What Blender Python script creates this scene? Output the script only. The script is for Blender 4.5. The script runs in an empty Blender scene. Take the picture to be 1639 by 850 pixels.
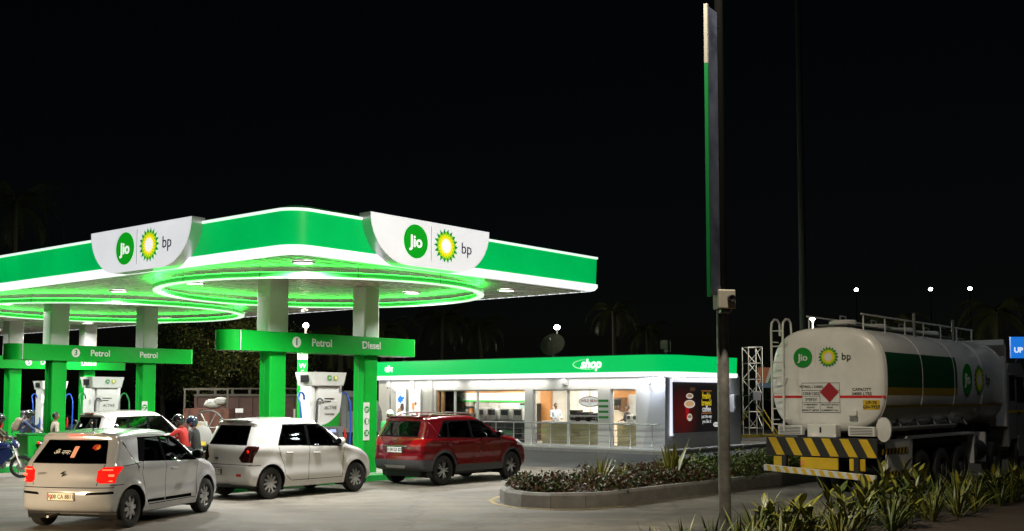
import bpy, bmesh, math, random
from mathutils import Vector, Matrix
random.seed(7)
sc = bpy.context.scene
COL = sc.collection
PI = math.pi
R = math.radians

# ------------------------------------------------------------------ camera
FPX, CPX, CPY, EYE = 1756.0, 820.0, 517.0, 2.2          # photo pixels (1639 wide)
PITCH = math.atan(118 / FPX)
camd = bpy.data.cameras.new('camera')
cam = bpy.data.objects.new('camera', camd)
COL.objects.link(cam)
cam.location = (0, 0, EYE)
cam.rotation_euler = (PI / 2 + PITCH, 0, 0)
camd.sensor_fit = 'HORIZONTAL'
camd.sensor_width = 36
camd.lens = FPX / 1639 * 36
camd.shift_y = (CPY - 425) / 1639
camd.clip_start = 0.1
camd.clip_end = 2000
sc.camera = cam

# ------------------------------------------------------------------ night sky, moon, exposure
world = bpy.data.worlds.new('World')
sc.world = world
world.use_nodes = True
wn = world.node_tree
sky = wn.nodes.new('ShaderNodeTexSky')
sky.sky_type = 'NISHITA'
sky.sun_disc = False
sky.sun_elevation = R(20)
sky.sun_rotation = R(200)
bg = wn.nodes['Background']
wn.links.new(sky.outputs[0], bg.inputs[0])
bg.inputs[1].default_value = 0.00035
sd = bpy.data.lights.new('moon', 'SUN')
sd.energy = 0.006
sd.angle = R(0.5)
sd.color = (0.75, 0.85, 1.0)
so = bpy.data.objects.new('moon', sd)
so.rotation_euler = (R(70), 0, R(20))
COL.objects.link(so)
sc.view_settings.view_transform = 'Standard'
sc.view_settings.look = 'None'
sc.view_settings.exposure = 0.0
sc.view_settings.gamma = 1.0
sc.view_settings.use_curve_mapping = False
sc.render.engine = 'CYCLES'
sc.cycles.use_denoising = True
sc.cycles.max_bounces = 7
sc.cycles.transparent_max_bounces = 16
sc.cycles.sample_clamp_indirect = 4.0
sc.cycles.caustics_reflective = False
sc.cycles.caustics_refractive = False

# ------------------------------------------------------------------ pixel helpers (a pixel is only a direction)
_c, _s = math.cos(PITCH), math.sin(PITCH)
def aty(px, py, Y):
    a, b = (px - CPX) / FPX, (CPY - py) / FPX
    t = Y / (_c - b * _s)
    return Vector((a * t, Y, EYE + (_s + b * _c) * t))
def atz(px, py, z=0.0):
    a, b = (px - CPX) / FPX, (CPY - py) / FPX
    t = (z - EYE) / (_s + b * _c)
    return Vector((a * t, (_c - b * _s) * t, z))
# station frame: x runs along the islands, y from one island to the next
ANG = R(50.6)
ORG = Vector((-4.47, 22.27, 0))
UX = Vector((math.cos(ANG), math.sin(ANG), 0))
VX = Vector((-math.sin(ANG), math.cos(ANG), 0))
def S(x, y, z=0.0):
    return ORG + UX * x + VX * y + Vector((0, 0, z))

# ------------------------------------------------------------------ materials
MATS = {}
def mat(name, col=(.5, .5, .5), rough=.5, metal=0.0, var=0.0, vscale=6.0, bump=0.0, bscale=40.0, emit=None, es=0.0,
        coat=0.0, spec=.5, col2=None, sss=0.0, detail=6.0, rvar=0.0):
    if name in MATS:
        return MATS[name]
    m = bpy.data.materials.new(name)
    m.use_nodes = True
    nt = m.node_tree
    b = nt.nodes['Principled BSDF']
    b.inputs['Base Color'].default_value = (*col, 1)
    b.inputs['Roughness'].default_value = rough
    b.inputs['Metallic'].default_value = metal
    b.inputs['Coat Weight'].default_value = coat
    b.inputs['Coat Roughness'].default_value = .04
    b.inputs['Specular IOR Level'].default_value = spec
    if emit:
        b.inputs['Emission Color'].default_value = (*emit, 1)
        b.inputs['Emission Strength'].default_value = es
    if var or bump or rvar:
        tc = nt.nodes.new('ShaderNodeTexCoord')
    if var or rvar:
        n = nt.nodes.new('ShaderNodeTexNoise')
        n.inputs['Scale'].default_value = vscale
        n.inputs['Detail'].default_value = detail
        n.inputs['Roughness'].default_value = .65
        nt.links.new(tc.outputs['Object'], n.inputs['Vector'])
        r = nt.nodes.new('ShaderNodeValToRGB')
        r.color_ramp.elements[0].position = .3
        r.color_ramp.elements[1].position = .72
        c2 = col2 or tuple(max(0, c * (1 - var)) for c in col)
        r.color_ramp.elements[0].color = (*c2, 1)
        r.color_ramp.elements[1].color = (*tuple(min(1, c * (1 + (0 if col2 else var * .4))) for c in col), 1)
        nt.links.new(n.outputs['Fac'], r.inputs['Fac'])
        if var:
            nt.links.new(r.outputs[0], b.inputs['Base Color'])
        if rvar:
            mr = nt.nodes.new('ShaderNodeMapRange')
            mr.inputs['To Min'].default_value = max(.02, rough - rvar)
            mr.inputs['To Max'].default_value = min(1, rough + rvar)
            nt.links.new(n.outputs['Fac'], mr.inputs['Value'])
            nt.links.new(mr.outputs[0], b.inputs['Roughness'])
    if bump:
        n2 = nt.nodes.new('ShaderNodeTexNoise')
        n2.inputs['Scale'].default_value = bscale
        n2.inputs['Detail'].default_value = 4
        nt.links.new(tc.outputs['Object'], n2.inputs['Vector'])
        bp = nt.nodes.new('ShaderNodeBump')
        bp.inputs['Strength'].default_value = bump
        bp.inputs['Distance'].default_value = .02
        nt.links.new(n2.outputs['Fac'], bp.inputs['Height'])
        nt.links.new(bp.outputs[0], b.inputs['Normal'])
    MATS[name] = m
    return m

def glass(name, tint=(.3, .33, .33), rough=.02, refl=1.0):
    if name in MATS:
        return MATS[name]
    m = bpy.data.materials.new(name)
    m.use_nodes = True
    nt = m.node_tree
    nt.nodes.remove(nt.nodes['Principled BSDF'])
    out = nt.nodes['Material Output']
    t = nt.nodes.new('ShaderNodeBsdfTransparent')
    t.inputs[0].default_value = (*tint, 1)
    g = nt.nodes.new('ShaderNodeBsdfGlossy')
    g.inputs['Roughness'].default_value = rough
    g.inputs[0].default_value = (refl, refl, refl, 1)
    fr = nt.nodes.new('ShaderNodeFresnel')
    fr.inputs[0].default_value = 1.5
    mx = nt.nodes.new('ShaderNodeMixShader')
    nt.links.new(fr.outputs[0], mx.inputs[0])
    nt.links.new(t.outputs[0], mx.inputs[1])
    nt.links.new(g.outputs[0], mx.inputs[2])
    nt.links.new(mx.outputs[0], out.inputs[0])
    MATS[name] = m
    return m

# ------------------------------------------------------------------ mesh builder
class MB:
    def __init__(s):
        s.v, s.f = [], []
    def add(s, vs, fs):
        o = len(s.v)
        s.v += [tuple(p) for p in vs]
        s.f += [tuple(i + o for i in f) for f in fs]
        return s
    def box(s, x0, x1, y0, y1, z0, z1):
        return s.add([(x0, y0, z0), (x1, y0, z0), (x1, y1, z0), (x0, y1, z0), (x0, y0, z1), (x1, y0, z1), (x1, y1, z1), (x0, y1, z1)],
                     [(0, 3, 2, 1), (4, 5, 6, 7), (0, 1, 5, 4), (1, 2, 6, 5), (2, 3, 7, 6), (3, 0, 4, 7)])
    def rbox(s, x0, x1, y0, y1, z0, z1, r=.02, seg=2):
        bm = bmesh.new()
        t = MB().box(x0, x1, y0, y1, z0, z1)
        vs = [bm.verts.new(p) for p in t.v]
        for f in t.f:
            bm.faces.new([vs[i] for i in f])
        r = min(r, .49 * min(abs(x1 - x0), abs(y1 - y0), abs(z1 - z0)))
        bmesh.ops.bevel(bm, geom=bm.edges[:], offset=r, segments=seg, affect='EDGES', profile=.5)
        s.bm(bm)
        return s
    def bm(s, bm, M=None):
        bm.verts.index_update()
        s.add([(M @ v.co if M else v.co) for v in bm.verts], [[v.index for v in f.verts] for f in bm.faces])
        bm.free()
    def mb(s, o, M):
        return s.add([M @ Vector(p) for p in o.v], o.f)
    def cyl(s, p0, p1, r0, r1=None, n=12, caps=True):
        return s.tube([p0, p1], [r0, r0 if r1 is None else r1], n, caps)
    def tube(s, pts, r, n=8, caps=True):
        pts = [Vector(p) for p in pts]
        if not isinstance(r, (list, tuple)):
            r = [r] * len(pts)
        rings, up = [], None
        for i, p in enumerate(pts):
            d = (pts[min(i + 1, len(pts) - 1)] - pts[max(i - 1, 0)])
            d = d.normalized() if d.length > 1e-9 else Vector((0, 0, 1))
            if up is None:
                up = Vector((0, 0, 1)) if abs(d.z) < .9 else Vector((1, 0, 0))
            a = d.cross(up)
            if a.length < 1e-5:
                a = d.orthogonal()
            a.normalize()
            b = a.cross(d).normalized()
            up = b
            rings.append([p + (a * math.cos(2 * PI * k / n) + b * math.sin(2 * PI * k / n)) * r[i] for k in range(n)])
        return s.loft(rings, True, caps)
    def loft(s, rings, closed=True, caps=True):
        n = len(rings[0])
        vs = [p for rg in rings for p in rg]
        fs = []
        for i in range(len(rings) - 1):
            for k in range(n if closed else n - 1):
                a, b = i * n + k, i * n + (k + 1) % n
                fs.append((a, b, b + n, a + n))
        if caps and closed:
            fs.append(tuple(range(n - 1, -1, -1)))
            fs.append(tuple((len(rings) - 1) * n + k for k in range(n)))
        return s.add(vs, fs)
    def lathe(s, prof, n=24, M=None, caps=False):
        """prof (r, h): turned about local z"""
        rings = [[Vector((r * math.cos(2 * PI * k / n), r * math.sin(2 * PI * k / n), h)) for k in range(n)] for r, h in prof]
        if M:
            rings = [[M @ p for p in rg] for rg in rings]
        return s.loft(rings, True, caps)
    def prism(s, poly, a, b, axis='y'):
        """2d polygon extruded from a to b along axis; poly in the other two axes, in order"""
        def P(p, t):
            return {'x': (t, p[0], p[1]), 'y': (p[0], t, p[1]), 'z': (p[0], p[1], t)}[axis]
        n = len(poly)
        return s.add([P(p, a) for p in poly] + [P(p, b) for p in poly],
                     [tuple(range(n - 1, -1, -1)), tuple(range(n, 2 * n))] + [(k, (k + 1) % n, n + (k + 1) % n, n + k) for k in range(n)])
    def sph(s, c, r, n=12, m=8):
        if not isinstance(r, (list, tuple)):
            r = (r, r, r)
        rings = []
        for j in range(1, m):
            t = PI * j / m
            rings.append([(c[0] + r[0] * math.sin(t) * math.cos(2 * PI * k / n), c[1] + r[1] * math.sin(t) * math.sin(2 * PI * k / n), c[2] + r[2] * math.cos(t)) for k in range(n)])
        return s.loft(rings, True, True)
    def quad(s, a, b, c, d):
        return s.add([a, b, c, d], [(0, 1, 2, 3)])
    def mesh(s, name, m=None, smooth=False, fix=True):
        me = bpy.data.meshes.new(name)
        me.from_pydata(s.v, [], s.f)
        if fix:
            bm = bmesh.new()
            bm.from_mesh(me)
            bmesh.ops.recalc_face_normals(bm, faces=bm.faces[:])
            bm.to_mesh(me)
            bm.free()
        if m:
            me.materials.append(m)
        if smooth:
            me.polygons.foreach_set('use_smooth', [True] * len(me.polygons))
            if smooth != 'all':
                me.set_sharp_from_angle(angle=R(38))
        return me
    def build(s, name, m, parent=None, smooth=False, fix=True, **kw):
        return put(name, s.mesh(name, m, smooth, fix), parent, **kw)

def put(name, me, parent=None, loc=None, rot=None, label=None, cat=None, group=None, kind=None, M=None):
    o = bpy.data.objects.new(name, me)
    COL.objects.link(o)
    if parent:
        o.parent = parent
    if loc is not None:
        o.location = loc
    if rot is not None:
        o.rotation_euler = rot
    if M is not None:
        o.matrix_local = M
    tag(o, label, cat, group, kind)
    return o

def tag(o, label=None, cat=None, group=None, kind=None):
    if label: o['label'] = label
    if cat: o['category'] = cat
    if group: o['group'] = group
    if kind: o['kind'] = kind
    return o

def thing(name, label, cat, loc=(0, 0, 0), rz=0.0, group=None):
    return put(name, None, None, loc, (0, 0, rz), label, cat, group)

def copy_tree(o, parent=None):
    c = o.copy()
    COL.objects.link(c)
    c.parent = parent
    for ch in o.children:
        copy_tree(ch, c)
    return c

def lamp(name, kind, parent, loc, energy, col=(1, 1, 1), rot=(0, 0, 0), **kw):
    d = bpy.data.lights.new(name, kind)
    d.energy = energy
    d.color = col
    for k, v in kw.items():
        setattr(d, k, v)
    o = bpy.data.objects.new(name, d)
    COL.objects.link(o)
    o.parent = parent
    o.location = loc
    o.rotation_euler = rot
    return o

_fonts = {}
def text_mesh(s, size, ext=.004, bold=0.0, align='CENTER', shear=0.0, sx=1.0):
    cu = bpy.data.curves.new('lettering', 'FONT')
    cu.body = s
    cu.size = size
    cu.extrude = ext
    cu.offset = bold
    cu.align_x = align
    cu.align_y = 'CENTER'
    cu.shear = shear
    cu.resolution_u = 3
    o = bpy.data.objects.new('lettering', cu)
    o.scale = (1, 1, 1)
    me = bpy.data.meshes.new_from_object(o)
    if sx != 1.0:
        me.transform(Matrix.Diagonal((sx, 1, 1, 1)))
    bpy.data.objects.remove(o)
    bpy.data.curves.remove(cu)
    return me

def facing(origin, xdir, up=Vector((0, 0, 1))):
    """matrix whose local x is xdir, local y is up, local z points at the reader"""
    x = Vector(xdir).normalized()
    z = x.cross(Vector(up)).normalized()
    y = z.cross(x)
    M = Matrix((x, y, z)).transposed().to_4x4()
    M.translation = Vector(origin)
    return M

def lettering(s, size, m, parent, M, name='lettering', **kw):
    me = text_mesh(s, size, **kw)
    me.materials.append(m)
    return put(name, me, parent, M=M)

def superellipse(w, h, p, n):
    out = []
    for k in range(n):
        t = 2 * PI * k / n
        c, s_ = math.cos(t), math.sin(t)
        out.append((w * math.copysign(abs(c) ** (2 / p), c), h * math.copysign(abs(s_) ** (2 / p), s_)))
    return out

def interp(tab, x):
    if x <= tab[0][0]:
        return tab[0][1]
    for (a, ya), (b, yb) in zip(tab, tab[1:]):
        if x <= b:
            t = (x - a) / (b - a)
            t = t * t * (3 - 2 * t)
            return ya + (yb - ya) * t
    return tab[-1][1]

# ------------------------------------------------------------------ common materials
def emis(name, col, es, base=None, rough=.35):
    return mat(name, base or col, rough, emit=col, es=es)
m_green_sign = emis('green_backlit_acrylic', (0.0, .62, .12), .72, (0.0, .3, .06))
def uneven(m, scale=.7, lo=.86, hi=1.08):
    """uneven brightness of the tubes behind a backlit panel"""
    nt = m.node_tree
    b = nt.nodes['Principled BSDF']
    tc = nt.nodes.new('ShaderNodeTexCoord')
    n = nt.nodes.new('ShaderNodeTexNoise')
    n.inputs['Scale'].default_value = scale
    n.inputs['Detail'].default_value = 3
    nt.links.new(tc.outputs['Object'], n.inputs['Vector'])
    r = nt.nodes.new('ShaderNodeMapRange')
    k = b.inputs['Emission Strength'].default_value
    r.inputs['From Min'].default_value = .3
    r.inputs['From Max'].default_value = .7
    r.inputs['To Min'].default_value = k * lo
    r.inputs['To Max'].default_value = k * hi
    nt.links.new(n.outputs['Fac'], r.inputs['Value'])
    nt.links.new(r.outputs[0], b.inputs['Emission Strength'])
    return m
uneven(m_green_sign)
m_white_sign = emis('white_backlit_acrylic', (.95, .97, 1.0), .72, (.8, .8, .8))
m_white_band = emis('white_led_band', (.93, .96, 1.0), 1.15, (.8, .8, .8))
uneven(m_white_sign, .9, .9, 1.05)
uneven(m_white_band, .8, .85, 1.05)
m_green_paint = mat('green_gloss_panel', (.004, .34, .03), .25, var=.12, vscale=1.2, coat=.3)
m_white_panel = mat('white_composite_panel', (.50, .50, .48), .32, var=.06, vscale=1.5, coat=.2)
m_white_paint = mat('white_painted_metal', (.64, .64, .63), .35, var=.08, vscale=4)
m_silver = mat('brushed_steel', (.62, .62, .62), .28, 1.0, var=.12, vscale=8)
m_grey_metal = mat('galvanised_steel', (.36, .36, .35), .45, .8, var=.3, vscale=9)
m_black = mat('black_plastic', (.012, .012, .013), .4)
m_rubber = mat('tyre_rubber', (.018, .018, .018), .75, var=.4, vscale=12, bump=.2)
m_dark = mat('dark_grey_plastic', (.045, .046, .048), .5, var=.2, vscale=9)
m_chrome = mat('chrome', (.85, .85, .86), .08, 1.0)
m_white_text = mat('white_vinyl', (.66, .66, .64), .5)
m_black_text = mat('black_vinyl', (.02, .02, .02), .5)
m_navy_text = mat('navy_vinyl', (.035, .03, .12), .5)
m_logo_green = mat('logo_green', (.006, .24, .02), .4)
m_lime = mat('logo_lime', (.22, .50, .01), .4)
m_yellow = mat('logo_yellow', (.85, .62, .005), .4)

# ------------------------------------------------------------------ the two emblems
def emblem_parts(parent, M, r, gap, lit=False, text=True, tone=m_navy_text, divider=True, n=18, dtone=None):
    """round green disc with white letters, and a sunflower-like emblem, on the plane of M (x right, y up, z out)"""
    k = .9 if lit else 0
    def e(name, c, b):
        return emis(name + '_lit', c, k, b) if lit else None
    g = e('logo_green', (.004, .34, .012), (.004, .2, .01)) or m_logo_green
    w = e('logo_white', (.95, .95, .95), (.8, .8, .8)) or m_white_text
    dk = e('logo_darkgreen', (.004, .25, .06), (.004, .15, .03)) or mat('logo_darkgreen', (.004, .16, .04), .4)
    lm = e('logo_lime', (.30, .66, .01), (.2, .4, .01)) or m_lime
    ye = e('logo_yellow', (.98, .78, .01), (.7, .5, .01)) or m_yellow
    wh = w
    L = Matrix.Translation
    d = MB().lathe([(r, 0), (r, .006), (0.001, .006)], 40, M @ L((-gap, 0, 0))).build('round_emblem', g, parent)
    t = text_mesh('Jio', r * .98, .004, r * .022)
    t.materials.append(w)
    put('lettering', t, d, M=M @ L((-gap + r * .02, -r * .03, .012)))
    if divider:
        q = MB()
        q.mb(MB().box(-.02 * r, .02 * r, -r * 1.05, r * 1.05, 0, .004), M @ L((-.035 * gap, 0, 0)))
        q.build('divider_line', dtone or mat('divider_grey', (.55, .56, .55), .5), parent)
    R1 = r * 1.08
    def star(rad, inner, off, z, m, name, par):
        v = [(0, 0, z)]
        for i in range(n * 2):
            a = PI * i / n + off
            q = rad if i % 2 == 0 else inner
            v.append((q * math.cos(a), q * math.sin(a), z))
        f = [(0, 1 + i, 1 + (i + 1) % (2 * n)) for i in range(2 * n)]
        b = MB()
        b.add([M @ L((gap * .93, 0, 0)) @ Vector(p) for p in v], f)
        return b.build(name, m, par, fix=False)
    em = star(R1, R1 * .72, 0, .002, dk, 'petal_emblem', parent)
    star(R1 * .85, R1 * .64, PI / n, .004, lm, 'petal', em)
    star(R1 * .68, R1 * .50, 0, .006, ye, 'petal', em)
    star(R1 * .45, R1 * .32, PI / n, .008, wh, 'petal', em)
    if text:
        lettering('bp', r * 1.0, tone, parent, M @ L((gap * .93 + r * 1.85, r * .0, .002)), ext=.003)
# ================================================================== ground
def ground_mat():
    m = bpy.data.materials.new('worn_concrete')
    m.use_nodes = True
    nt = m.node_tree
    b = nt.nodes['Principled BSDF']
    tc = nt.nodes.new('ShaderNodeTexCoord')
    mp = nt.nodes.new('ShaderNodeMapping')
    mp.inputs['Rotation'].default_value = (0, 0, -ANG)
    nt.links.new(tc.outputs['Object'], mp.inputs[0])
    def noise(sc_, det, ro=.6, dist=0.0):
        n = nt.nodes.new('ShaderNodeTexNoise')
        n.inputs['Scale'].default_value = sc_
        n.inputs['Detail'].default_value = det
        n.inputs['Roughness'].default_value = ro
        n.inputs['Distortion'].default_value = dist
        nt.links.new(mp.outputs[0], n.inputs['Vector'])
        return n
    def ramp(n, a, b_, p0, p1):
        r = nt.nodes.new('ShaderNodeValToRGB')
        r.color_ramp.elements[0].color = (*a, 1)
        r.color_ramp.elements[1].color = (*b_, 1)
        r.color_ramp.elements[0].position = p0
        r.color_ramp.elements[1].position = p1
        nt.links.new(n.outputs[0], r.inputs[0])
        return r
    def mix(t, f, a, b_):
        x = nt.nodes.new('ShaderNodeMix')
        x.data_type = 'RGBA'
        x.blend_type = t
        if isinstance(f, float): x.inputs[0].default_value = f
        else: nt.links.new(f, x.inputs[0])
        nt.links.new(a, x.inputs[6])
        nt.links.new(b_, x.inputs[7])
        return x.outputs[2]
    big = ramp(noise(.22, 5, .65), (.12, .105, .082), (.275, .25, .205), .32, .70)
    fine = ramp(noise(26, 6, .75), (.62, .62, .62), (1, 1, 1), .25, .7)
    mid = ramp(noise(1.7, 8, .7, .6), (.45, .43, .4), (1, 1, 1), .36, .56)
    c = mix('MULTIPLY', .8, big.outputs[0], fine.outputs[0])
    c = mix('MULTIPLY', .9, c, mid.outputs[0])
    # dark tyre streaks along the lanes
    mp2 = nt.nodes.new('ShaderNodeMapping')
    mp2.inputs['Rotation'].default_value = (0, 0, -ANG)
    mp2.inputs['Scale'].default_value = (.10, 1.5, 1)
    nt.links.new(tc.outputs['Object'], mp2.inputs[0])
    st = nt.nodes.new('ShaderNodeTexNoise')
    st.inputs['Scale'].default_value = 1.0
    st.inputs['Detail'].default_value = 6
    st.inputs['Roughness'].default_value = .7
    nt.links.new(mp2.outputs[0], st.inputs[0])
    c = mix('MULTIPLY', .75, c, ramp(st, (.5, .48, .45), (1, 1, 1), .32, .56).outputs[0])
    # cracks: thin lines of a distorted voronoi edge
    vo = nt.nodes.new('ShaderNodeTexVoronoi')
    vo.feature = 'DISTANCE_TO_EDGE'
    vo.inputs['Scale'].default_value = .21
    wob = nt.nodes.new('ShaderNodeVectorMath')
    wob.operation = 'ADD'
    nz = noise(1.1, 5, .7)
    nt.links.new(mp.outputs[0], wob.inputs[0])
    nt.links.new(nz.outputs['Color'], wob.inputs[1])
    nt.links.new(wob.outputs[0], vo.inputs['Vector'])
    cr = ramp(vo, (.38, .36, .33), (1, 1, 1), .0, .0055)
    c = mix('MULTIPLY', .85, c, cr.outputs[0])
    # slab joints
    br = nt.nodes.new('ShaderNodeTexBrick')
    br.offset = 0
    br.inputs['Scale'].default_value = 1
    br.inputs['Brick Width'].default_value = 4.6
    br.inputs['Row Height'].default_value = 4.2
    br.inputs['Mortar Size'].default_value = .018
    br.inputs['Mortar Smooth'].default_value = .3
    br.inputs['Color1'].default_value = (1, 1, 1, 1)
    br.inputs['Color2'].default_value = (.86, .86, .87, 1)
    br.inputs['Mortar'].default_value = (.45, .43, .4, 1)
    nt.links.new(mp.outputs[0], br.inputs[0])
    c = mix('MULTIPLY', .8, c, br.outputs[0])
    nt.links.new(c, b.inputs['Base Color'])
    rr = nt.nodes.new('ShaderNodeMapRange')
    rr.inputs['To Min'].default_value = .5
    rr.inputs['To Max'].default_value = .85
    nt.links.new(mid.outputs[0], rr.inputs[0])
    nt.links.new(rr.outputs[0], b.inputs['Roughness'])
    bp = nt.nodes.new('ShaderNodeBump')
    bp.inputs['Strength'].default_value = .25
    bp.inputs['Distance'].default_value = .02
    nt.links.new(fine.outputs[0], bp.inputs['Height'])
    nt.links.new(bp.outputs[0], b.inputs['Normal'])
    return m
g = MB().quad((-300, -60, 0), (300, -60, 0), (300, 500, 0), (-300, 500, 0)).build('ground', ground_mat(), kind='structure')
def strip(name, pts, z, m):
    MB().add([(p[0], p[1], z) for p in pts], [tuple(range(len(pts)))]).build(name, m, kind='structure')
m_asph = mat('driveway_asphalt', (.085, .085, .088), .8, var=.35, vscale=1.2, bump=.3, bscale=60, detail=10)
strip('driveway', [S(13.2, 40), S(13.2, -1.8), S(30, -1.8), S(60, -12), S(60, 40)], .004, m_asph)
m_soil = mat('planting_soil', (.05, .034, .022), .95, var=.5, vscale=14, bump=.6, bscale=30)

# ================================================================== canopy
LX, LY = 10.74, 36.0
canopy = thing('fuel_station_canopy', 'large forecourt canopy with lit green fascia and glowing green rings below', 'canopy', ORG, ANG)
def outline(off, rad=.5, nseg=14):
    """plan of the canopy, pushed outwards by off; rounded near corner"""
    p = [(LX + off, LY + off), (LX + off, -off)]
    r = rad + off
    for k in range(nseg + 1):
        a = -PI / 2 - (PI / 2) * k / nseg
        p.append((rad + r * math.cos(a), rad + r * math.sin(a)))
    p.append((-off, LY + off))
    return p
def ribbon(o0, z0, o1, z1):
    b = MB()
    b.loft([[(*q, z0) for q in outline(o0)], [(*q, z1) for q in outline(o1)]], True, False)
    return b
ribbon(0, 5.335, 0.02, 6.04).build('green_fascia', m_green_sign, canopy, True)
wb = MB()
rings = [[(*q, z) for q in outline(o)] for o, z in ((-.10, 5.13), (-.02, 5.16), (.035, 5.24), (.035, 5.33), (-.02, 5.335))]
wb.loft(rings, True, False)
wb.build('white_light_band', m_white_band, canopy, True)
wb = MB()
wb.loft([[(*q, z) for q in outline(o)] for o, z in ((.0, 6.042), (.045, 6.045), (.045, 6.10), (0, 6.104))], True, False)
wb.build('top_light_strip', emis('top_led_strip', (.85, 1, .9), 1.0, (.8, .8, .8)), canopy, True)
wb = MB()
wb.loft([[(*q, z) for q in outline(o)] for o, z in ((-.02, 6.10), (-.25, 6.2))], True, False)
wb.add([(*q, 6.2) for q in outline(-.25)], [tuple(range(len(outline(0))))])
wb.build('roof_coping', mat('dark_green_coping', (.01, .16, .05), .5), canopy)
m_soffit = mat('soffit_metal', (.66, .64, .60), .28, .4, var=.14, vscale=1.4, rvar=.1)
b = MB()
b.add([(*q, 5.175) for q in outline(-.09)], [tuple(range(len(outline(0))))])
b.build('soffit_backing', m_dark, canopy)
# linear soffit strips, running along the short side, two rolls of slightly different sheen
m_soffit2 = mat('soffit_metal_dull', (.46, .44, .41), .36, .4, var=.14, vscale=1.4, rvar=.1)
bs2 = (MB(), MB())
w, y, k = .19, .06, 0
while y < LY - .2:
    x0 = .08
    if y < .5:
        x0 = max(.08, .52 - math.sqrt(max(0, .41 ** 2 - (.5 - max(y, .1)) ** 2)))
    z = 5.135 + (.006 if k % 2 else 0)
    bs2[k % 2].add([(x0, y, z + .03), (LX - .08, y, z + .03), (LX - .08, y + .02, z), (x0, y + .02, z), (x0, y + w - .05, z), (LX - .08, y + w - .05, z), (LX - .08, y + w - .03, z + .03), (x0, y + w - .03, z + .03)],
                   [(0, 1, 2, 3), (3, 2, 5, 4), (4, 5, 6, 7)])
    y += w
    k += 1
for k in (0, 1):
    tag(bs2[k].build('soffit_strips', (m_soffit, m_soffit2)[k], canopy), kind='stuff')

# hanging light rings
m_ring = emis('green_glow_band', (.06, .80, .09), .36, (.06, .55, .1))
m_ring_edge = emis('ring_white_edge', (.75, 1, .8), .9, (.8, .8, .8))
m_ring_led = emis('ring_green_led', (.03, 1.0, .06), 24.0, (.05, .6, .1))
for cy in (4.3, 14.6):
    c0 = (4.5, cy)
    def circ(r, z, n=96):
        return [(c0[0] + r * math.cos(2 * PI * k / n), c0[1] + r * math.sin(2 * PI * k / n), z) for k in range(n)]
    ring = MB().loft([circ(4.20, 4.86), circ(4.20, 4.97)], True, False).build('light_ring', m_ring, canopy, True)
    MB().loft([circ(4.04, 4.86), circ(4.04, 4.97)], True, False).build('inner_band', m_ring, ring, True)
    MB().loft([circ(4.21, 4.862), circ(4.21, 4.84), circ(4.03, 4.84), circ(4.03, 4.862)], True, False).build('white_edge', m_ring_edge, ring, True)
    MB().loft([circ(4.19, 4.975), circ(4.05, 4.975)], True, False).build('led_strip', m_ring_led, ring, True)
    for k in range(12):
        jb = MB()
        a = 2 * PI * k / 12
        jb.cyl((c0[0] + 4.203 * math.cos(a), c0[1] + 4.203 * math.sin(a), 4.86), (c0[0] + 4.203 * math.cos(a), c0[1] + 4.203 * math.sin(a), 5.13), .008, n=6)
        jb.build('joint_cover', mat('ring_joint', (.03, .2, .05), .5), ring)
# downlights
m_lens = emis('downlight_lens', (1, .98, .94), 9.0, (.8, .8, .8))
dl = [(1.1, 1.0), (2.2, 6.6), (8.75, 1.6), (7.6, 4.1), (2.1, 10.04), (8.7, 10.2), (2.1, 16.6), (9.25, 14.2), (9.1, 18.5), (3.2, 21), (8.5, 23), (4.2, 27), (8.2, 30)]
for k, (x, y) in enumerate(dl):
    d = MB().lathe([(.25, 5.132), (.25, 5.10), (.215, 5.095), (.205, 5.112)], 24, Matrix.Translation((x, y, 0))).build('downlight', m_white_paint, canopy, True)
    MB().lathe([(.205, 5.108), (.001, 5.106)], 24, Matrix.Translation((x, y, 0))).build('lens', m_lens, d)
    lamp('downlight_lamp', 'AREA', d, (x, y, 5.07), 530 if y < 12 else 400, (1.0, .975, .94), shape='DISK', size=.4, spread=R(165))
# sign shields
def shield(M, w, h, parent):
    """rounded-bottom sign box standing off the fascia; M: x right, y up, z out, origin top centre"""
    pts = [(-w / 2, 0)]
    for k in range(13):
        a = PI / 2 * k / 12
        pts.append((-w / 2 + 1.15 * (1 - math.cos(a)), -h * math.sin(a)))
    for k in range(12, -1, -1):
        a = PI / 2 * k / 12
        pts.append((w / 2 - 1.15 * (1 - math.cos(a)), -h * math.sin(a)))
    pts.append((w / 2, 0))
    b = MB()
    n = len(pts)
    b.add([M @ Vector((*p, .0)) for p in pts], [tuple(range(n))])
    sh = b.build('sign_shield', m_white_sign, parent)
    b = MB()
    b.loft([[M @ Vector((*p, .012)) for p in pts], [M @ Vector((*p, -.34)) for p in pts]], True, False)
    b.build('shield_edge', mat('shield_silver_edge', (.6, .61, .62), .3, .6), sh)
    emblem_parts(sh, M @ Matrix.Translation((-.05, -h * .47, .006)), .385, .52, lit=True)
ZD = Vector((0, 0, 1))
shield(facing((3.82, -.30, 6.2), (1, 0, 0)), 3.95, 1.07, canopy)
shield(facing((-.30, 5.2, 6.18), (0, -1, 0)), 4.2, 1.05, canopy)

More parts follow.
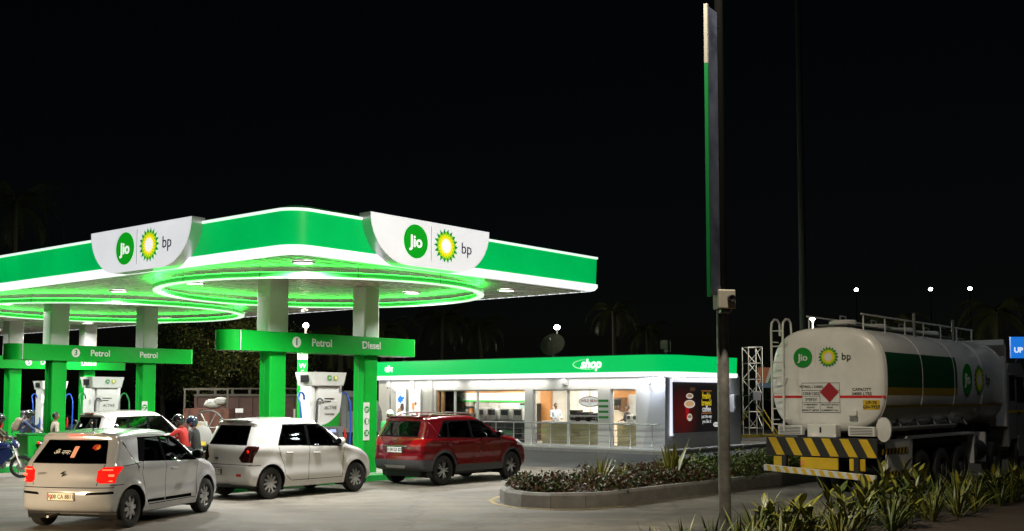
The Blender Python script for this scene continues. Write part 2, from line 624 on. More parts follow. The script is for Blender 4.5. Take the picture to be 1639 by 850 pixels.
# ================================================================== pump gantries
def rect_ring(x0, x1, y0, y1, r=.06, n=4):
    p = []
    for cx, cy, a0 in ((x1 - r, y0 + r, -PI / 2), (x1 - r, y1 - r, 0), (x0 + r, y1 - r, PI / 2), (x0 + r, y0 + r, PI)):
        for k in range(n + 1):
            a = a0 + PI / 2 * k / n
            p.append((cx + r * math.cos(a), cy + r * math.sin(a)))
    return p
def rcol(x0, x1, y0, y1, z0, z1, r=.05):
    return MB().loft([[(*q, z0) for q in rect_ring(x0, x1, y0, y1, r)], [(*q, z1) for q in rect_ring(x0, x1, y0, y1, r)]])
m_kerb_green = mat('green_kerb_paint', (.006, .30, .04), .45, var=.3, vscale=5)
m_islconc = mat('island_concrete', (.30, .29, .27), .8, var=.25, vscale=4)
def gantry(x0, y0, num, w1, w2, label, short=False):
    t = thing('pump_gantry', label, 'gantry', S(x0, y0), ANG, 'green gantries over the pump islands')
    # island kerb 6.6 m long
    b = MB()
    def stadium(xa, xb, r, z, n=8):
        p = []
        for k in range(n + 1):
            a = -PI / 2 + PI * k / n
            p.append((xb - r + r * math.cos(a), r * math.sin(a), z))
        for k in range(n + 1):
            a = PI / 2 + PI * k / n
            p.append((xa + r + r * math.cos(a), r * math.sin(a), z))
        return p
    isl = b.loft([stadium(-2.1, 5.0, .62, 0), stadium(-2.1, 5.0, .62, .15), stadium(-2.07, 4.97, .59, .18)]).build('island_kerb', m_kerb_green, t, True)
    MB().add(stadium(-1.95, 4.85, .48, .184), [tuple(range(18))]).build('island_top', m_islconc, isl)
    for cx, up in ((0, (.33, .28)), (3.1, (.27, .27))):
        c = rcol(cx - .25, cx + .25, -.22, .22, .184, 3.36).build('column', m_green_paint, t, True)
        rcol(cx - up[0], cx + up[1], -.25, .25, 3.3, 5.13).build('upper_cladding', m_white_panel, c, True)
        MB().box(cx - .255, cx + .255, -.012, .012, .2, 3.3).build('joint_cover', m_kerb_green, c)
    # sign beam with rounded near end
    pts = []
    for k in range(7):
        a = PI / 2 + PI / 2 * k / 6
        pts.append((-1.25 + .35 * math.cos(a), .03 + .35 * math.sin(a)))
    for k in range(7):
        a = PI + PI / 2 * k / 6
        pts.append((-1.25 + .35 * math.cos(a), -.03 + .35 * math.sin(a)))
    for k in range(4):
        a = -PI / 2 + PI / 2 * k / 3
        pts.append((4.55 + .12 * math.cos(a), -.26 + .12 * math.sin(a)))
    for k in range(4):
        a = PI / 2 * k / 3
        pts.append((4.55 + .12 * math.cos(a), .26 + .12 * math.sin(a)))
    beam = MB().loft([[(*q, z) for q in pts] for z in (3.30, 3.78)]).build('sign_beam', m_green_paint, t, True)
    MB().box(-1.262, -1.244, -.384, -.37, 3.30, 3.78).build('beam_joint', m_white_paint, beam)
    M = lambda x: facing((x, -.386, 3.55), (1, 0, 0))
    d = MB().lathe([(.135, 0), (.135, .006), (.001, .006)], 28, M(.42)).build('number_disc', m_white_text, beam)
    lettering(num, .25, mat('sign_green_ink', (.004, .12, .02), .5), d, M(.42) @ Matrix.Translation((0, 0, .008)), bold=.004)
    lettering(w1, .27, m_white_text, beam, M(1.24), bold=.004)
    lettering(w2, .27, m_white_text, beam, M(2.95), bold=.004)
    # pictogram strip on the far column
    st = MB().box(2.83, 3.03, -.245, -.222, 1.05, 2.05).build('pictogram_strip', m_white_paint, t)
    for k in range(3):
        z = 1.24 + .31 * k
        q = MB().lathe([(.09, 0), (.09, .005), (.001, .005)], 20, facing((2.93, -.246, z), (1, 0, 0))).build('pictogram', m_logo_green, st)
        bb = MB()
        Mx = facing((2.93, -.246, z), (1, 0, 0)) @ Matrix.Translation((0, 0, .007))
        if k == 0:
            bb.mb(MB().box(-.065, .065, -.012, .012, 0, .003), Mx @ Matrix.Rotation(R(45), 4, 'Z'))
            bb.mb(MB().box(-.065, .065, -.012, .012, .003, .006), Mx @ Matrix.Rotation(R(-45), 4, 'Z'))
        elif k == 1:
            bb.mb(MB().box(-.03, .03, -.07, .07, 0, .003), Mx)
            bb.mb(MB().box(.035, .055, -.05, .04, 0, .003), Mx)
        else:
            bb.mb(MB().box(-.06, .01, -.05, -.02, 0, .003), Mx)
            bb.mb(MB().box(-.06, .05, .0, .03, 0, .003), Mx)
        bb.build('symbol', m_white_text, q)
    return t
gantry(2.8, 4.15, '1', 'Petrol', 'Diesel', 'green pump gantry numbered 1 over the island beside the white hatchback')
gantry(2.8, 14.65, '3', 'Petrol', 'Petrol', 'green pump gantry numbered 3 reading Petrol twice')
gantry(6.4, 24.7, '5', 'Diesel', 'Diesel', 'green pump gantry numbered 5 reading Diesel twice')

# ================================================================== fuel dispensers
m_screen = emis('dispenser_screen', (.35, .45, .9), 1.2, (.02, .02, .04))
def dispenser(x, y, label, hose):
    t = thing('fuel_dispenser', label, 'fuel pump', S(x, y, .184), ANG, 'fuel dispensers on the islands')
    b = MB()
    b.loft([[(*q, z) for q in rect_ring(-w / 2, w / 2, -d / 2, d / 2, .04)] for w, d, z in ((1.0, .66, 2.3), (1.12, .74, 2.62), (1.12, .74, 2.64))])
    hd = b.build('head_cabinet', m_white_paint, t, True)
    for sgn in (-1, 1):
        MB().rbox(-.572 if sgn < 0 else .535, -.535 if sgn < 0 else .572, -.17, .13, 2.38, 2.57, .01).build('hose_guide', m_black, hd)
    emblem_parts(hd, facing((.08, -.363, 2.5), (1, 0, 0)) @ Matrix.Rotation(R(-6), 4, 'X'), .075, .11, text=False, divider=False, n=12)
    MB().rbox(-.30, .42, -.24, .24, .12, 2.3, .03).build('cabinet', m_white_paint, t, True)
    for xx in (-.43, .46):
        MB().rbox(xx - .07, xx + .07, -.22, .22, 0, 2.3, .03).build('side_post', m_silver if xx > 0 else m_white_paint, t, True)
    MB().rbox(-.5, .53, -.3, .3, 0, .14, .02).build('base', m_dark, t, True)
    # curved advertising panel
    rows = []
    for k in range(8):
        z = 1.28 + k * .118
        rows.append([(-.26, -.252 - .12 * math.sin(k / 7 * PI / 2) ** 2, z), (.38, -.252 - .12 * math.sin(k / 7 * PI / 2) ** 2, z)])
    pn = MB().loft(rows, False, False).build('advert_panel', m_white_text, t, True)
    MP = facing((.06, -.36, 1.85), (1, 0, 0))
    for k, (tx, sz, zz) in enumerate((('Now introducing', .06, 1.98), ('BestFuel', .06, 1.9), ('ACTIVE', .12, 1.74), ('Technology', .07, 1.58))):
        if k in (0, 1): continue
        dy = -.256 - .12 * math.sin((zz - 1.28) / .826 * PI / 2) ** 2
        lettering(tx, sz, m_black_text, pn, facing((.04, dy - .004, zz), (1, 0, 0)), shear=.25 if k == 2 else 0, ext=.002)
    for k in range(2):
        zz = 1.97 - .07 * k
        dy = -.262 - .12 * math.sin((zz - 1.28) / .826 * PI / 2) ** 2
        MB().box(-.2, .12 - .1 * k, dy - .004, dy, zz - .012, zz + .012).build('print_line', m_black_text, pn)
    gp = MB()
    arc = [(-.26, 1.26)] + [(-.26 + .64 * k / 8, 1.30 + .34 * (k / 8) ** 2.2) for k in range(9)] + [(.38, 1.26)]
    gp.add([(px_, -.262 - .12 * math.sin(max(0, pz - 1.28) / .826 * PI / 2) ** 2 - .004, pz) for px_, pz in arc], [tuple(range(len(arc)))])
    gp.build('green_swoosh', m_logo_green, pn)
    # slanted console
    cs = MB().prism([(-.24, .35), (-.36, .4), (-.42, .95), (-.32, 1.26), (-.24, 1.26)], -.27, .42, 'x').build('console', m_dark, t)
    sc_ = MB().prism([(-.335, 1.22), (-.345, 1.22), (-.415, 1.0), (-.405, .99)], -.12, .27, 'x').build('display_bezel', m_black, cs)
    MB().prism([(-.357, 1.19), (-.36, 1.19), (-.388, 1.11), (-.384, 1.11)], .0, .2, 'x').build('screen', m_screen, sc_)
    MB().box(.05, .25, -.43, -.40, .72, .88).build('price_plate', emis('lit_plate', (.8, .85, .9), .9, (.7, .7, .7)), cs)
    MB().box(-.25, -.05, -.42, -.39, .55, .9).build('card_reader', m_silver, cs)
    # nozzles and hoses
    mh = mat('hose_' + hose, (.008, .07, .42) if hose == 'blue' else (.015, .22, .05), .4)
    for k, (xx, side) in enumerate(((-.58, -1), (.62, 1), (-.30, -1))):
        pts = []
        for i in range(15):
            u = i / 14
            a = PI * min(1, u / .4)
            if u < .4:
                pts.append((xx + side * (.0 - .12 * math.cos(a) + .12), -.05 - .02 * i * .3, 1.95 + .18 * math.sin(a)))
            else:
                w_ = (u - .4) / .6
                pts.append((xx + side * (.24 - .05 * w_), -.16 - .06 * math.sin(w_ * PI), 1.95 - 1.6 * w_))
        if k == 2:
            pts = [(xx + .1 * math.cos(PI * i / 7) - .02, -.34, 1.85 + .12 * math.sin(PI * i / 7)) for i in range(8)] + [(xx - .13, -.34, 1.5), (xx - .14, -.34, .8)]
        hz = MB().tube(pts, .024, 8).build('hose', mh if k < 2 else m_dark, t, True)
        if k < 2:
            nz = MB().tube([(xx + side * -.02, -.2, .8), (xx + side * -.02, -.28, 1.0), (xx - side * .02, -.26, 1.2)], [.05, .035, .02], 8)
            nz.build('nozzle', mat('nozzle_red', (.5, .03, .02), .4) if side > 0 else mh, hz, True)
    return t
dispenser(4.35, 4.15, 'white fuel dispenser with blue hoses between the gantry 1 columns', 'blue')
dispenser(4.35, 14.65, 'white fuel dispenser with green hoses on the gantry 3 island', 'green')
dispenser(7.95, 24.7, 'fuel dispenser with blue hoses on the far gantry 5 island', 'blue')
# green waste bin at the island end
t = thing('waste_bin', 'open green box bin standing at the gantry 3 island end', 'bin', S(2.02, 14.4, .184), ANG)
b = MB().loft([[(*q, z) for q in rect_ring(-w, w, -w, w, .04)] for w, z in ((.30, 0), (.36, .9), (.33, .9), (.29, .3))], True, True)
bo = b.build('bin_body', m_green_paint, t, True)
MB().loft([[(*q, z) for q in rect_ring(-w, w, -w, w, .04)] for w, z in ((.37, .87), (.385, .89), (.385, .92), (.34, .92), (.34, .87))], True, False).build('bin_rim', m_kerb_green, t, True)
# welcome flag sign
wp = aty(484, 640, 36.0)
t = thing('welcome_sign', 'slim vertical green WELCOME banner sign behind the dispenser', 'sign', (wp.x, 36, 0), R(10))
MB().cyl((0, .06, 0), (0, .06, 3.75), .035, n=10).build('post', m_grey_metal, t, True)
bd = MB().rbox(-.17, .17, -.02, .02, .9, 3.72, .008).build('banner_panel', m_green_paint, t)
hd = MB().box(-.165, .165, -.026, -.021, 3.42, 3.7).build('header_panel', m_white_text, bd)
emblem_parts(bd, facing((0, -.03, 3.57), (1, 0, 0)), .055, .07, text=False, divider=False, n=12)
for k, ch in enumerate('WELCOME'):
    lettering(ch, .22, m_white_text, bd, facing((0, -.024, 3.2 - k * .215), (1, 0, 0)), bold=.003, ext=.002)
# ================================================================== shop
SX, SY = 22.3, 4.9
shop = thing('convenience_shop', 'white single-storey shop with lit green fascia and glazed cafe front', 'shop', S(SX, SY), ANG)
DEP, WID, H0, HT = 6.2, 15.9, .18, 3.0
m_wall = mat('shop_wall_paint', (.74, .73, .71), .6, var=.08, vscale=2, bump=.05)
m_plinth = mat('shop_plinth', (.34, .33, .32), .7, var=.25, vscale=3)
def bx(name, m, par, *a, **k):
    return MB().box(*a).build(name, m, par, **k)
pl_ = bx('plinth', m_plinth, shop, -1.0, DEP + 2.5, -.75, WID + .3, 0, H0)
bx('plinth_nosing', mat('pale_nosing', (.6, .6, .58), .5), pl_, -1.02, DEP + 2.52, -.77, WID + .32, H0 - .05, H0 + .006)
# openings in the front (local y): 6.94..12.15, 3.14..6.50, 1.31..2.53
piers = [(-.0, 1.31), (2.53, 3.14), (6.50, 6.94), (12.15, WID)]
for a, b_ in piers:
    bx('wall', m_wall, shop, 0, .28, a, b_, H0, 2.5)
bx('wall', m_wall, shop, .0, .28, 0, WID, 2.5, HT + .1)
bx('wall', m_wall, shop, .28, DEP, 0, .25, H0, HT + .1)
bx('wall', m_wall, shop, .28, DEP, WID - .25, WID, H0, HT + .1)
m_orange = mat('orange_perforated_wall', (.80, .36, .12), .5, var=.25, vscale=30)
bx('back_wall', mat('cream_back_wall', (.78, .66, .54), .6, var=.1, vscale=3), shop, 3.5, 3.6, .25, WID - .25, H0, HT - .02)
bx('rear_wall', m_wall, shop, DEP - .2, DEP, .25, WID - .25, H0, HT + .1)
bx('ceiling', mat('shop_ceiling', (.75, .74, .72), .7), shop, .28, DEP - .2, .25, WID - .25, 2.92, 3.05)
bx('floor', mat('shop_floor', (.5, .48, .44), .25, var=.1), shop, .28, DEP - .2, .25, WID - .25, H0 + .002, H0 + .012)
# corner pilaster leaning outwards
pp = MB().add([(-.02, .0, H0), (-.02, 1.0, H0), (.5, 1.0, H0), (.5, 0, H0), (-.02, -.05, 2.95), (-.02, .50, 2.95), (.5, .5, 2.95), (.5, -.05, 2.95),
               ], [(0, 1, 5, 4), (1, 2, 6, 5), (2, 3, 7, 6), (3, 0, 4, 7), (4, 5, 6, 7)])
pp.v = [(x - .06, y - .06, z) for x, y, z in pp.v]
pp.build('corner_pilaster', mat('rough_white_render', (.66, .66, .68), .8, var=.2, vscale=40, bump=.5, bscale=60), shop)
# left pilasters and posters
for y in (11.55 + .9, 13.6, 15.2):
    bx('pilaster', m_wall, shop, -.09, -.003, y - .12, y + .12, H0, 2.95)
def shop_outline(off, r=1.2, n=10):
    p = [(DEP - .3 + off, WID + .2 + off), (DEP - .95 + off, -.35 - off)]
    q = r + off
    for k in range(n + 1):
        a = -PI / 2 - PI / 2 * k / n
        p.append((-.35 + r + q * math.cos(a), -.35 + r + q * math.sin(a)))
    p.append((-.35 - off, WID + .2 + off))
    return p
def srib(prof):
    return MB().loft([[(*q, z) for q in shop_outline(o)] for o, z in prof], True, False)
fas = srib(((0, 3.175), (.02, 3.83))).build('green_fascia', emis('shop_green_acrylic', (0.0, .64, .13), .85, (0, .3, .06)), shop, True)
srib(((-.25, 2.985), (.0, 2.99), (.03, 3.02), (.03, 3.17), (0, 3.175))).build('white_light_band', m_white_band, shop, True)
rf = srib(((.02, 3.83), (.03, 3.835), (.03, 3.86), (-.2, 3.87)))
rf.add([(*q, 3.87) for q in shop_outline(-.2)], [tuple(range(len(shop_outline(0))))])
rf.build('roof', mat('shop_roof', (.02, .2, .06), .5), shop)
b = MB()
b.add([(*q, 2.99) for q in shop_outline(-.2)], [tuple(range(len(shop_outline(0))))])
b.build('soffit', mat('shop_soffit', (.7, .7, .7), .5), shop)
# fascia lettering; on the front wall reading runs towards -y
FR = lambda y, z, o=-.37: facing((o, y, z), (0, -1, 0))
m_lit_txt = emis('lit_letters', (1, 1, 1), 1.4, (.8, .8, .8))
lettering('shop', .52, m_lit_txt, fas, FR(3.22, 3.52, -.38), shear=.3, bold=.012, ext=.01)
sw = MB()
pts = []
for k in range(19):
    a = R(60) + R(290) * k / 18
    pts.append(Vector((-.76 * math.cos(a) * 1 - .0, .22 * math.sin(a), .012)))
Msw = FR(3.25, 3.53, -.38)
sw.tube([Msw @ Vector((.78 * math.cos(R(100) + R(230) * k / 18) - .05, .20 * math.sin(R(100) + R(230) * k / 18) - .02, .01)) for k in range(19)], [.004 + .014 * math.sin(PI * k / 18) for k in range(19)], 6)
sw.build('swoosh', emis('pale_green_swoosh', (.55, 1, .6), .9, (.5, .8, .5)), fas, True)
lettering('शॉप', .36, m_lit_txt, fas, FR(14.85, 3.46, -.38), bold=.002, ext=.008)
# windows: frames, mullions and panes
m_frame = mat('white_window_frame', (.72, .72, .70), .35)
m_pane = glass('shop_glass', (.90, .92, .91))
for (a, b_, mull, tr) in ((6.94, 12.15, (9.71, 11.06), 2.0), (3.14, 6.50, (4.71,), 1.62), (1.31, 2.53, (), None)):
    ys = [a] + list(mull) + [b_]
    for y0, y1 in zip(ys, ys[1:]):
        wdw = MB()
        wdw.box(.10, .17, y0, y0 + .05, H0, 2.5)
        wdw.box(.10, .17, y1 - .05, y1, H0, 2.5)
        wdw.box(.10, .17, y0 + .05, y1 - .05, 2.45, 2.5)
        wdw.box(.10, .17, y0 + .05, y1 - .05, H0, H0 + .06)
        w_ = wdw.build('window', m_frame, shop)
        MB().box(.13, .14, y0 + .05, y1 - .05, H0 + .06, 2.45).build('pane', m_pane, w_)
bx('transom', mat('grey_transom', (.35, .35, .35), .4), shop, .09, .18, 3.2, 4.66, 1.38, 1.45)
bx('wood_mullion', mat('wood_mullion', (.42, .22, .09), .5, var=.3), shop, .05, .2, 11.72, 11.86, H0, 2.46)
bx('wood_mullion', mat('wood_mullion', (.42, .22, .09), .5), shop, .05, .2, 12.02, 12.13, H0, 2.46)
# interior fittings (parts of the shop)
XB = 3.49
bx('orange_panel', m_orange, shop, XB - .05, XB, 9.0, 15.5, 2.36, 2.9)
mb_ = bx('menu_board', emis('menu_lightbox', (1, .99, .95), .85, (.8, .8, .8)), shop, XB - .3, XB - .2, 9.2, 15.4, 1.98, 2.38)
bx('green_stripe', emis('menu_green', (.02, .75, .08), .8, (.02, .4, .05)), mb_, XB - .31, XB - .303, 9.2, 13.6, 1.95, 2.03)
for y0 in (9.6, 11.0, 12.4, 13.8):
    for k in range(3):
        bx('menu_line', mat('menu_grey', (.4, .4, .38), .6), mb_, XB - .307, XB - .302, y0 + .1 * k, y0 + .9 - .12 * k, 2.28 - .05 * k, 2.295 - .05 * k)
for y0 in (5.6, 6.3, 7.0, 7.7):
    bx('wall_tile_panel', mat('white_tile_panel', (.8, .75, .68), .4, var=.1, vscale=20), shop, XB - .03, XB, y0 - .33, y0 + .33, 1.0, 2.85)
bx('orange_panel', m_orange, shop, XB - .06, XB, 8.15, 8.75, H0, 2.9)
bx('orange_panel', m_orange, shop, XB - .06, XB, 3.0, 4.9, 1.85, 2.9)
bx('white_panel', m_white_paint, shop, XB - .07, XB - .01, 3.3, 3.9, 1.3, 2.3)
# counters
m_counter = mat('dark_counter', (.03, .03, .033), .3)
def counter(y0, y1, x0, m, label):
    t = thing('service_counter', label, 'counter', S(SX + x0, SY + (y0 + y1) / 2, H0 + .012), ANG)
    w = (y1 - y0) / 2
    MB().box(0, .6, -w, w, 0, .92).build('front_panel', m, t)
    MB().rbox(-.03, .63, -w - .02, w + .02, .92, .97, .01).build('worktop', m_black if m is m_counter else m_white_paint, t)
    return t
counter(7.3, 11.4, .75, m_counter, 'dark counter under the menu board inside the shop window')
m_pat = mat('yellow_tiled_front', (.62, .54, .30), .5, var=.35, vscale=26, detail=2)
counter(3.2, 6.45, .6, m_pat, 'yellow tiled counter behind the middle shop window')
counter(1.4, 2.6, .6, m_pat, 'yellow tiled counter behind the narrow shop window')
# cafe machines standing on the counters
def machine(x, y, w, d, h, body, label, name='coffee_machine', cat='machine', z=H0 + .985):
    t = thing(name, label, cat, S(SX + x, SY + y, z), ANG, 'machines on the shop counters')
    bd = MB().rbox(-d / 2, d / 2, -w / 2, w / 2, 0, h, .03).build('housing', body, t, True)
    MB().box(-d / 2 - .006, -d / 2 - .001, -w * .36, w * .36, h * .42, h * .86).build('front_panel', m_black, bd)
    MB().rbox(-d / 2 - .10, -d / 2 - .002, -w * .3, w * .3, 0, .05, .01).build('drip_tray', m_silver, bd)
    for s_ in (-1, 1):
        MB().cyl((-d / 2 - .04, s_ * w * .15, h * .3), (-d / 2 - .04, s_ * w * .15, h * .45), .018, n=8).build('spout', m_chrome, bd)
    return t
mw = m_white_paint
for k, yy in enumerate((8.0, 8.75, 9.5, 10.2)):
    machine(1.05, yy, .55, .45, .52, mw if k != 2 else m_silver, ('white drinks machine beside the pier on the dark counter', 'second white drinks machine from the pier on the dark counter', 'steel drinks machine on the dark counter', 'white drinks machine on the dark counter beside the snack shelf')[k])
for k, yy in enumerate((4.9, 4.35, 3.8)):
    machine(.95, yy, .42, .4, (.48, .40, .36)[k], m_black, ('tall black espresso machine by the window mullion', 'middle black espresso machine on the yellow counter', 'low black grinder under the hanging oval sign')[k])
machine(3.2, 4.2, .5, .4, .62, mat('brown_machine', (.16, .09, .05), .4), 'brown wall-mounted machine in the narrow shop window', z=1.55)
for k, yy in enumerate((1.9, 2.2)):
    machine(.95, yy, .22, .25, .3, mw if k else m_silver, ('small steel kettle machine in the narrow window', 'small white kettle machine in the narrow window')[k])
# wall cupboards and snack shelf
for k, yy in enumerate((10.0, 11.55)):
    t = thing('wall_cupboard', ('white wall cupboard under the menu board beside the pier', 'white wall cupboard under the menu board beside the shelf')[k], 'cupboard', S(SX + XB - .62, SY + yy, 1.4), ANG, 'white wall cupboards')
    MB().box(0, .5, -.74, .74, 0, .5).build('carcass', mw, t)
    for q in (-.37, .37):
        d_ = MB().rbox(-.03, -.002, q - .355, q + .355, .02, .48, .008).build('door', m_white_text, t)
        MB().box(-.05, -.031, q - .1, q + .1, .05, .065).build('handle', m_silver, d_)
t = thing('snack_shelf', 'dark snack shelf with packets beside the wood mullions', 'shelf', S(SX + 2.9, SY + 13.6, H0 + .012), ANG)
MB().box(.36, .4, -1.0, 1.2, 0, 1.75).build('back_panel', m_dark, t)
for z in (.5, .85, 1.2, 1.55):
    MB().box(0, .36, -1.0, 1.2, z, z + .03).build('shelf_board', m_white_paint, t)
pk_cols = [(.7, .25, .08), (.75, .7, .6), (.55, .1, .06), (.8, .5, .1), (.12, .35, .15), (.8, .8, .78)]
for zi, z in enumerate((.53, .88, 1.23, 1.58)):
    for k in range(9):
        y = -.9 + .24 * k + random.uniform(-.03, .03)
        h = random.uniform(.14, .24)
        c = pk_cols[random.randrange(6)]
        q = MB().rbox(-.08, .08, -.085, .085, 0, h, .015)
        q.build('snack_packet', mat('packet_%d' % pk_cols.index(c), c, .4, var=.3, vscale=20), None, loc=S(SX + 3.07, SY + 13.6 + y, H0 + .014 + z), rot=(0, 0, ANG + random.uniform(-.2, .2)),
                label='snack packet lined up on the dark shop shelf', cat='packet', group='snack packets on the shop shelf')
# drinks fridge
t = thing('drinks_fridge', 'glass-door drinks fridge behind the pier in the shop', 'fridge', S(SX + 2.8, SY + 9.1, H0 + .012), ANG)
MB().box(.02, .6, -.4, .4, 0, 1.7).build('cabinet', m_dark, t)
MB().box(0, .019, -.37, .37, .1, 1.62).build('door', emis('fridge_glow', (.6, .9, .75), .6, (.2, .3, .3)), t)
for z in (.5, .9, 1.3):
    MB().box(-.012, -.002, -.36, .36, z, z + .03).build('shelf_edge', m_silver, t)
for k in range(4):
    lamp('ceiling_lamp', 'AREA', shop, (1.7, 2.0 + 3.9 * k, 2.88), 165, (1, .93, .82), shape='RECTANGLE', size=2.4, size_y=1.6)
# lamps under the fascia, along the wall
for k in range(3):
    y_ = 2.9 + 5.0 * k
    so_ = MB().box(-.27, -.20, y_ - 2.2, y_ + 2.2, 2.955, 2.986).build('soffit_light', m_white_paint, shop)
    lamp('soffit_lamp', 'AREA', so_, (-.235, y_, 2.95), 30, (1, .96, .9), shape='RECTANGLE', size=.06, size_y=4.4)
so_ = MB().box(.8, 4.8, -.27, -.20, 2.955, 2.986).build('soffit_light', m_white_paint, shop)
lamp('soffit_lamp', 'AREA', so_, (2.8, -.235, 2.95), 90, (.85, .9, 1), shape='RECTANGLE', size=3.9, size_y=.06)
# hanging oval cafe sign
t = thing('hanging_oval_sign', 'white oval cafe sign with red letters hanging in the window', 'sign', S(SX + .35, SY + 3.78, 1.78), ANG)
def oval(a, b_, z, M, n=36):
    return [M @ Vector((a * math.cos(2 * PI * k / n), b_ * math.sin(2 * PI * k / n), z)) for k in range(n)]
Mo = FR(0, .22, 0)
MB().loft([oval(.56, .22, -.02, Mo), oval(.56, .22, .0, Mo)]).build('rim', m_black, t)
MB().add(oval(.52, .185, .004, Mo), [tuple(range(36))]).build('face', emis('oval_face', (1, .97, .92), .8, (.8, .8, .8)), t)
lettering('WILD BEAN', .165, mat('red_ink', (.65, .03, .02), .5), t, FR(0, .245, -.007), bold=.004, ext=.001)
lettering('CAFE', .075, m_black_text, t, FR(0, .12, -.007), ext=.001)
MB().cyl((0, 0, .44), (0, 0, 1.1), .008, n=6).build('hanger', m_black, t)
# opening-hours poster
t = thing('notice_poster', 'green and white striped notice poster on the pier by the window', 'poster', S(SX - .012, SY + 2.84, 1.3), ANG)
bp_ = MB().box(-.012, 0, -.25, .25, -.0, .82).build('sheet', m_white_text, t)
for k in range(4):
    MB().box(-.015, -.0125, -.24, .24, .03 + .22 * k, .12 + .22 * k).build('green_band', m_logo_green, bp_)
    lettering(('OPEN', 'WELCOME', 'CAFE', 'SHOP')[k], .06, m_white_text, bp_, facing((-.017, 0, .075 + .22 * k), (0, -1, 0)), ext=.001) if 0 else None
# framed posters, left part
for k, (y0, y1) in enumerate(((14.0, 14.62), (13.05, 13.75))):
    t = thing('poster_lightbox', ('tall lit poster with a blue splash on the shop wall', 'tall lit white poster with brown cups on the shop wall')[k], 'poster', S(SX - .01, SY + (y0 + y1) / 2, .95), ANG)
    w = (y1 - y0) / 2
    MB().box(-.08, 0, -w - .03, w + .03, -.03, 1.6).build('frame', m_white_paint, t)
    fc = MB().box(-.084, -.081, -w, w, 0, 1.57).build('face', emis('poster_face_%d' % k, ((.75, .85, .95), (.95, .94, .92))[k], .7, (.8, .8, .8)), t)
    Mf = facing((-.086, 0, 0), (0, -1, 0))
    def blob(cx, cy, a, c_, col, name, jag=.25, n=22, e=.7):
        random.seed(int(cx * 991 + cy * 77 + 5))
        q = MB().add([Mf @ Vector((cx + a * math.cos(2 * PI * i / n) * (1 + random.uniform(-jag, jag)), cy + c_ * math.sin(2 * PI * i / n) * (1 + random.uniform(-jag, jag)), .001)) for i in range(n)], [tuple(range(n))])
        q.build(name, emis('print_%.2f_%.2f_%.2f' % col, col, e), fc, fix=False)
    if k == 0:
        blob(0, 1.12, .2, .16, (.03, .22, .75), 'blue_splash', .4)
        blob(.1, .75, .12, .18, (.12, .08, .06), 'dark_figure', .3)
        blob(-.08, .45, .16, .3, (.45, .30, .18), 'wooden_table', .2)
        MB().add([Mf @ Vector(p) for p in ((-.25, 1.4, .001), (.1, 1.4, .001), (.1, 1.45, .001), (-.25, 1.45, .001))], [(0, 1, 2, 3)]).build('headline', emis('print_blue', (.2, .35, .8), .7), fc, fix=False)
    else:
        blob(-.1, .8, .1, .2, (.75, .36, .15), 'orange_cup', .2)
        blob(.06, .93, .08, .08, (.35, .15, .08), 'brown_cup', .15)
        blob(.16, .45, .08, .1, (.40, .12, .06), 'red_cup', .15)
        blob(-.1, .3, .07, .09, (.45, .2, .1), 'small_cup', .15)
        MB().add([Mf @ Vector(p) for p in ((-.18, 1.38, .001), (.18, 1.38, .001), (.18, 1.43, .001), (-.18, 1.43, .001))], [(0, 1, 2, 3)]).build('headline', emis('print_grey', (.5, .5, .48), .7), fc, fix=False)
random.seed(11)
# coffee light box on the side wall (reading runs along +x)
t = thing('coffee_lightbox', 'large framed dark coffee poster on the shop side wall', 'poster', S(SX + 2.3, SY - .05, .78), ANG)
SD = lambda x, z, o=-.17: facing((x, o, z), (1, 0, 0))
m_led = emis('led_frame', (.82, .86, 1.0), .9, (.8, .8, .8))
W2 = 1.98
for nm, a in (('frame_side', (-W2 - .06, -W2, -.13, .04, -.1, 2.1)), ('frame_side', (W2, W2 + .06, -.13, .04, -.1, 2.1)), ('frame_sill', (-W2, W2, -.16, .04, -.1, 0)), ('frame_head', (-W2, W2, -.2, .04, 2.0, 2.1))):
    bx(nm, m_led if nm != 'frame_sill' else m_white_paint, t, *a)
def post_mat():
    m = mat('dark_coffee_print', (.02, .018, .018), .4, emit=(.1, .02, .012), es=.2)
    nt = m.node_tree
    b = nt.nodes['Principled BSDF']
    tc = nt.nodes.new('ShaderNodeTexCoord')
    mp = nt.nodes.new('ShaderNodeMapping')
    mp.inputs['Location'].default_value = (.9, 0, -.55)
    mp.inputs['Scale'].default_value = (.75, 1, .8)
    gr = nt.nodes.new('ShaderNodeTexGradient')
    gr.gradient_type = 'SPHERICAL'
    nt.links.new(tc.outputs['Object'], mp.inputs[0])
    nt.links.new(mp.outputs[0], gr.inputs[0])
    r = nt.nodes.new('ShaderNodeValToRGB')
    r.color_ramp.elements[0].color = (.028, .025, .024, 1)
    r.color_ramp.elements[1].color = (.30, .02, .015, 1)
    nt.links.new(gr.outputs[0], r.inputs[0])
    nt.links.new(r.outputs[0], b.inputs['Base Color'])
    nt.links.new(r.outputs[0], b.inputs['Emission Color'])
    return m
fc = bx('poster_face', post_mat(), t, -W2, W2, -.10, .0, 0, 2.0)
m_y = emis('yellow_print', (.95, .70, .02), .6)
m_w = emis('white_print', (.9, .9, .9), .65)
m_o = emis('orange_print', (.8, .3, .05), .6)
lettering('freshly', .36, m_y, fc, SD(.72, 1.45, -.103), bold=.004, ext=.001, sx=.72)
lettering('brewed', .36, m_y, fc, SD(.72, 1.17, -.103), bold=.004, ext=.001, sx=.72)
lettering('coffee', .34, m_w, fc, SD(.72, .92, -.103), bold=.003, ext=.001, sx=.85)
lettering('just the way', .21, m_w, fc, SD(.72, .62, -.103), ext=.001, sx=.8)
lettering('you like it', .21, m_w, fc, SD(.72, .42, -.103), ext=.001, sx=.85)
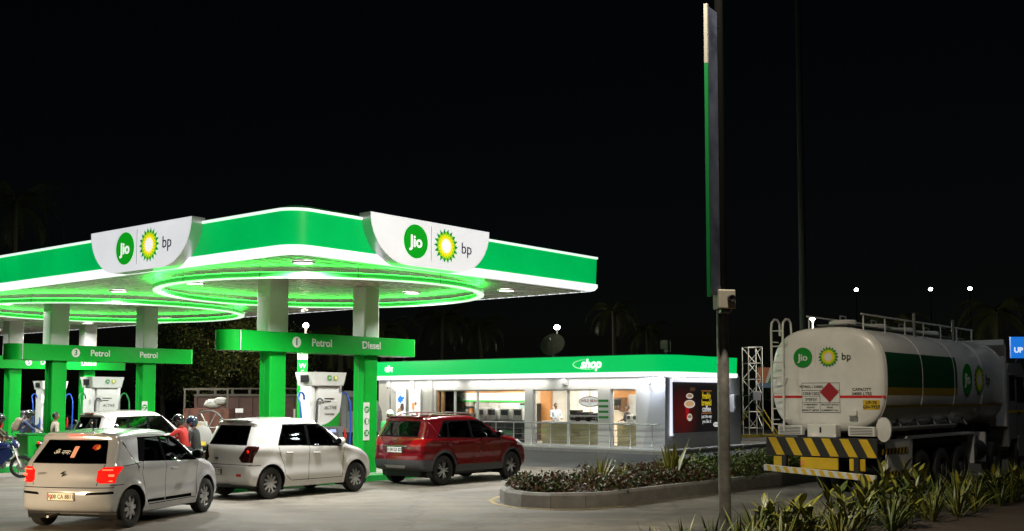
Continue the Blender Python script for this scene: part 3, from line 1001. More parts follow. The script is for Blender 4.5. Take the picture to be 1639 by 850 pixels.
bx('rule_line', m_o, fc, .3, 1.15, -.104, -.101, 1.645, 1.665)
bx('rule_line', m_o, fc, .3, 1.15, -.104, -.101, .745, .765)
def disc(cx, cz, a, b_, col, name, z):
    MB().add(oval(a, b_, z, SD(cx, cz, -.1)), [tuple(range(36))]).build(name, emis('print_%.2f_%.2f_%.2f' % col, col, .6), fc, fix=False)
q = MB().add([SD(0, 0, -.1) @ Vector(p) for p in ((-.98, 1.2, .002), (-.66, 1.2, .002), (-.72, .55, .002), (-.92, .55, .002))], [(0, 1, 2, 3)])
q.build('red_cup', emis('print_red', (.45, .01, .02), .6), fc, fix=False)
disc(-.64, .6, .20, .15, (.75, .68, .55), 'cup_base', .003)
disc(-.64, .63, .15, .06, (.35, .2, .12), 'cup_shadow', .004)
disc(-.64, 1.13, .42, .16, (.85, .80, .7), 'saucer', .005)
disc(-.64, 1.14, .34, .115, (.72, .42, .2), 'coffee_top', .006)
disc(-.62, 1.45, .28, .11, (.8, .72, .6), 'upper_cup', .003)
disc(-.62, 1.46, .2, .065, (.40, .25, .15), 'upper_coffee', .004)
disc(1.5, .28, .25, .1, (.85, .85, .8), 'oval_mark', .003)
for k in range(5):
    disc(-.55 + .08 * k, 1.72, .03, .09, (.12, .06, .03), 'steam', .003)
lettering('WILD BEAN', .07, m_black_text, fc, SD(1.5, .28, -.105), ext=.001)
# washes of light on the pilaster: the box's own top lamp
pl2 = bx('pilaster_light', m_white_paint, shop, -.36, -.28, .05, .75, 2.955, 2.984)
lamp('pilaster_lamp', 'AREA', pl2, (-.32, .4, 2.95), 34, (.78, .85, 1.0), rot=(0, R(-12), 0), shape='RECTANGLE', size=.07, size_y=.65)
# small fittings
def cctv(pos, yaw, label):
    t = thing('security_camera', label, 'camera', pos, yaw, 'security cameras on the shop wall')
    MB().cyl((0, 0, .0), (-.16, 0, .0), .025, n=8).build('bracket', m_white_paint, t)
    b_ = MB().rbox(-.36, -.08, -.05, .05, -.11, -.02, .02).build('housing', m_white_paint, t, True)
    MB().cyl((-.365, 0, -.065), (-.375, 0, -.065), .035, n=12).build('lens', m_black, b_)
cctv(S(SX, SY + .75, 2.78), ANG + .9, 'white security camera beside the coffee poster corner')
cctv(S(SX - .09, SY + 15.1, 2.68), ANG + .6, 'dark-lensed security camera over the left wall posters')
t = thing('wall_speaker', 'small white box speaker on the shop wall above the window', 'speaker', S(SX - .005, SY + 4.75, 2.68), ANG)
MB().rbox(-.14, 0, -.11, .11, 0, .26, .02).build('cabinet', m_white_paint, t)
MB().rbox(-.146, -.141, -.085, .085, .03, .23, .002).build('grille', mat('speaker_grille', (.4, .4, .4), .6), t)
# handrail in front
t = thing('steel_handrail', 'stainless steel handrail along the edge of the shop step', 'railing', S(21.55, 4.75), ANG)
YS = [.25 + .975 * k for k in range(15)]
for y in YS:
    p = MB().tube([(0, y, 1.1), (0, y, .12), (-.03, y, .04), (-.1, y, .03)], .022, 8).build('post', m_silver, t, True)
MB().tube([(0, -.05, 1.13), (0, YS[-1] + .1, 1.13)], .03, 10).build('top_rail', m_silver, t, True)
for z in (.88, .66, .42):
    MB().tube([(0, .0, z), (0, YS[-1], z)], .011, 6).build('lower_rail', m_silver, t, True)
# satellite dish on the roof
t = thing('satellite_dish', 'grey satellite dish standing on the shop roof', 'antenna', S(SX + 2.5, SY + 7.3, 3.87), ANG)
Md = Matrix.Translation((0, 0, .62)) @ Matrix.Rotation(R(200), 4, 'Z') @ Matrix.Rotation(R(62), 4, 'Y')
MB().lathe([(.001, -.0), (.25, .015), (.4, .05), (.56, .11), (.565, .10), (.4, .04), (.25, .0), (.001, -.015)], 32, Md).build('reflector', mat('dish_grey', (.30, .28, .24), .6, var=.2), t, True)
MB().tube([(0, 0, 0), (0, 0, .62)], .04, 8).build('mast', m_grey_metal, t)
MB().tube([Md @ Vector((.54, 0, .10)), Md @ Vector((.1, 0, .65))], .02, 6).build('feed_arm', m_grey_metal, t)
MB().rbox(-.07, .07, -.07, .07, -.1, .1, .02).build('feed_horn', m_grey_metal, t, M=Md @ Matrix.Translation((.08, 0, .68)))
t = thing('roof_camera_box', 'small box with floodlight on the shop roof edge', 'camera', S(SX + 1.6, SY + .9, 3.87), ANG)
MB().cyl((0, 0, 0), (0, 0, .25), .03, n=8).build('stem', m_grey_metal, t)
MB().rbox(-.12, .12, -.18, .18, .25, .62, .03).build('housing', mat('beige_box', (.4, .38, .34), .5), t)
MB().rbox(-.3, -.1, -.3, -.1, .12, .24, .03).build('lamp_head', m_white_paint, t)
# wall box on the far corner
t = thing('wall_cabinet', 'small white cabinet fixed behind the shop corner post', 'cabinet', S(SX + 5.5, SY - .12, 1.55), ANG)
MB().rbox(-.3, .3, -.12, .1, 0, .75, .02).build('box', m_white_paint, t)
MB().rbox(-.24, .24, -.135, -.121, .08, .68, .005).build('door', m_white_text, t)
# ================================================================== cars
def chaikin(p, it=2, closed=True):
    for _ in range(it):
        q = []
        for i in range(len(p)):
            a, b = p[i], p[(i + 1) % len(p)]
            q.append((a[0] * .8 + b[0] * .2, a[1] * .8 + b[1] * .2))
            q.append((a[0] * .2 + b[0] * .8, a[1] * .2 + b[1] * .8))
        p = q
    return p
def resample(p, n):
    d = [0]
    for i in range(len(p)):
        a, b = p[i], p[(i + 1) % len(p)]
        d.append(d[-1] + math.hypot(b[0] - a[0], b[1] - a[1]))
    out, j = [], 0
    for k in range(n):
        t = d[-1] * k / n
        while d[j + 1] < t:
            j += 1
        a, b = p[j], p[(j + 1) % len(p)]
        u = (t - d[j]) / max(1e-9, d[j + 1] - d[j])
        out.append((a[0] + (b[0] - a[0]) * u, a[1] + (b[1] - a[1]) * u))
    return out
def inpoly(p, poly):
    c = False
    for i in range(len(poly)):
        a, b = poly[i], poly[i - 1]
        if (a[1] > p[1]) != (b[1] > p[1]) and p[0] < (b[0] - a[0]) * (p[1] - a[1]) / (b[1] - a[1]) + a[0]:
            c = not c
    return c
def convex_parts(poly):
    return poly

class CarShell:
    def __init__(s, sp):
        s.sp = sp
        L, N = sp['L'], 190
        sil = resample(chaikin(sp['sil'], 2), N)
        area = sum(sil[i][0] * sil[(i + 1) % N][1] - sil[(i + 1) % N][0] * sil[i][1] for i in range(N))
        if area > 0:
            sil = sil[::-1]
        bm = bmesh.new()
        zc, xa, xb = sp['zc'], .24 * L, .76 * L
        cols = []
        for i in range(N):
            p = sil[i]
            a, b = sil[i - 2], sil[(i + 2) % N]
            t = Vector((b[0] - a[0], b[1] - a[1])).normalized()
            n = Vector((t.y, -t.x))          # inward for clockwise
            Re = sp['edge'] if p[1] > .4 else .04
            q = Vector(p) + n * Re
            Wq = s.W(q.x, q.y)
            col = []
            for f in (0, .2, .4, .58, .74, .87, .96):
                col.append((p[0], (Wq - Re) * f, p[1]))
            for ph in (15, 30, 45, 60, 75, 90):
                h = R(ph)
                o = Re * (1 - math.cos(h))
                col.append((p[0] + n.x * o, Wq - Re + Re * math.sin(h), p[1] + n.y * o))
            C = Vector((min(max(q.x, xa), xb), zc))
            for r in (.08, .16, .25, .34, .44, .55, .67, .8, .9, 1.0):
                P = q + (C - q) * r
                col.append((P.x, s.W(P.x, P.y), P.y))
            cols.append(col)
        M_ = len(cols[0])
        for sg in (1, -1):
            vv = [[bm.verts.new(s.deform(x, y * sg, z)) for x, y, z in col] for col in cols]
            for i in range(N):
                c0, c1 = vv[i], vv[(i + 1) % N]
                for j in range(M_ - 1):
                    f = (c0[j], c1[j], c1[j + 1], c0[j + 1])
                    bm.faces.new(f if sg > 0 else f[::-1])
        bmesh.ops.remove_doubles(bm, verts=bm.verts[:], dist=.0008)
        bmesh.ops.dissolve_degenerate(bm, edges=bm.edges[:], dist=.0005)
        bmesh.ops.recalc_face_normals(bm, faces=bm.faces[:])
        for f in bm.faces:
            f.smooth = True
        s.bm = bm
        s.regions = [('body', None)]
    def W(s, x, z):
        sp = s.sp
        L, w, zb, H = sp['L'], sp['w'], sp['zb'], sp['H']
        r = w
        if z < .48:
            r -= .07 * ((.48 - z) / .28) ** 2
        if z > zb:
            t = (z - zb) / (H - zb)
            r -= .02 * min(1, (z - zb) / .05) + sp['tum'] * t ** 1.15
        r += .014 * math.exp(-((z - zb + .06) / .05) ** 2) - .010 * math.exp(-((z - .60) / .10) ** 2)
        if x < .7:
            r -= w * sp.get('rt', .07) * ((.7 - x) / .7) ** 2
        if x > L - 1.0:
            r -= w * .11 * ((x - L + 1.0) / 1.0) ** 2.2
        for xw in sp['wx']:
            d = math.hypot(x - xw, z - sp['wr'])
            r += sp.get('flare', .02) * math.exp(-((d - sp['ar']) / .075) ** 2) * (1 if z < zb else 0)
        return r
    def deform(s, x, y, z):
        sp = s.sp
        k = min(1.1, abs(y) / sp['w'])
        z2 = z - .045 * k * k if z > sp['H'] - .14 else (z - .03 * k * k * max(0, (z - sp['zb']) / (sp['H'] - sp['zb'])) if z > sp['zb'] else z)
        return (x + sp['cr'] * k ** 2.4 * max(0, 1 - x / 1.0) - sp['cf'] * k ** 2.4 * max(0, 1 - (sp['L'] - x) / 1.2), y, z2)
    def sel(s, view):
        out = []
        for f in s.bm.faces:
            n, c = f.normal, f.calc_center_median()
            if view == 'side' and abs(c.y) > .3 and abs(n.y) > .42 and abs(n.x) < .75:
                out.append(f)
            elif view == 'rear' and c.x < .56 and n.x < -.18 and abs(n.y) < .93:
                out.append(f)
            elif view == 'front' and c.x > s.sp['L'] - 1.9 and n.x > .18 and abs(n.y) < .93:
                out.append(f)
            elif view == 'any':
                out.append(f)
        return out
    def cut(s, view, polys, name, m, only=(0,), delete=False, sides=None):
        """cut polygons given in side (x,z) or rear/front (y,z); faces inside become the region"""
        if not isinstance(polys[0][0], (list, tuple)):
            polys = [polys]
        bm = s.bm
        ax = 0 if view == 'side' else 1
        idx = len(s.regions)
        if name not in [r[0] for r in s.regions]:
            s.regions.append((name, m))
        else:
            idx = [r[0] for r in s.regions].index(name)
        for poly in polys:
            lo = (min(p[0] for p in poly) - .02, min(p[1] for p in poly) - .02)
            hi = (max(p[0] for p in poly) + .02, max(p[1] for p in poly) + .02)
            def near(f):
                us = [v.co[ax] for v in f.verts]
                zs = [v.co.z for v in f.verts]
                return max(us) > lo[0] and min(us) < hi[0] and max(zs) > lo[1] and min(zs) < hi[1]
            for i in range(len(poly)):
                a, b = poly[i - 1], poly[i]
                co = [0, 0, a[1]]
                co[ax] = a[0]
                no = [0, 0, 0]
                no[ax] = b[1] - a[1]
                no[2] = -(b[0] - a[0])
                if Vector(no).length < 1e-6:
                    continue
                elo = (min(a[0], b[0]) - .03, min(a[1], b[1]) - .03)
                ehi = (max(a[0], b[0]) + .03, max(a[1], b[1]) + .03)
                fs = []
                for f in s.sel(view):
                    if f.material_index in only:
                        us = [v.co[ax] for v in f.verts]
                        zs = [v.co.z for v in f.verts]
                        if max(us) > elo[0] and min(us) < ehi[0] and max(zs) > elo[1] and min(zs) < ehi[1]:
                            fs.append(f)
                geom = set(fs)
                for f in fs:
                    geom.update(f.edges)
                    geom.update(f.verts)
                bmesh.ops.bisect_plane(bm, geom=list(geom), dist=.0004, plane_co=co, plane_no=no)
            for f in s.sel(view):
                if f.material_index in only:
                    c = f.calc_center_median()
                    if inpoly((c[ax], c.z), poly) and (sides is None or c.y * sides > 0):
                        f.material_index = idx
        if delete:
            bmesh.ops.delete(bm, geom=[f for f in bm.faces if f.material_index == idx], context='FACES')
    def extract(s, parent, body_mat, split=(), subs=None):
        """one object per region (regions in split give one object per connected side)"""
        bm = s.bm
        out = {}
        for idx, (name, m) in enumerate(s.regions):
            groups = {}
            for f in bm.faces:
                if f.material_index == idx:
                    c = f.calc_center_median()
                    key = 0
                    if name.split('|')[0] in split:
                        key = 1 if c.y > 0 else -1
                    groups.setdefault(key, []).append(f)
            for key, fs in groups.items():
                ids, vs = {}, []
                faces = []
                for f in fs:
                    ff = []
                    for v in f.verts:
                        if v.index not in ids:
                            ids[v.index] = len(vs)
                            vs.append(v.co.copy())
                        ff.append(ids[v.index])
                    faces.append(ff)
                me = bpy.data.meshes.new(name.split('|')[0])
                me.from_pydata(vs, [], faces)
                me.materials.append(m or body_mat)
                me.polygons.foreach_set('use_smooth', [True] * len(me.polygons))
                par = parent
                nm = name.split('|')[0]
                o = put(nm, me, par)
                # keep the shading of the whole shell across the cuts
                me.normals_split_custom_set_from_vertices([s.vn[i] for i in ids])
                out.setdefault(name, []).append(o)
        return out
    def finish(s):
        s.bm.verts.index_update()
        s.bm.normal_update()
        s.vn = {v.index: v.normal.copy() for v in s.bm.verts}

def seg_strip(pts, hw=.006):
    """thin polygons along a polyline, for panel gaps"""
    out = []
    for a, b in zip(pts, pts[1:]):
        d = Vector((b[0] - a[0], b[1] - a[1])).normalized()
        n = Vector((-d.y, d.x)) * hw
        out.append([(a[0] + n.x, a[1] + n.y), (b[0] + n.x, b[1] + n.y), (b[0] - n.x, b[1] - n.y), (a[0] - n.x, a[1] - n.y)])
    return out
def circle(cx, cz, r, n=26):
    return [(cx + r * math.cos(2 * PI * k / n), cz + r * math.sin(2 * PI * k / n)) for k in range(n)]

m_cglass = glass('tinted_car_glass', (.28, .30, .29))
m_cglass_clear = glass('light_car_glass', (.45, .48, .47))
m_cglass_dark = glass('dark_rear_glass', (.05, .05, .052))
m_interior = mat('car_interior', (.025, .025, .027), .8)
m_alloy = mat('silver_alloy', (.55, .56, .57), .3, .9, var=.15)
m_tail_lit = emis('tail_lamp_lit', (1.0, .012, .006), .95, (.35, .006, .006), .15)
m_tail_led = emis('tail_led_bar', (1.0, .10, .04), 3.2, (.4, .05, .03))
m_trim = mat('matt_black_trim', (.006, .006, .007), .9, spec=0.0)
m_tail_off = mat('tail_lamp_red', (.30, .006, .006), .08, coat=1)
m_tail_dark = mat('tail_lamp_smoked', (.03, .006, .006), .1, coat=1)
m_head = mat('head_lamp_glass', (.7, .72, .75), .05, .3, coat=1)
m_amber = mat('reflector_red', (.45, .01, .01), .2)

def wheel(parent, x, y, r, w, style):
    """wheel part with tyre, rim, spokes; outer face towards sign(y)"""
    sg = 1 if y > 0 else -1
    M = Matrix.Translation((x, y, r)) @ Matrix.Rotation(-sg * PI / 2, 4, 'X')     # local z = outwards
    wo = put('wheel', None, parent, M=M)
    rr = r * .64
    MB().lathe([(rr, -w * .5), (r * .86, -w * .5), (r * .97, -w * .42), (r, -w * .25), (r, w * .25), (r * .97, w * .42), (r * .86, w * .5), (rr * 1.02, w * .46), (rr, w * .4)], 40).build('tyre', m_rubber, wo, True)
    MB().lathe([(rr, -w * .4), (rr, w * .42), (rr * .95, w * .44), (rr * .91, w * .38), (rr * .88, -w * .1), (.001, -w * .12)], 40).build('rim', m_black, wo, True)
    n = {'five': 5, 'ten': 10, 'cover': 8, 'twin': 10}[style]
    for k in range(n):
        a = 2 * PI * k / n
        if style == 'twin':
            a = 2 * PI * (k // 2) / 5 + (.20 if k % 2 else -.20)
        wd = {'five': .075, 'ten': .035, 'cover': .048, 'twin': .020}[style] * r / .3
        tw = .10 if style in ('cover', 'ten') else 0
        z0, z1 = w * .34, w * .42
        q = MB()
        c, s_ = math.cos(a), math.sin(a)
        c2, s2 = math.cos(a + tw), math.sin(a + tw)
        ri, ro = rr * .16, rr * .95
        pts = []
        for (rad, cc, ss, ww, zz) in ((ri, c, s_, wd * .75, z1), (ro, c2, s2, wd * .55, z0)):
            for e in (-1, 1):
                pts.append((rad * cc - e * ww * ss, rad * ss + e * ww * cc, zz))
        pts += [(p[0], p[1], p[2] - w * .16) for p in pts]
        q.add(pts, [(0, 1, 3, 2), (0, 2, 6, 4), (1, 5, 7, 3), (0, 4, 5, 1), (2, 3, 7, 6)])
        q.build('spoke', m_alloy, wo)
    MB().lathe([(rr * .25, w * .3), (rr * .25, w * .44), (rr * .18, w * .47), (.001, w * .47)], 16).build('hub_cap', m_alloy, wo, True)
    return wo

m_plate_w = mat('white_plate', (.75, .74, .70), .4, var=.08)
def number_plate(parent, M, txt, m_face, w=.5, h=.12, bold=.002):
    p = MB()
    p.mb(MB().rbox(-w / 2, w / 2, -h / 2, h / 2, 0, .008, .003), M)
    po = p.build('number_plate', m_face, parent)
    f = MB()
    for a in ((-w / 2 - .008, w / 2 + .008, h / 2, h / 2 + .01), (-w / 2 - .008, w / 2 + .008, -h / 2 - .01, -h / 2)):
        f.mb(MB().box(a[0], a[1], a[2], a[3], -.002, .011), M)
    for a in ((-w / 2 - .01, -w / 2), (w / 2, w / 2 + .01)):
        f.mb(MB().box(a[0], a[1], -h / 2, h / 2, -.002, .011), M)
    f.build('plate_frame', m_black, po)
    lettering(txt, h * .82, m_black_text, po, M @ Matrix.Translation((0, -.002, .0095)), bold=bold, ext=.001, sx=.9)
    return po

def ray_on(sh, x, z, sg=-1):
    return sh.W(x, z)

def make_car(sp, label, loc, rz, group=None, shell_only=False):
    t = thing(sp['name'], label, sp.get('cat', 'car'), loc, rz, group)
    t.scale = sp.get('scale', (1.03, 1.03, 1.075))
    sh = CarShell(sp)
    L, wr, ar = sp['L'], sp['wr'], sp['ar']
    body = sp['mat']
    for xw in sp['wx']:
        sh.cut('side', circle(xw, wr + .01, ar), 'arch', None, delete=True)
    for i, g in enumerate(sp['glass']):
        sh.cut('side', g, 'window|%d' % i, sp.get('gm', m_cglass))
    sh.cut('side', sp['trim'], 'window_trim', m_trim)
    sh.cut('rear', sp['rglass'], 'rear_window', sp.get('rgm', m_cglass_dark))
    if 'rtrim' in sp:
        sh.cut('rear', sp['rtrim'], 'rear_trim', m_trim)
    sh.cut('front', sp['fglass'], 'windscreen', sp.get('fgm', m_cglass_clear))
    for view, polys, nm, m in sp.get('extra', ()):
        mir = polys
        if view in ('rear', 'front'):
            mir = []
            for p in polys:
                mir.append(p)
                mir.append([(-y, z) for y, z in p][::-1])
        sh.cut(view, mir, nm, m)
    for view, pts in sp.get('seams', ()):
        sh.cut(view, seg_strip(pts, sp.get('seam_w', .006)), 'panel_gap', m_trim, only=tuple(range(0, len(sh.regions))) if 0 else (0,))
    if 'doors' in sp:
        for i, d in enumerate(sp['doors']):
            sh.cut('side', d, 'door|%d' % i, body)
    if 'gate' in sp:
        sh.cut('rear', sp['gate'], 'tailgate', body)
    sh.finish()
    out = sh.extract(t, body, split=('window', 'window_trim', 'bumper_strip', 'arch_cladding', 'sill_cladding', 'door', 'tail_lamp', 'head_lamp', 'fog_reflector', 'mud_flap', 'side_moulding'))
    # interior lining: the same shell a little inside, open at the glass
    bm = sh.bm
    gi = [i for i, r in enumerate(sh.regions) if r[0].split('|')[0] in ('window', 'rear_window', 'windscreen')]
    ids, vs, fs = {}, [], []
    for f in bm.faces:
        if f.material_index in gi:
            continue
        ff = []
        for v in f.verts:
            if v.index not in ids:
                ids[v.index] = len(vs)
                vs.append(v.co - sh.vn[v.index] * .022)
            ff.append(ids[v.index])
        fs.append(ff)
    me = bpy.data.meshes.new('interior_lining')
    me.from_pydata(vs, [], fs)
    me.materials.append(m_interior)
    put('interior_lining', me, t)
    bm.free()
    # wheel wells, underbody, wheels
    for xw in sp['wx']:
        for sg in (1, -1):
            yo = sh.W(xw, wr + ar) - .02
            w_ = MB()
            n = 20
            arc = [(xw + (ar + .012) * math.cos(PI * k / n - .12 + .24 * 0), wr + .01 + (ar + .012) * math.sin(PI * k / n)) for k in range(n + 1)]
            arc = [(xw + (ar + .012) * math.cos(a), wr + .01 + (ar + .012) * math.sin(a)) for a in [R(-25) + R(230) * k / n for k in range(n + 1)]]
            w_.loft([[(px_, sg * min(yo, sh.W(px_, max(.3, pz)) - .03), pz) for px_, pz in arc], [(px_, sg * .5, pz) for px_, pz in arc]], False, False)
            w_.add([(px_, sg * .5, pz) for px_, pz in arc], [tuple(range(n + 1))])
            w_.build('wheel_well', m_black, t)
            wheel(t, xw, sg * (sh.W(xw, .55) - sp['tw'] * .5 - .012), wr, sp['tw'], sp['style'])
    MB().rbox(.3, L - .3, -.6, .6, .19, .42, .04).build('underbody', m_black, t)
    # seats
    zf = sp['zb'] - .6
    for (xs, ys) in ((L * .30, .33), (L * .30, -.33), (L * .52, .36), (L * .52, -.36)):
        st = MB()
        st.rbox(xs - .02, xs + .45, ys - .24, ys + .24, zf + .05, zf + .24, .05)
        st.mb(MB().rbox(-.07, .07, -.23, .23, 0, .62, .05), Matrix.Translation((xs - .03, ys, zf + .2)) @ Matrix.Rotation(R(-14), 4, 'Y'))
        st.mb(MB().rbox(-.05, .05, -.13, .13, 0, .19, .04), Matrix.Translation((xs - .19, ys, zf + .83)) @ Matrix.Rotation(R(-10), 4, 'Y'))
        st.build('seat', mat('seat_fabric', (.03, .03, .032), .9), t, True)
    MB().rbox(L * .70, L * .70 + .35, -.62, .62, sp['zb'] - .35, sp['zb'] - .03, .06).build('dashboard', m_interior, t, True)
    Ms = Matrix.Translation((L * .655, -.36, sp['zb'] - .06)) @ Matrix.Rotation(R(-65), 4, 'Y')
    MB().tube([Ms @ Vector((.18 * math.cos(2 * PI * k / 20), .18 * math.sin(2 * PI * k / 20), 0)) for k in range(21)], .017, 6).build('steering_wheel', m_black, t, True)
    # mirrors
    for sg in (1, -1):
        xm, zm = sp['mirror']
        y = sh.W(xm, zm) - .02
        mo = MB().sph((xm, sg * (y + .13), zm + .06), (.07, .115, .085), 14, 8).build('mirror', sp.get('mm', body), t, True)
        MB().tube([(xm + .03, sg * (y - .03), zm), (xm, sg * (y + .08), zm + .02)], .025, 6).build('mirror_arm', m_black, mo)
        q = MB().add([(xm - .071, sg * (y + .13) + .09 * math.cos(2 * PI * k / 14), zm + .06 + .062 * math.sin(2 * PI * k / 14)) for k in range(14)], [tuple(range(14))])
        q.build('mirror_glass', m_chrome, mo)
    # door handles
    for sg in (1, -1):
        for xh, zh in sp['handles']:
            y = sh.W(xh, zh) + .008
            MB().rbox(xh - .09, xh + .09, sg * y - .014, sg * y + .014, zh - .016, zh + .016, .012).build('door_handle', sp.get('hm', body), t, True)
    return t, sh

def rear_mat(x, y, z, tilt=0):
    """matrix on the rear face: local x to the right seen from behind (-y world), y up, z backwards"""
    return facing((x, y, z), (0, -1, 0)) @ Matrix.Rotation(R(-tilt), 4, 'X')

m_car_white = mat('white_car_paint', (.58, .575, .56), .2, var=.06, vscale=2, coat=.8, rvar=.05)
m_car_silver = mat('pearl_silver_paint', (.50, .515, .54), .2, .3, var=.08, vscale=2, coat=.8, rvar=.05)
m_car_beige = mat('silver_grey_paint', (.50, .48, .45), .25, .35, var=.08, vscale=2, coat=.8)
m_car_red = mat('wine_red_paint', (.15, .004, .008), .2, .2, var=.1, vscale=2, coat=1.0, rvar=.04)

# ---- older white hatchback
SW_OLD = dict(name='hatchback_car', L=3.72, w=.85, H=1.53, zb=.98, zc=.66, tum=.17, edge=.10, cr=.12, cf=.20, wx=(.66, 3.05), wr=.30, ar=.355, tw=.19, style='ten', mat=m_car_white,
    sil=[(.22, .25), (.05, .30), (0, .44), (.0, .60), (.035, .70), (.075, .92), (.12, 1.03), (.37, 1.41), (.33, 1.47), (.46, 1.505), (.95, 1.535), (1.5, 1.54), (1.98, 1.50), (2.72, 1.03), (2.84, .985), (3.35, .88), (3.60, .76), (3.70, .60), (3.72, .42), (3.66, .28), (3.5, .22), (3.0, .2), (.8, .2)],
    glass=[[(.86, 1.02), (1.62, .99), (1.62, 1.385), (1.06, 1.38)], [(1.70, .99), (2.50, .965), (2.06, 1.36), (1.70, 1.388)]],
    trim=[(.82, 1.005), (2.62, .945), (2.10, 1.405), (1.04, 1.405)],
    rglass=[(-.60, 1.045), (.60, 1.045), (.50, 1.365), (-.50, 1.365)],
    rtrim=[(-.63, 1.02), (.63, 1.02), (.525, 1.39), (-.525, 1.39)],
    fglass=[(-.64, 1.06), (.64, 1.06), (.52, 1.44), (-.52, 1.44)],
    extra=[('rear', [[(.50, .78), (.60, .70), (.95, .70), (.95, 1.01), (.66, 1.01)]], 'tail_lamp', m_tail_dark), ('side', [[(-.1, .70), (.17, .72), (.36, 1.0), (-.1, 1.01)]], 'tail_lamp', m_tail_dark),
           ('side', [[(3.16, .74), (3.40, .70), (3.75, .68), (3.75, .86), (3.30, .88)]], 'head_lamp', m_head), ('front', [[(.42, .68), (.95, .66), (.95, .86), (.5, .82)]], 'head_lamp', m_head),
           ('rear', [[(.48, .44), (.62, .44), (.62, .49), (.48, .49)]], 'fog_reflector', m_amber)],
    seams=[('side', [(1.02, .45), (1.0, .62), (.86, .86), (.84, .99)]), ('side', [(1.66, .32), (1.67, 1.0)]), ('side', [(2.62, .34), (2.66, .92)]), ('side', [(1.02, .45), (1.2, .33), (2.62, .33)]), ('side', [(.05, .645), (.36, .645)]),
           ('rear', [(-.92, .66), (.92, .66)]), ('rear', [(-.55, .68), (-.63, 1.0)]), ('rear', [(.55, .68), (.63, 1.0)])],
    doors=[[(1.03, .46), (1.2, .34), (1.655, .34), (1.66, .98), (.85, 1.0), (.87, .87), (1.0, .63)], [(1.675, .33), (2.61, .33), (2.65, .93), (1.68, .99)]],
    gate=[(-.54, .67), (.54, .67), (.62, 1.02), (-.62, 1.02)], mirror=(2.48, .99), handles=((1.12, .86), (1.88, .84)))
# ---- newer pearl hatchback
SW_NEW = dict(name='hatchback_car', L=3.845, w=.868, H=1.53, zb=.985, zc=.66, tum=.185, edge=.10, cr=.15, cf=.20, wx=(.66, 3.11), wr=.305, ar=.36, tw=.19, style='cover', mat=m_car_silver, flare=.03,
    sil=[(.24, .25), (.05, .30), (0, .44), (-.01, .60), (.04, .72), (.07, .92), (.13, 1.04), (.42, 1.38), (.36, 1.455), (.48, 1.495), (1.0, 1.53), (1.55, 1.535), (2.0, 1.495), (2.80, 1.03), (2.92, .995), (3.45, .90), (3.70, .78), (3.82, .60), (3.845, .42), (3.78, .28), (3.6, .22), (3.0, .2), (.8, .2)],
    glass=[[(1.02, 1.03), (1.62, 1.0), (1.62, 1.375), (1.22, 1.37)], [(1.70, 1.0), (2.56, .975), (2.10, 1.345), (1.70, 1.378)]],
    trim=[(.84, 1.02), (2.70, .955), (2.14, 1.395), (1.0, 1.40)],
    rglass=[(-.66, 1.03), (.66, 1.03), (.53, 1.36), (-.53, 1.36)],
    rtrim=[(-.675, 1.015), (.675, 1.015), (.545, 1.37), (-.545, 1.37)],
    fglass=[(-.64, 1.07), (.64, 1.07), (.52, 1.44), (-.52, 1.44)],
    extra=[('rear', [[(.56, .76), (.62, .72), (.95, .73), (.95, .97), (.66, .965), (.57, .91)]], 'tail_lamp', m_tail_lit), ('side', [[(-.1, .73), (.16, .73), (.40, .97), (-.1, .98)]], 'tail_lamp', m_tail_lit),
           ('side', [[(3.22, .76), (3.5, .70), (3.87, .66), (3.87, .88), (3.36, .90)]], 'head_lamp', m_head), ('front', [[(.42, .68), (.98, .66), (.98, .88), (.5, .82)]], 'head_lamp', m_head),
           ('rear', [[(.42, .545), (.85, .56), (.85, .60), (.45, .585)]], 'bumper_strip', m_trim), ('side', [[(-.1, .56), (.2, .56), (.2, .60), (-.1, .60)]], 'bumper_strip', m_trim),
           ('side', [[(1.12, .355), (1.66, .345), (1.66, .395), (1.10, .40)], [(1.69, .345), (2.58, .335), (2.55, .39), (1.69, .395)]], 'side_moulding', m_trim)],
    seams=[('side', [(1.05, .45), (1.03, .62), (.92, .86), (.98, 1.02)]), ('side', [(1.67, .32), (1.67, 1.0)]), ('side', [(2.70, .34), (2.74, .92)]), ('side', [(1.05, .45), (1.2, .32), (2.70, .32)]), ('side', [(.05, .69), (.40, .69)]), ('side', [(.40, .97), (.98, 1.01)]),
           ('rear', [(-.92, .655), (.92, .655)]), ('rear', [(-.57, .68), (-.66, 1.0)]), ('rear', [(.57, .68), (.66, 1.0)])],
    doors=[[(1.06, .46), (1.2, .33), (1.66, .33), (1.66, 1.0), (.99, 1.03), (.93, .87), (1.03, .63)], [(1.68, .325), (2.69, .325), (2.73, .93), (1.68, 1.0)]],
    gate=[(-.56, .665), (.56, .665), (.65, 1.02), (-.65, 1.02)], mirror=(2.58, 1.0), handles=((1.92, .86),), mm=m_black)
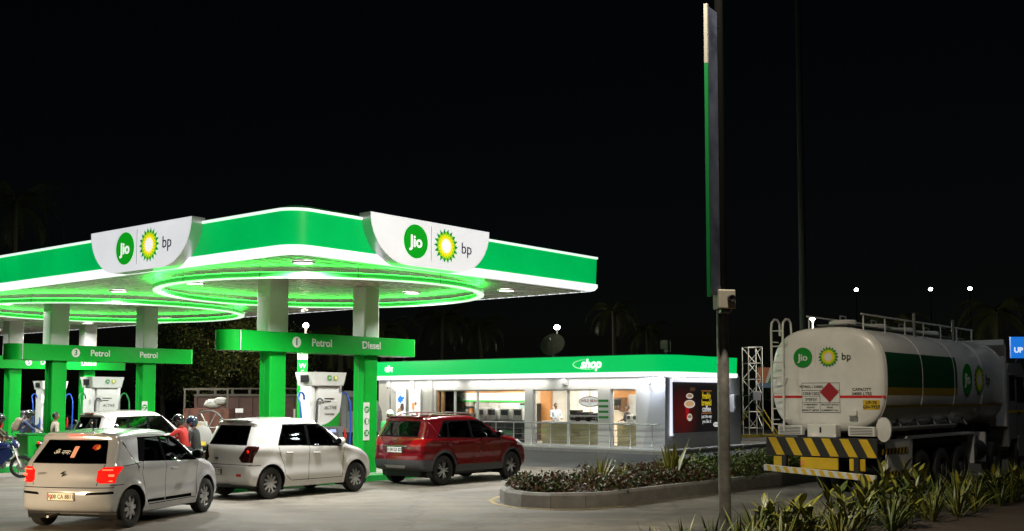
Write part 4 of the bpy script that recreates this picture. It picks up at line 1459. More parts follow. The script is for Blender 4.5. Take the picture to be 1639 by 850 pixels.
# ---- wine-red compact SUV
SUV = dict(name='suv_car', L=4.27, w=.885, H=1.62, zb=1.06, zc=.72, tum=.19, edge=.10, cr=.14, cf=.22, wx=(.84, 3.43), wr=.345, ar=.40, tw=.215, style='twin', mat=m_car_red, flare=.028,
    sil=[(.26, .33), (.06, .38), (0, .50), (-.01, .70), (.04, .80), (.045, 1.0), (.10, 1.12), (.36, 1.50), (.30, 1.555), (.44, 1.585), (1.0, 1.62), (1.7, 1.63), (2.2, 1.60), (3.02, 1.14), (3.14, 1.10), (3.75, 1.02), (4.06, .92), (4.23, .74), (4.27, .56), (4.22, .40), (4.0, .30), (3.4, .28), (.9, .28)],
    glass=[[(.70, 1.12), (.98, 1.11), (1.06, 1.40), (.98, 1.44)], [(1.06, 1.11), (1.84, 1.08), (1.84, 1.47), (1.12, 1.455)], [(1.92, 1.08), (2.84, 1.055), (2.30, 1.445), (1.92, 1.47)]],
    trim=[(.62, 1.10), (2.96, 1.03), (2.34, 1.495), (1.02, 1.49), (.93, 1.46)],
    rglass=[(-.62, 1.15), (.62, 1.15), (.52, 1.46), (-.52, 1.46)],
    rtrim=[(-.65, 1.12), (.65, 1.12), (.545, 1.485), (-.545, 1.485)], rgm=glass('suv_rear_glass', (.22, .23, .22)), gm=glass('suv_side_glass', (.42, .44, .43)), fgm=glass('suv_windscreen', (.6, .62, .6)),
    fglass=[(-.68, 1.18), (.68, 1.18), (.55, 1.54), (-.55, 1.54)],
    extra=[('rear', [[(.44, .96), (.50, .90), (1.0, .92), (1.0, 1.09), (.60, 1.10)]], 'tail_lamp', m_tail_off), ('side', [[(-.1, .90), (.26, .97), (.46, 1.08), (-.1, 1.10)]], 'tail_lamp', m_tail_off),
           ('side', [[(3.62, .86), (3.9, .82), (4.3, .80), (4.3, .98), (3.8, 1.02)]], 'head_lamp', m_head), ('front', [[(.42, .80), (1.0, .78), (1.0, 1.0), (.5, .95)]], 'head_lamp', m_head),
           ('rear', [[(-.3, .40), (.3, .40), (.36, .47), (-.36, .47)]], 'skid_plate', m_silver),
           ('rear', [[(-1.0, .25), (1.0, .25), (1.0, .60), (-1.0, .60)]], 'rear_cladding', m_dark), ('side', [[(-.1, .25), (.5, .25), (.5, .60), (-.1, .60)]], 'rear_cladding', m_dark),
           ('side', [circle(.84, .355, .465)], 'arch_cladding', m_dark), ('side', [circle(3.43, .355, .465)], 'arch_cladding', m_dark), ('side', [[(1.0, .22), (3.2, .22), (3.2, .46), (1.0, .46)]], 'sill_cladding', m_dark),
           ('front', [[(-1.0, .25), (1.0, .25), (1.0, .50), (-1.0, .50)]], 'front_cladding', m_dark)],
    seams=[('side', [(1.30, .46), (1.26, .66), (1.04, .92), (1.02, 1.1)]), ('side', [(1.88, .46), (1.88, 1.08)]), ('side', [(2.98, .46), (3.02, 1.03)]), ('side', [(.0, .76), (.42, .76)]),
           ('rear', [(-.95, .775), (.95, .775)]), ('rear', [(-.60, .78), (-.66, 1.12)]), ('rear', [(.60, .78), (.66, 1.12)])],
    doors=[[(1.31, .47), (1.87, .47), (1.87, 1.08), (1.03, 1.1), (1.05, .93), (1.27, .67)], [(1.89, .47), (2.97, .47), (3.01, 1.03), (1.89, 1.07)]],
    gate=[(-.59, .785), (.59, .785), (.65, 1.12), (-.65, 1.12)], mirror=(2.82, 1.08), handles=((1.24, .98), (2.05, .96)), mm=m_black)
# ---- taller grey wagon
TALL = dict(SW_OLD)
TALL.update(mat=m_car_beige, H=1.68, zb=1.02, style='five',
    sil=[(.22, .25), (.05, .30), (0, .44), (.0, .60), (.04, .75), (.07, .98), (.10, 1.08), (.30, 1.50), (.25, 1.57), (.40, 1.63), (.95, 1.68), (1.5, 1.69), (2.05, 1.65), (2.72, 1.10), (2.84, 1.05), (3.35, .95), (3.60, .82), (3.70, .60), (3.72, .42), (3.66, .28), (3.5, .22), (3.0, .2), (.8, .2)],
    glass=[[(.55, 1.12), (.98, 1.09), (.98, 1.46), (.72, 1.45)], [(1.06, 1.09), (1.62, 1.07), (1.62, 1.51), (1.06, 1.49)], [(1.70, 1.07), (2.50, 1.04), (2.10, 1.49), (1.70, 1.51)]],
    trim=[(.50, 1.09), (2.62, 1.02), (2.13, 1.53), (.70, 1.50)],
    rglass=[(-.62, 1.12), (.62, 1.12), (.53, 1.46), (-.53, 1.46)], rtrim=[(-.65, 1.09), (.65, 1.09), (.56, 1.49), (-.56, 1.49)], rgm=glass('wagon_rear_glass', (.22, .23, .22)),
    fglass=[(-.64, 1.14), (.64, 1.14), (.52, 1.60), (-.52, 1.60)])
TALL['extra'] = [('rear', [[(.60, .70), (.95, .70), (.95, 1.05), (.66, 1.05)]], 'tail_lamp', m_tail_off), ('side', [[(-.1, .70), (.17, .72), (.24, 1.05), (-.1, 1.05)]], 'tail_lamp', m_tail_off)] + SW_OLD['extra'][2:4]

# near pearl hatchback
p0 = Vector((-7.42, 18.2, 0))
car, sh = make_car(SW_NEW, 'pearl white hatchback with lit red tail lamps, brake lights on', p0, R(77))
def oncar(sh, x, y, z):
    return Vector((x, y, z))
bl = MB().rbox(.335, .40, -.13, .13, 1.425, 1.452, .01).build('brake_lamp', emis('brake_lamp_lit', (1, .05, .03), 4.0, (.4, .01, .01)), car)
MB().rbox(.33, .50, -.50, .50, 1.455, 1.485, .013).build('spoiler', m_car_silver, car, True)
m_gold_plate = mat('cream_plate', (.72, .66, .5), .4, var=.15)
pp = number_plate(car, rear_mat(-.004, 0, .52), 'RJ08 CA 8811', m_gold_plate, .46, .11)
for k in range(7):
    a, rr_ = random.uniform(0, 6.28), random.uniform(0, .05)
    MB().lathe([(.016, 0), (.001, .002)], 8, rear_mat(-.014, .2 + .02 * math.cos(a) * 2, .52 + .03 * math.sin(a))).build('red_mark', m_amber, pp)
for sg in (-1, 1):
    for z_, a_, b_ in ((.755, .60, .80), (.925, .64, .80), (.84, .74, .82)):
        pts = []
        for k in range(7):
            y_ = a_ + (b_ - a_) * k / 6
            pts.append((.068 + .15 * (y_ / .868) ** 2.4 * .93 + (z_ - .84) * .05 - .004, sg * y_, z_ + .0))
        MB().tube(pts, .011 if z_ != .84 else .02, 6).build('led_bar', m_tail_led, car)
# emblem: slanted double-hook letter mark, model word, stickers, wiper, sensors, antenna
em = MB()
Me = rear_mat(.045, 0, .86, 8)
for d in ([(-.05, .012), (.02, .045), (.02, .018), (-.012, .004)], [(.05, -.012), (-.02, -.045), (-.02, -.018), (.012, -.004)], [(-.05, .005), (-.02, .012), (.05, -.005), (.02, -.014)]):
    em.mb(MB().prism([(a, b) for a, b in d], 0, .012, 'z'), Me)
em.build('badge', m_chrome, car)
lettering('SWIFT', .05, m_chrome, car, rear_mat(.05, .40, .86, 8), shear=.2, ext=.003)
def flat(par, name, pts, M, m):
    return MB().add([M @ Vector((a, b, 0)) for a, b in pts], [tuple(range(len(pts)))]).build(name, m, par, fix=False)
Mg = lambda y, z: rear_mat(.135 + (z - 1.04) * .853 - .016, y, z, 40)
flat(car, 'window_sticker', [(-.04, -.11), (.04, -.11), (.04, .11), (-.04, .11)], Mg(-.06, 1.19), mat('sticker_peach', (.75, .38, .28), .6))
for k in range(7):
    a = k * 2.4
    flat(car, 'flower_sticker', [(.035 * math.cos(i * PI / 4) + .04 * math.cos(a), .03 * math.sin(i * PI / 4) + .03 * math.sin(a)) for i in range(8)], Mg(-.42, 1.26) @ Matrix.Translation((0, 0, .001 * k)), mat(('sticker_red', 'sticker_orange')[k % 2], ((.5, .02, .02), (.7, .3, .03))[k % 2], .6))
lettering('ॐ नमः', .12, m_white_text, car, Mg(.17, 1.18), shear=.2, ext=.001)
for yy in (-.62, -.22, .22, .62):
    MB().lathe([(.013, 0), (.001, .004)], 10, rear_mat(-.006 + .15 * (abs(yy) / .87) ** 2.4 + .018, yy, .63)).build('parking_sensor', m_black, car)
MB().tube([(.85, 0, 1.515), (.78, 0, 1.56), (.70, 0, 1.62)], [.012, .008, .004], 6).build('antenna', m_black, car)
MB().tube([(.3, .25, .22), (.02, .25, .21)], .022, 10).build('exhaust', m_grey_metal, car)

# older white hatchback at island 1
car, sh = make_car(dict(SW_OLD, scale=(1.03, 1.05, 1.135)), 'older white hatchback with dark lamps parked beside the gantry 1 pump', S(.05, 2.40), ANG)
MB().rbox(.33, .52, -.52, .52, 1.475, 1.50, .012).build('spoiler', m_car_white, car, True)
MB().rbox(.345, .375, .06, .30, 1.435, 1.46, .01).build('brake_lamp', mat('brake_lamp_off', (.12, .008, .008), .2), car)
number_plate(car, rear_mat(-.012, .18, .53), 'MH 14 BC 7722', m_plate_w, .46, .11)
MB().rbox(.0, .03, -.06, .06, .755, .79, .01).build('gate_handle', m_black, car, M=Matrix.Translation((.03, .18, 0)))
MB().rbox(-.012, .01, .0, .12, .39, .43, .01).build('fog_reflector', m_amber, car, M=Matrix.Translation((0, .2, 0)))
for sg in (-1, 1):
    MB().lathe([(.035, 0), (.035, .01), (.001, .016)], 12, rear_mat(.155, sg * .70, .90)).build('lit_bulb', m_tail_lit if sg < 0 else m_tail_dark, car)
lettering('शिव', .1, m_white_text, car, rear_mat(.355, -.42, 1.33, 40), ext=.001)
MB().tube([(.2, .3, .22), (.0, .3, .21)], .02, 10).build('exhaust', m_grey_metal, car)

# wine-red SUV
car, sh = make_car(SUV, 'wine red SUV with roof rails parked in front of the shop', S(4.95, 2.08), ANG)
MB().rbox(.28, .52, -.56, .56, 1.565, 1.595, .014).build('spoiler', m_car_red, car, True)
for sg in (-1, 1):
    MB().tube([(.62, sg * .56, 1.59), (.75, sg * .57, 1.645), (1.3, sg * .58, 1.672), (2.0, sg * .575, 1.655), (2.25, sg * .56, 1.60)], .018, 8).build('roof_rail', m_silver, car, True)
MB().loft([[(.66 + .0 * k, -.03 * k, 1.6) for k in (-1, 1)], [(.55, -.004 * k, 1.67) for k in (-1, 1)]], False, False).build('antenna_fin', m_car_red, car)
number_plate(car, rear_mat(.02, .0, .83), 'MH 04 GZ 8236', m_plate_w, .5, .125, .003)
Me = rear_mat(.03, 0, 1.05, 6)
em = MB()
em.tube([Me @ Vector((.072 * math.cos(2 * PI * k / 24), .04 * math.sin(2 * PI * k / 24), .012)) for k in range(25)], .006, 6)
em.build('badge_ring', m_chrome, car, True)
for pts in ([(-.035, -.022), (-.02, .022)], [(.02, -.022), (.035, .022)], [(-.028, -.006), (.028, .006)]):
    MB().tube([Me @ Vector((*p, .012)) for p in pts], .006, 6).build('badge_bar', m_chrome, car)
MB().rbox(.005, .03, -.42, .42, .905, .925, .006).build('chrome_strip', m_chrome, car)
lettering('CRDi', .05, m_chrome, car, rear_mat(.05, -.50, .87, 6), ext=.002)

# grey tall wagon at island 3, and a far one beyond island 5
car, sh = make_car(TALL, 'tall grey wagon seen over the pearl hatchback, at the gantry 3 pump', S(2.3, 12.25), ANG)
MB().rbox(.25, .30, -.22, .22, 1.575, 1.605, .01).build('brake_lamp', m_tail_off, car)
flat(car, 'window_sticker', [(-.05, -.04), (.05, -.04), (.05, .04), (-.05, .04)], rear_mat(.19, .3, 1.27, 22), m_white_text)
flat(car, 'window_sticker', [(-.04, -.1), (.04, -.1), (.04, .1), (-.04, .1)], rear_mat(.20, -.22, 1.27, 22), mat('sticker_peach', (.75, .38, .28), .6))
number_plate(car, rear_mat(-.012, 0, .53), 'MH 12 KE 4150', m_plate_w, .46, .11)
car, sh = make_car(dict(SW_OLD, mat=mat('dark_grey_paint', (.12, .12, .125), .25, .3, coat=.8), extra=[(v, p, n, m_tail_lit if n == 'tail_lamp' else m) for v, p, n, m in SW_OLD['extra']]), 'dark grey hatchback with lit tail lamp beyond the gantry 5 island', S(7.6, 27.6), ANG)
number_plate(car, rear_mat(-.012, 0, .53), 'MH 01 AK 2093', m_plate_w, .46, .11)
# queueing car out of frame: its headlamps light the hatchback in front
qd = Vector((math.cos(R(69)), math.sin(R(69)), 0))
pq = p0 - qd * 7.2 + Vector((-.7, .1, 0))
car, sh = make_car(dict(SW_OLD, mat=mat('blue_car_paint', (.02, .05, .16), .25, .3, coat=.8)), 'blue hatchback queueing with its headlamps on behind the pearl hatchback', pq, R(70))
for sg in (-1, 1):
    bq = MB().lathe([(.07, 0), (.05, .02), (.001, .025)], 16, Matrix.Translation((3.62, sg * .52, .74)) @ Matrix.Rotation(PI / 2, 4, 'Y')).build('head_lamp_bulb', emis('headlamp_lit', (1, .85, .6), 30, (.8, .8, .8)), car)
    lamp('headlamp_beam', 'SPOT', bq, (3.72, sg * .52, .74), 480, (1, .74, .45), rot=(0, R(-88), 0), spot_size=R(62), spot_blend=.7, shadow_soft_size=.07)
# ================================================================== tanker lorry
TZ, TW, TH, TL = 2.56, 1.28, 1.13, 8.6
tk = thing('tanker_lorry', 'white fuel tanker lorry with green side band and striped rear bumper', 'tanker', S(8.2, -7.83), ANG)
m_tank = mat('tank_white_paint', (.76, .75, .72), .3, var=.14, vscale=1.6, coat=.4, rvar=.08)
m_chassis = mat('chassis_black', (.02, .02, .021), .6, var=.3)
m_hazy = mat('hazard_yellow', (.70, .46, .02), .45, var=.15, vscale=5)
m_hazr = mat('signal_red', (.60, .02, .02), .45)
def sect(x, s_, n=64, p=3.0):
    return [Vector((x, a * s_, TZ + b * (1 - (1 - s_) * .98))) for a, b in superellipse(TW, TH, p, n)]
rings = [sect(-.13, .02), sect(-.128, .25), sect(-.122, .5), sect(-.105, .75), sect(-.078, .89), sect(-.045, .965), sect(0, .99), sect(.05, 1.0), sect(TL - .1, 1), sect(TL, .97), sect(TL + .12, .8), sect(TL + .18, .4), sect(TL + .2, .02)]
tank = MB().loft(rings, True, True).build('tank', m_tank, tk, True)
def seam(x):
    return MB().loft([sect(x - .02, 1.0), sect(x - .018, 1.006), sect(x + .018, 1.006), sect(x + .02, 1.0)], True, False).build('tank_band', m_tank, tank, True)
for x in (.06, 2.2, 4.4, 6.6, 8.45):
    seam(x)
# decals that follow the tank skin
def skin_y(z, off=.004):
    t = min(1, abs(z - TZ) / TH)
    return TW * (1 - t ** 3.0) ** (1 / 3.0) + off
def decal(name, x0, x1, z0, z1, m, sg=-1, off=.004):
    rows = []
    nz = max(2, int((z1 - z0) / .06))
    for k in range(nz + 1):
        z = z0 + (z1 - z0) * k / nz
        rows.append([(x0, sg * skin_y(z, off), z), (x1, sg * skin_y(z, off), z)])
    return MB().loft(rows, False, False).build(name, m, tank, True)
m_dkgreen = mat('decal_dark_green', (.005, .075, .027), .35, coat=.3)
for sg in (-1, 1):
    decal('green_band', .1, 4.6, 2.40, 3.14, m_dkgreen, sg)
    decal('yellow_band', .1, 4.6, 2.23, 2.395, mat('decal_ochre', (.36, .24, .02), .45), sg)
    decal('yellow_line', .1, TL - .1, 1.97, 2.02, m_hazy, sg)
emblem_parts(tank, facing((5.85, -TW - .004, 2.63), (1, 0, 0)), .38, .5, tone=m_black_text)
# rear face decals: the dished end; x grows towards the cab
def rear_x(y, z):
    s_ = max(((abs(y) / TW) ** 3.0 + (abs(z - TZ) / TH) ** 3.0) ** (1 / 3.0), .001)
    tab = [(0, -.13), (.25, -.128), (.5, -.122), (.75, -.105), (.89, -.078), (.965, -.045), (1, .0)]
    for (a, xa), (b, xb) in zip(tab, tab[1:]):
        if s_ <= b:
            return xa + (xb - xa) * (s_ - a) / (b - a)
    return 0
def rear_patch(name, y0, y1, z0, z1, m, off=.004, par=None, ny=12):
    rows = []
    for k in range(5):
        z = z0 + (z1 - z0) * k / 4
        rows.append([(rear_x(y0 + (y1 - y0) * j / ny, z) - off, y0 + (y1 - y0) * j / ny, z) for j in range(ny + 1)])
    return MB().loft(rows, False, False).build(name, m, par or tank, True)
def RM(y, z, off=.006):
    e = .05
    nx = Vector((-1, (rear_x(y + e, z) - rear_x(y - e, z)) / (2 * e), (rear_x(y, z + e) - rear_x(y, z - e)) / (2 * e))).normalized()
    xd = Vector((0, -1, 0))
    xd = (xd - nx * xd.dot(nx)).normalized()
    M = facing((0, 0, 0), xd, nx.cross(xd))
    M.translation = Vector((rear_x(y, z), y, z)) + nx * off
    return M
rear_patch('red_line', -.33, -1.27, 2.17, 2.225, m_hazr, ny=24)
rear_patch('red_line', 1.27, .53, 2.17, 2.225, m_hazr, ny=24)
emblem_parts(tank, RM(.19, 3.05, .012), .215, .30, tone=m_black_text)
hp = rear_patch('hazard_panel', .53, -.33, 1.86, 2.50, m_white_text, .006)
for a in ((.53, -.33, 2.49, 2.50), (.53, -.33, 1.86, 1.87), (.53, .522, 1.86, 2.50), (-.322, -.33, 1.86, 2.50), (.12, .112, 1.86, 2.33), (.53, -.33, 2.33, 2.34), (.53, -.33, 2.07, 2.078), (.53, .12, 2.2, 2.207)):
    rear_patch('panel_rule', *a, m_black_text, .009, hp, 4)
for tx, sz, y, z in (('PETROL / DIESEL', .075, .30, 2.41), ('1203/1202', .09, .32, 2.265), ('3YEF3Y', .085, .32, 2.135), ('IN EMERGENCY', .045, .33, 2.03), ('CONTACT', .04, .33, 1.97), ('MOBILITY LIMITED', .045, .33, 1.91), ('SPECIALIST ADVICE', .045, -.1, 2.03), ('PHONE', .04, -.1, 1.97), ('IN EMERGENCY DIAL', .04, -.1, 1.91)):
    lettering(tx, sz, m_black_text, hp, RM(y, z, .012), bold=.001, ext=.001)
dm = MB()
Mr = RM(-.10, 2.30, .014)
dm.mb(MB().box(-.15, .15, -.15, .15, 0, .004), Mr @ Matrix.Rotation(R(45), 4, 'Z'))
dm.build('red_diamond', mat('diamond_red', (.32, .015, .02), .45), hp)
lettering('CAPACITY', .085, m_black_text, tank, RM(-.80, 2.35), bold=.002, ext=.001)
lettering('34000 LTRS', .085, m_black_text, tank, RM(-.80, 2.26), bold=.002, ext=.001)
yp = rear_patch('yellow_plate', -.82, -1.16, 1.93, 2.13, m_hazy, .006)
lettering('UP-78', .09, m_black_text, yp, RM(-.99, 2.075, .01), bold=.002, ext=.001)
lettering('GN-9927', .09, m_black_text, yp, RM(-.99, 1.985, .01), bold=.002, ext=.001)
MB().rbox(-.24, -.16, -.72, -.55, 1.8, 1.92, .01).build('latch_cover', m_tank, tank)
# ladder
for yy in (1.13, .86):
    MB().tube([(-.33, yy, 1.45), (-.33, yy, 3.68), (-.30, yy, 3.82), (-.18, yy, 3.9), (-.02, yy, 3.9), (.08, yy, 3.82), (.1, yy, 3.55)], .024, 8).build('ladder_rail', m_tank, tk, True)
for k in range(7):
    MB().cyl((-.33, 1.13, 1.6 + .34 * k), (-.33, .86, 1.6 + .34 * k), .016, n=8).build('ladder_rung', m_tank, tk, True)
for z in (1.7, 2.6, 3.4):
    for yy in (1.13, .86):
        MB().cyl((-.33, yy, z), (rear_x(yy, z), yy, z), .014, n=6).build('ladder_bracket', m_tank, tk)
# top walkway with rails
MB().box(.3, TL - .3, -.35, .35, 3.752, 3.78).build('walkway', m_grey_metal, tk)
for k, x in enumerate((.9, 2.7, 4.5, 6.3)):
    h = MB().lathe([(.3, 3.78), (.3, 3.86), (.27, 3.89), (.001, 3.9)], 20, Matrix.Translation((x, 0, 0))).build('manhole', m_tank, tk, True)
    MB().tube([(x - .15, 0, 3.88), (x - .15, 0, 3.98), (x + .15, 0, 3.98), (x + .15, 0, 3.88)], .018, 6).build('handle', m_grey_metal, h)
for sg in (-1, 1):
    for k in range(7):
        x = .5 + 1.25 * k
        MB().cyl((x, sg * .62, 3.62), (x, sg * .62, 3.98), .016, n=6).build('rail_post', m_tank, tk)
    MB().tube([(.4, sg * .62, 3.98), (8.1, sg * .62, 3.98)], .02, 6).build('top_rail', m_tank, tk)
for x in (3.2, 6.0):
    MB().rbox(x - .03, x + .03, -.8, -.74, 3.55, 4.15, .01).build('vent_post', m_grey_metal, tk)
# chassis, rear bumper
for sg in (-1, 1):
    MB().box(-.15, 10.6, sg * .43 - .06, sg * .43 + .06, .85, 1.15).build('chassis_rail', m_chassis, tk)
for x in (.6, 2.0, 3.6, 5.2, 6.8, 8.2):
    MB().box(x - .08, x + .08, -.95, .95, 1.15, 1.5).build('tank_saddle', m_chassis, tk)
MB().box(-.20, 8.4, -1.05, 1.05, 1.08, 1.2).build('deck', m_chassis, tk)
hb = MB().rbox(-.40, -.14, -.34, .30, 1.34, 1.62, .02).build('hose_box', m_tank, tk)
MB().box(-.406, -.402, -.02, .02, 1.44, 1.56).build('latch', m_black, hb)
for yy in (.72, -.86):
    lv = MB().rbox(-.34, -.2, yy - .28, yy + .28, 1.38, 1.58, .01).build('louvre_box', m_tank, tk)
    for k in range(5):
        MB().box(-.345, -.341, yy - .24, yy + .24, 1.41 + .032 * k, 1.422 + .032 * k).build('louvre', m_chassis, lv)
bp = MB().rbox(-.42, -.30, -1.22, 1.25, .93, 1.34, .01).build('stripe_board', m_chassis, tk)
def slant(par, x, y0, w, z0, z1, lean, m):
    """slanted stripe on a board facing backwards; y0 measured to the right from the board's left edge"""
    MB().add([(x, y0, z1), (x, y0 - w, z1), (x, y0 - w - lean, z0), (x, y0 - lean, z0)], [(0, 1, 2, 3)]).build('stripe', m, par, fix=False)
for k in range(6):
    slant(bp, -.424, 1.20 - .405 * k, .19, .95, 1.32, .2, m_hazy)
for yy, w in ((.92, .17), (.05, .42), (-.78, .17)):
    MB().rbox(-.40, -.34, yy - w, yy + w, .66, .92, .02).build('lamp_board', m_hazy, tk)
MB().rbox(-.412, -.40, .38, .46, .74, .84, .01).build('round_lamp', mat('lamp_orange', (.8, .3, .1), .3), tk)
lb_ = MB().rbox(-.55, -.46, -1.22, 1.25, -.065, .065, .006).build('under_run_bar', m_white_text, tk, M=Matrix.Translation((0, 0, .60)) @ Matrix.Rotation(R(3.2), 4, 'X'))
for k in range(12):
    slant(lb_, -.553, 1.2 - .2 * k, .09, -.06, .06, .07, m_hazy)
for yy in (-.8, .8):
    MB().box(-.5, -.38, yy - .05, yy + .05, .55, .95).build('bar_bracket', m_chassis, tk)
# side guards, pipes
sgd = MB().rbox(.15, 1.5, -1.22, -1.17, .5, 1.3, .01).build('side_panel', m_tank, tk)
for z0 in (.52, 1.0):
    bd = MB().box(-.25, 1.35, -1.226, -1.222, z0, z0 + .12).build('stripe_strip', m_chassis, sgd)
    for k in range(8):
        x = -.2 + .2 * k
        MB().add([(x, -1.229, z0), (x + .08, -1.229, z0), (x + .13, -1.229, z0 + .12), (x + .05, -1.229, z0 + .12)], [(0, 1, 2, 3)]).build('stripe', m_hazy, bd, fix=False)
MB().tube([(.0, -1.2, 1.55), (.1, -1.22, 1.52), (4.5, -1.22, 1.52)], .05, 10).build('hose_pipe', m_grey_metal, tk, True)
MB().lathe([(.13, -.03), (.16, -.03), (.16, .03), (.13, .03)], 20, Matrix.Translation((-.1, -1.25, 1.52)) @ Matrix.Rotation(PI / 2, 4, 'Y') @ Matrix.Diagonal((1.6, 1, 1, 1)), True).build('hose_cap', m_tank, tk, True)
for x in (1.55, 6.0, 6.9):
    MB().prism([(x, 1.3), (x + .12, 1.3), (x + .02, .55), (x - .06, .55)], -1.21, -.9, 'y').build('mudguard_stay', m_tank, tk)
for a, b in ((1.55, 6.0),):
    MB().box(a, b, -1.22, -.9, 1.28, 1.33).build('mudguard', m_tank, tk)
for k in range(5):
    x = 1.0 + 1.1 * k
    MB().tube([(x, -1.22, 1.52), (x + .25, -1.0, 1.72)], .03, 6).build('pipe_branch', m_grey_metal, tk)
MB().rbox(6.95, 7.25, -1.15, -.6, .6, 1.2, .03).build('battery_box', m_chassis, tk)
MB().cyl((6.0, -1.0, .85), (6.8, -1.0, .85), .28, n=20).build('air_tank', m_chassis, tk, True)
def big_wheel(x, y, sg, dual):
    M = Matrix.Translation((x, y, .51)) @ Matrix.Rotation(-sg * PI / 2, 4, 'X')
    wo = put('wheel', None, tk, M=M)
    offs = (0, -.34) if dual else (0,)
    for o in offs:
        MB().lathe([(.29, o - .14), (.44, o - .14), (.495, o - .11), (.51, o - .06), (.51, o + .06), (.495, o + .11), (.44, o + .14), (.29, o + .13)], 36).build('tyre', m_rubber, wo, True)
    MB().lathe([(.29, -.1), (.29, .12), (.27, .12), (.26, .04 if not dual else -.08), (.14, .02 if not dual else -.09), (.13, .12), (.001, .14)], 28).build('rim', mat('lorry_rim', (.12, .12, .12), .5, .5), wo, True)
    for k in range(8):
        a = 2 * PI * k / 8
        MB().cyl((.2 * math.cos(a), .2 * math.sin(a), 0), (.2 * math.cos(a), .2 * math.sin(a), .05), .02, n=6).build('wheel_nut', m_grey_metal, wo)
for x in (2.4, 3.75, 5.1):
    for sg in (-1, 1):
        big_wheel(x, sg * 1.05, sg, True)
    MB().cyl((x, -.9, .51), (x, .9, .51), .09, n=10).build('axle', m_chassis, tk)
for x in (7.85, 10.3):
    for sg in (-1, 1):
        big_wheel(x, sg * 1.08, sg, False)
    MB().cyl((x, -.9, .51), (x, .9, .51), .08, n=10).build('axle', m_chassis, tk)
# cab
m_cab = mat('cab_paint', (.30, .29, .28), .35, coat=.4)
MB().prism([(8.9, 1.4), (9.05, 1.4), (9.05, 3.55), (8.85, 3.75), (8.75, 3.6), (8.9, 3.3)], -1.2, 1.2, 'y').build('bulkhead', m_tank, tk)
cab = MB()
prof = [(9.1, .85), (9.1, 2.95), (9.25, 3.12), (10.4, 3.15), (10.75, 2.95), (11.0, 2.1), (11.1, 1.6), (11.1, .7), (9.9, .7), (9.9, 1.05), (9.3, 1.05)]
cab.prism(prof, -1.2, 1.2, 'y')
cb = cab.build('cab', m_cab, tk)
for sg in (-1, 1):
    y = sg * 1.203
    for poly in ([(9.25, 2.1), (9.75, 2.1), (9.75, 2.75), (9.25, 2.75)], [(9.95, 2.05), (10.75, 2.05), (10.6, 2.75), (9.95, 2.75)]):
        MB().prism(poly, y - .004, y + .004, 'y').build('side_window', m_cglass_dark if 0 else m_black, cb)
    dr = MB().prism([(9.88, .95), (9.9, .95), (9.9, 2.0), (9.88, 2.0)], y - .003, y + .003, 'y').build('door_gap', m_black, cb)
    MB().rbox(10.0, 10.15, y - .03, y + .03, 1.75, 1.79, .01).build('door_handle', m_black, cb)
    MB().prism([(9.1, 1.75), (11.0, 1.75), (11.0, 1.83), (9.1, 1.83)], y - .002, y + .002, 'y').build('yellow_line', m_hazy, cb)
    MB().tube([(10.9, sg * 1.2, 2.7), (11.2, sg * 1.45, 2.7), (11.2, sg * 1.45, 2.1)], .02, 6).build('mirror_arm', m_black, cb)
    MB().rbox(11.15, 11.25, sg * 1.45 - .12, sg * 1.45 + .12, 2.1, 2.6, .03).build('mirror', m_black, cb)
    MB().rbox(9.2, 9.9, sg * 1.22 - .02, sg * 1.22 + .02, 2.78, 2.84, .01).build('window_hood', m_cab, cb)
    MB().prism([(9.9, .55), (10.75, .55), (10.75, 1.1), (10.65, 1.12), (10.0, 1.12), (9.9, 1.05)], sg * 1.22, sg * 1.0, 'y').build('wheel_arch', m_cab, cb)
MB().prism([(10.78, 2.88), (10.79, 2.88), (11.02, 2.12), (11.01, 2.1)], -1.05, 1.05, 'y').build('windscreen', m_black, cb)
MB().rbox(11.08, 11.2, -1.2, 1.2, .55, .95, .04).build('front_bumper', m_chassis, tk)

# ================================================================== foreground pole with blade sign
PY = 15.5
pp = aty(1158.5, 640, PY)
pole = thing('street_lamp_pole', 'tall grey street lamp pole with blade sign rising from the planted verge', 'lamp post', (pp.x, PY, 0), 0)
m_pole = mat('weathered_pole', (.34, .33, .31), .5, .4, var=.5, vscale=5, bump=.15)
MB().lathe([(.16, 0), (.16, .02), (.09, .03), (.085, 1.6), (.083, 3.5), (.07, 3.52)], 20).build('shaft', m_pole, pole, True)
m_pole_up = mat('pole_shade_black', (.004, .004, .004), .8, spec=0.0)  # darkness of the unlit upper pole and arm, put into the colour
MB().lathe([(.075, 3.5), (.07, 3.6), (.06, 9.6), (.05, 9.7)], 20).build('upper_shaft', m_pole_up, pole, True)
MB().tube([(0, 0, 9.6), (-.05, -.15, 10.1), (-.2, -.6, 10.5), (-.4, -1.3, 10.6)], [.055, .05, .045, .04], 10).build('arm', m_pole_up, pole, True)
lh = MB().rbox(-.55, -.27, -1.9, -1.2, 10.55, 10.68, .04).build('lamp_head', m_grey_metal, pole)
MB().box(-.5, -.32, -1.8, -1.35, 10.538, 10.548).build('lamp_lens', emis('sodium_lens', (1, .75, .4), 12, (.8, .7, .5)), lh)
lamp('street_lamp', 'SPOT', lh, (-.41, -1.6, 10.5), 4700, (1, .88, .67), rot=(R(8), R(14), 0), spot_size=R(150), spot_blend=.6, shadow_soft_size=.15)
MB().cyl((.01, -.082, .56), (.01, -.10, .56), .02, n=8).build('bolt', m_grey_metal, pole)
bs = thing('blade_sign', 'tall narrow green-edged blade banner hung on the lamp pole', 'sign', (pp.x, PY, 0), 0)
dirv = Vector((aty(1130, 300, PY - .45).x - pp.x, -.45, 0)).normalized()
ang = math.atan2(dirv.y, dirv.x)
Mb = Matrix.Rotation(ang, 4, 'Z')
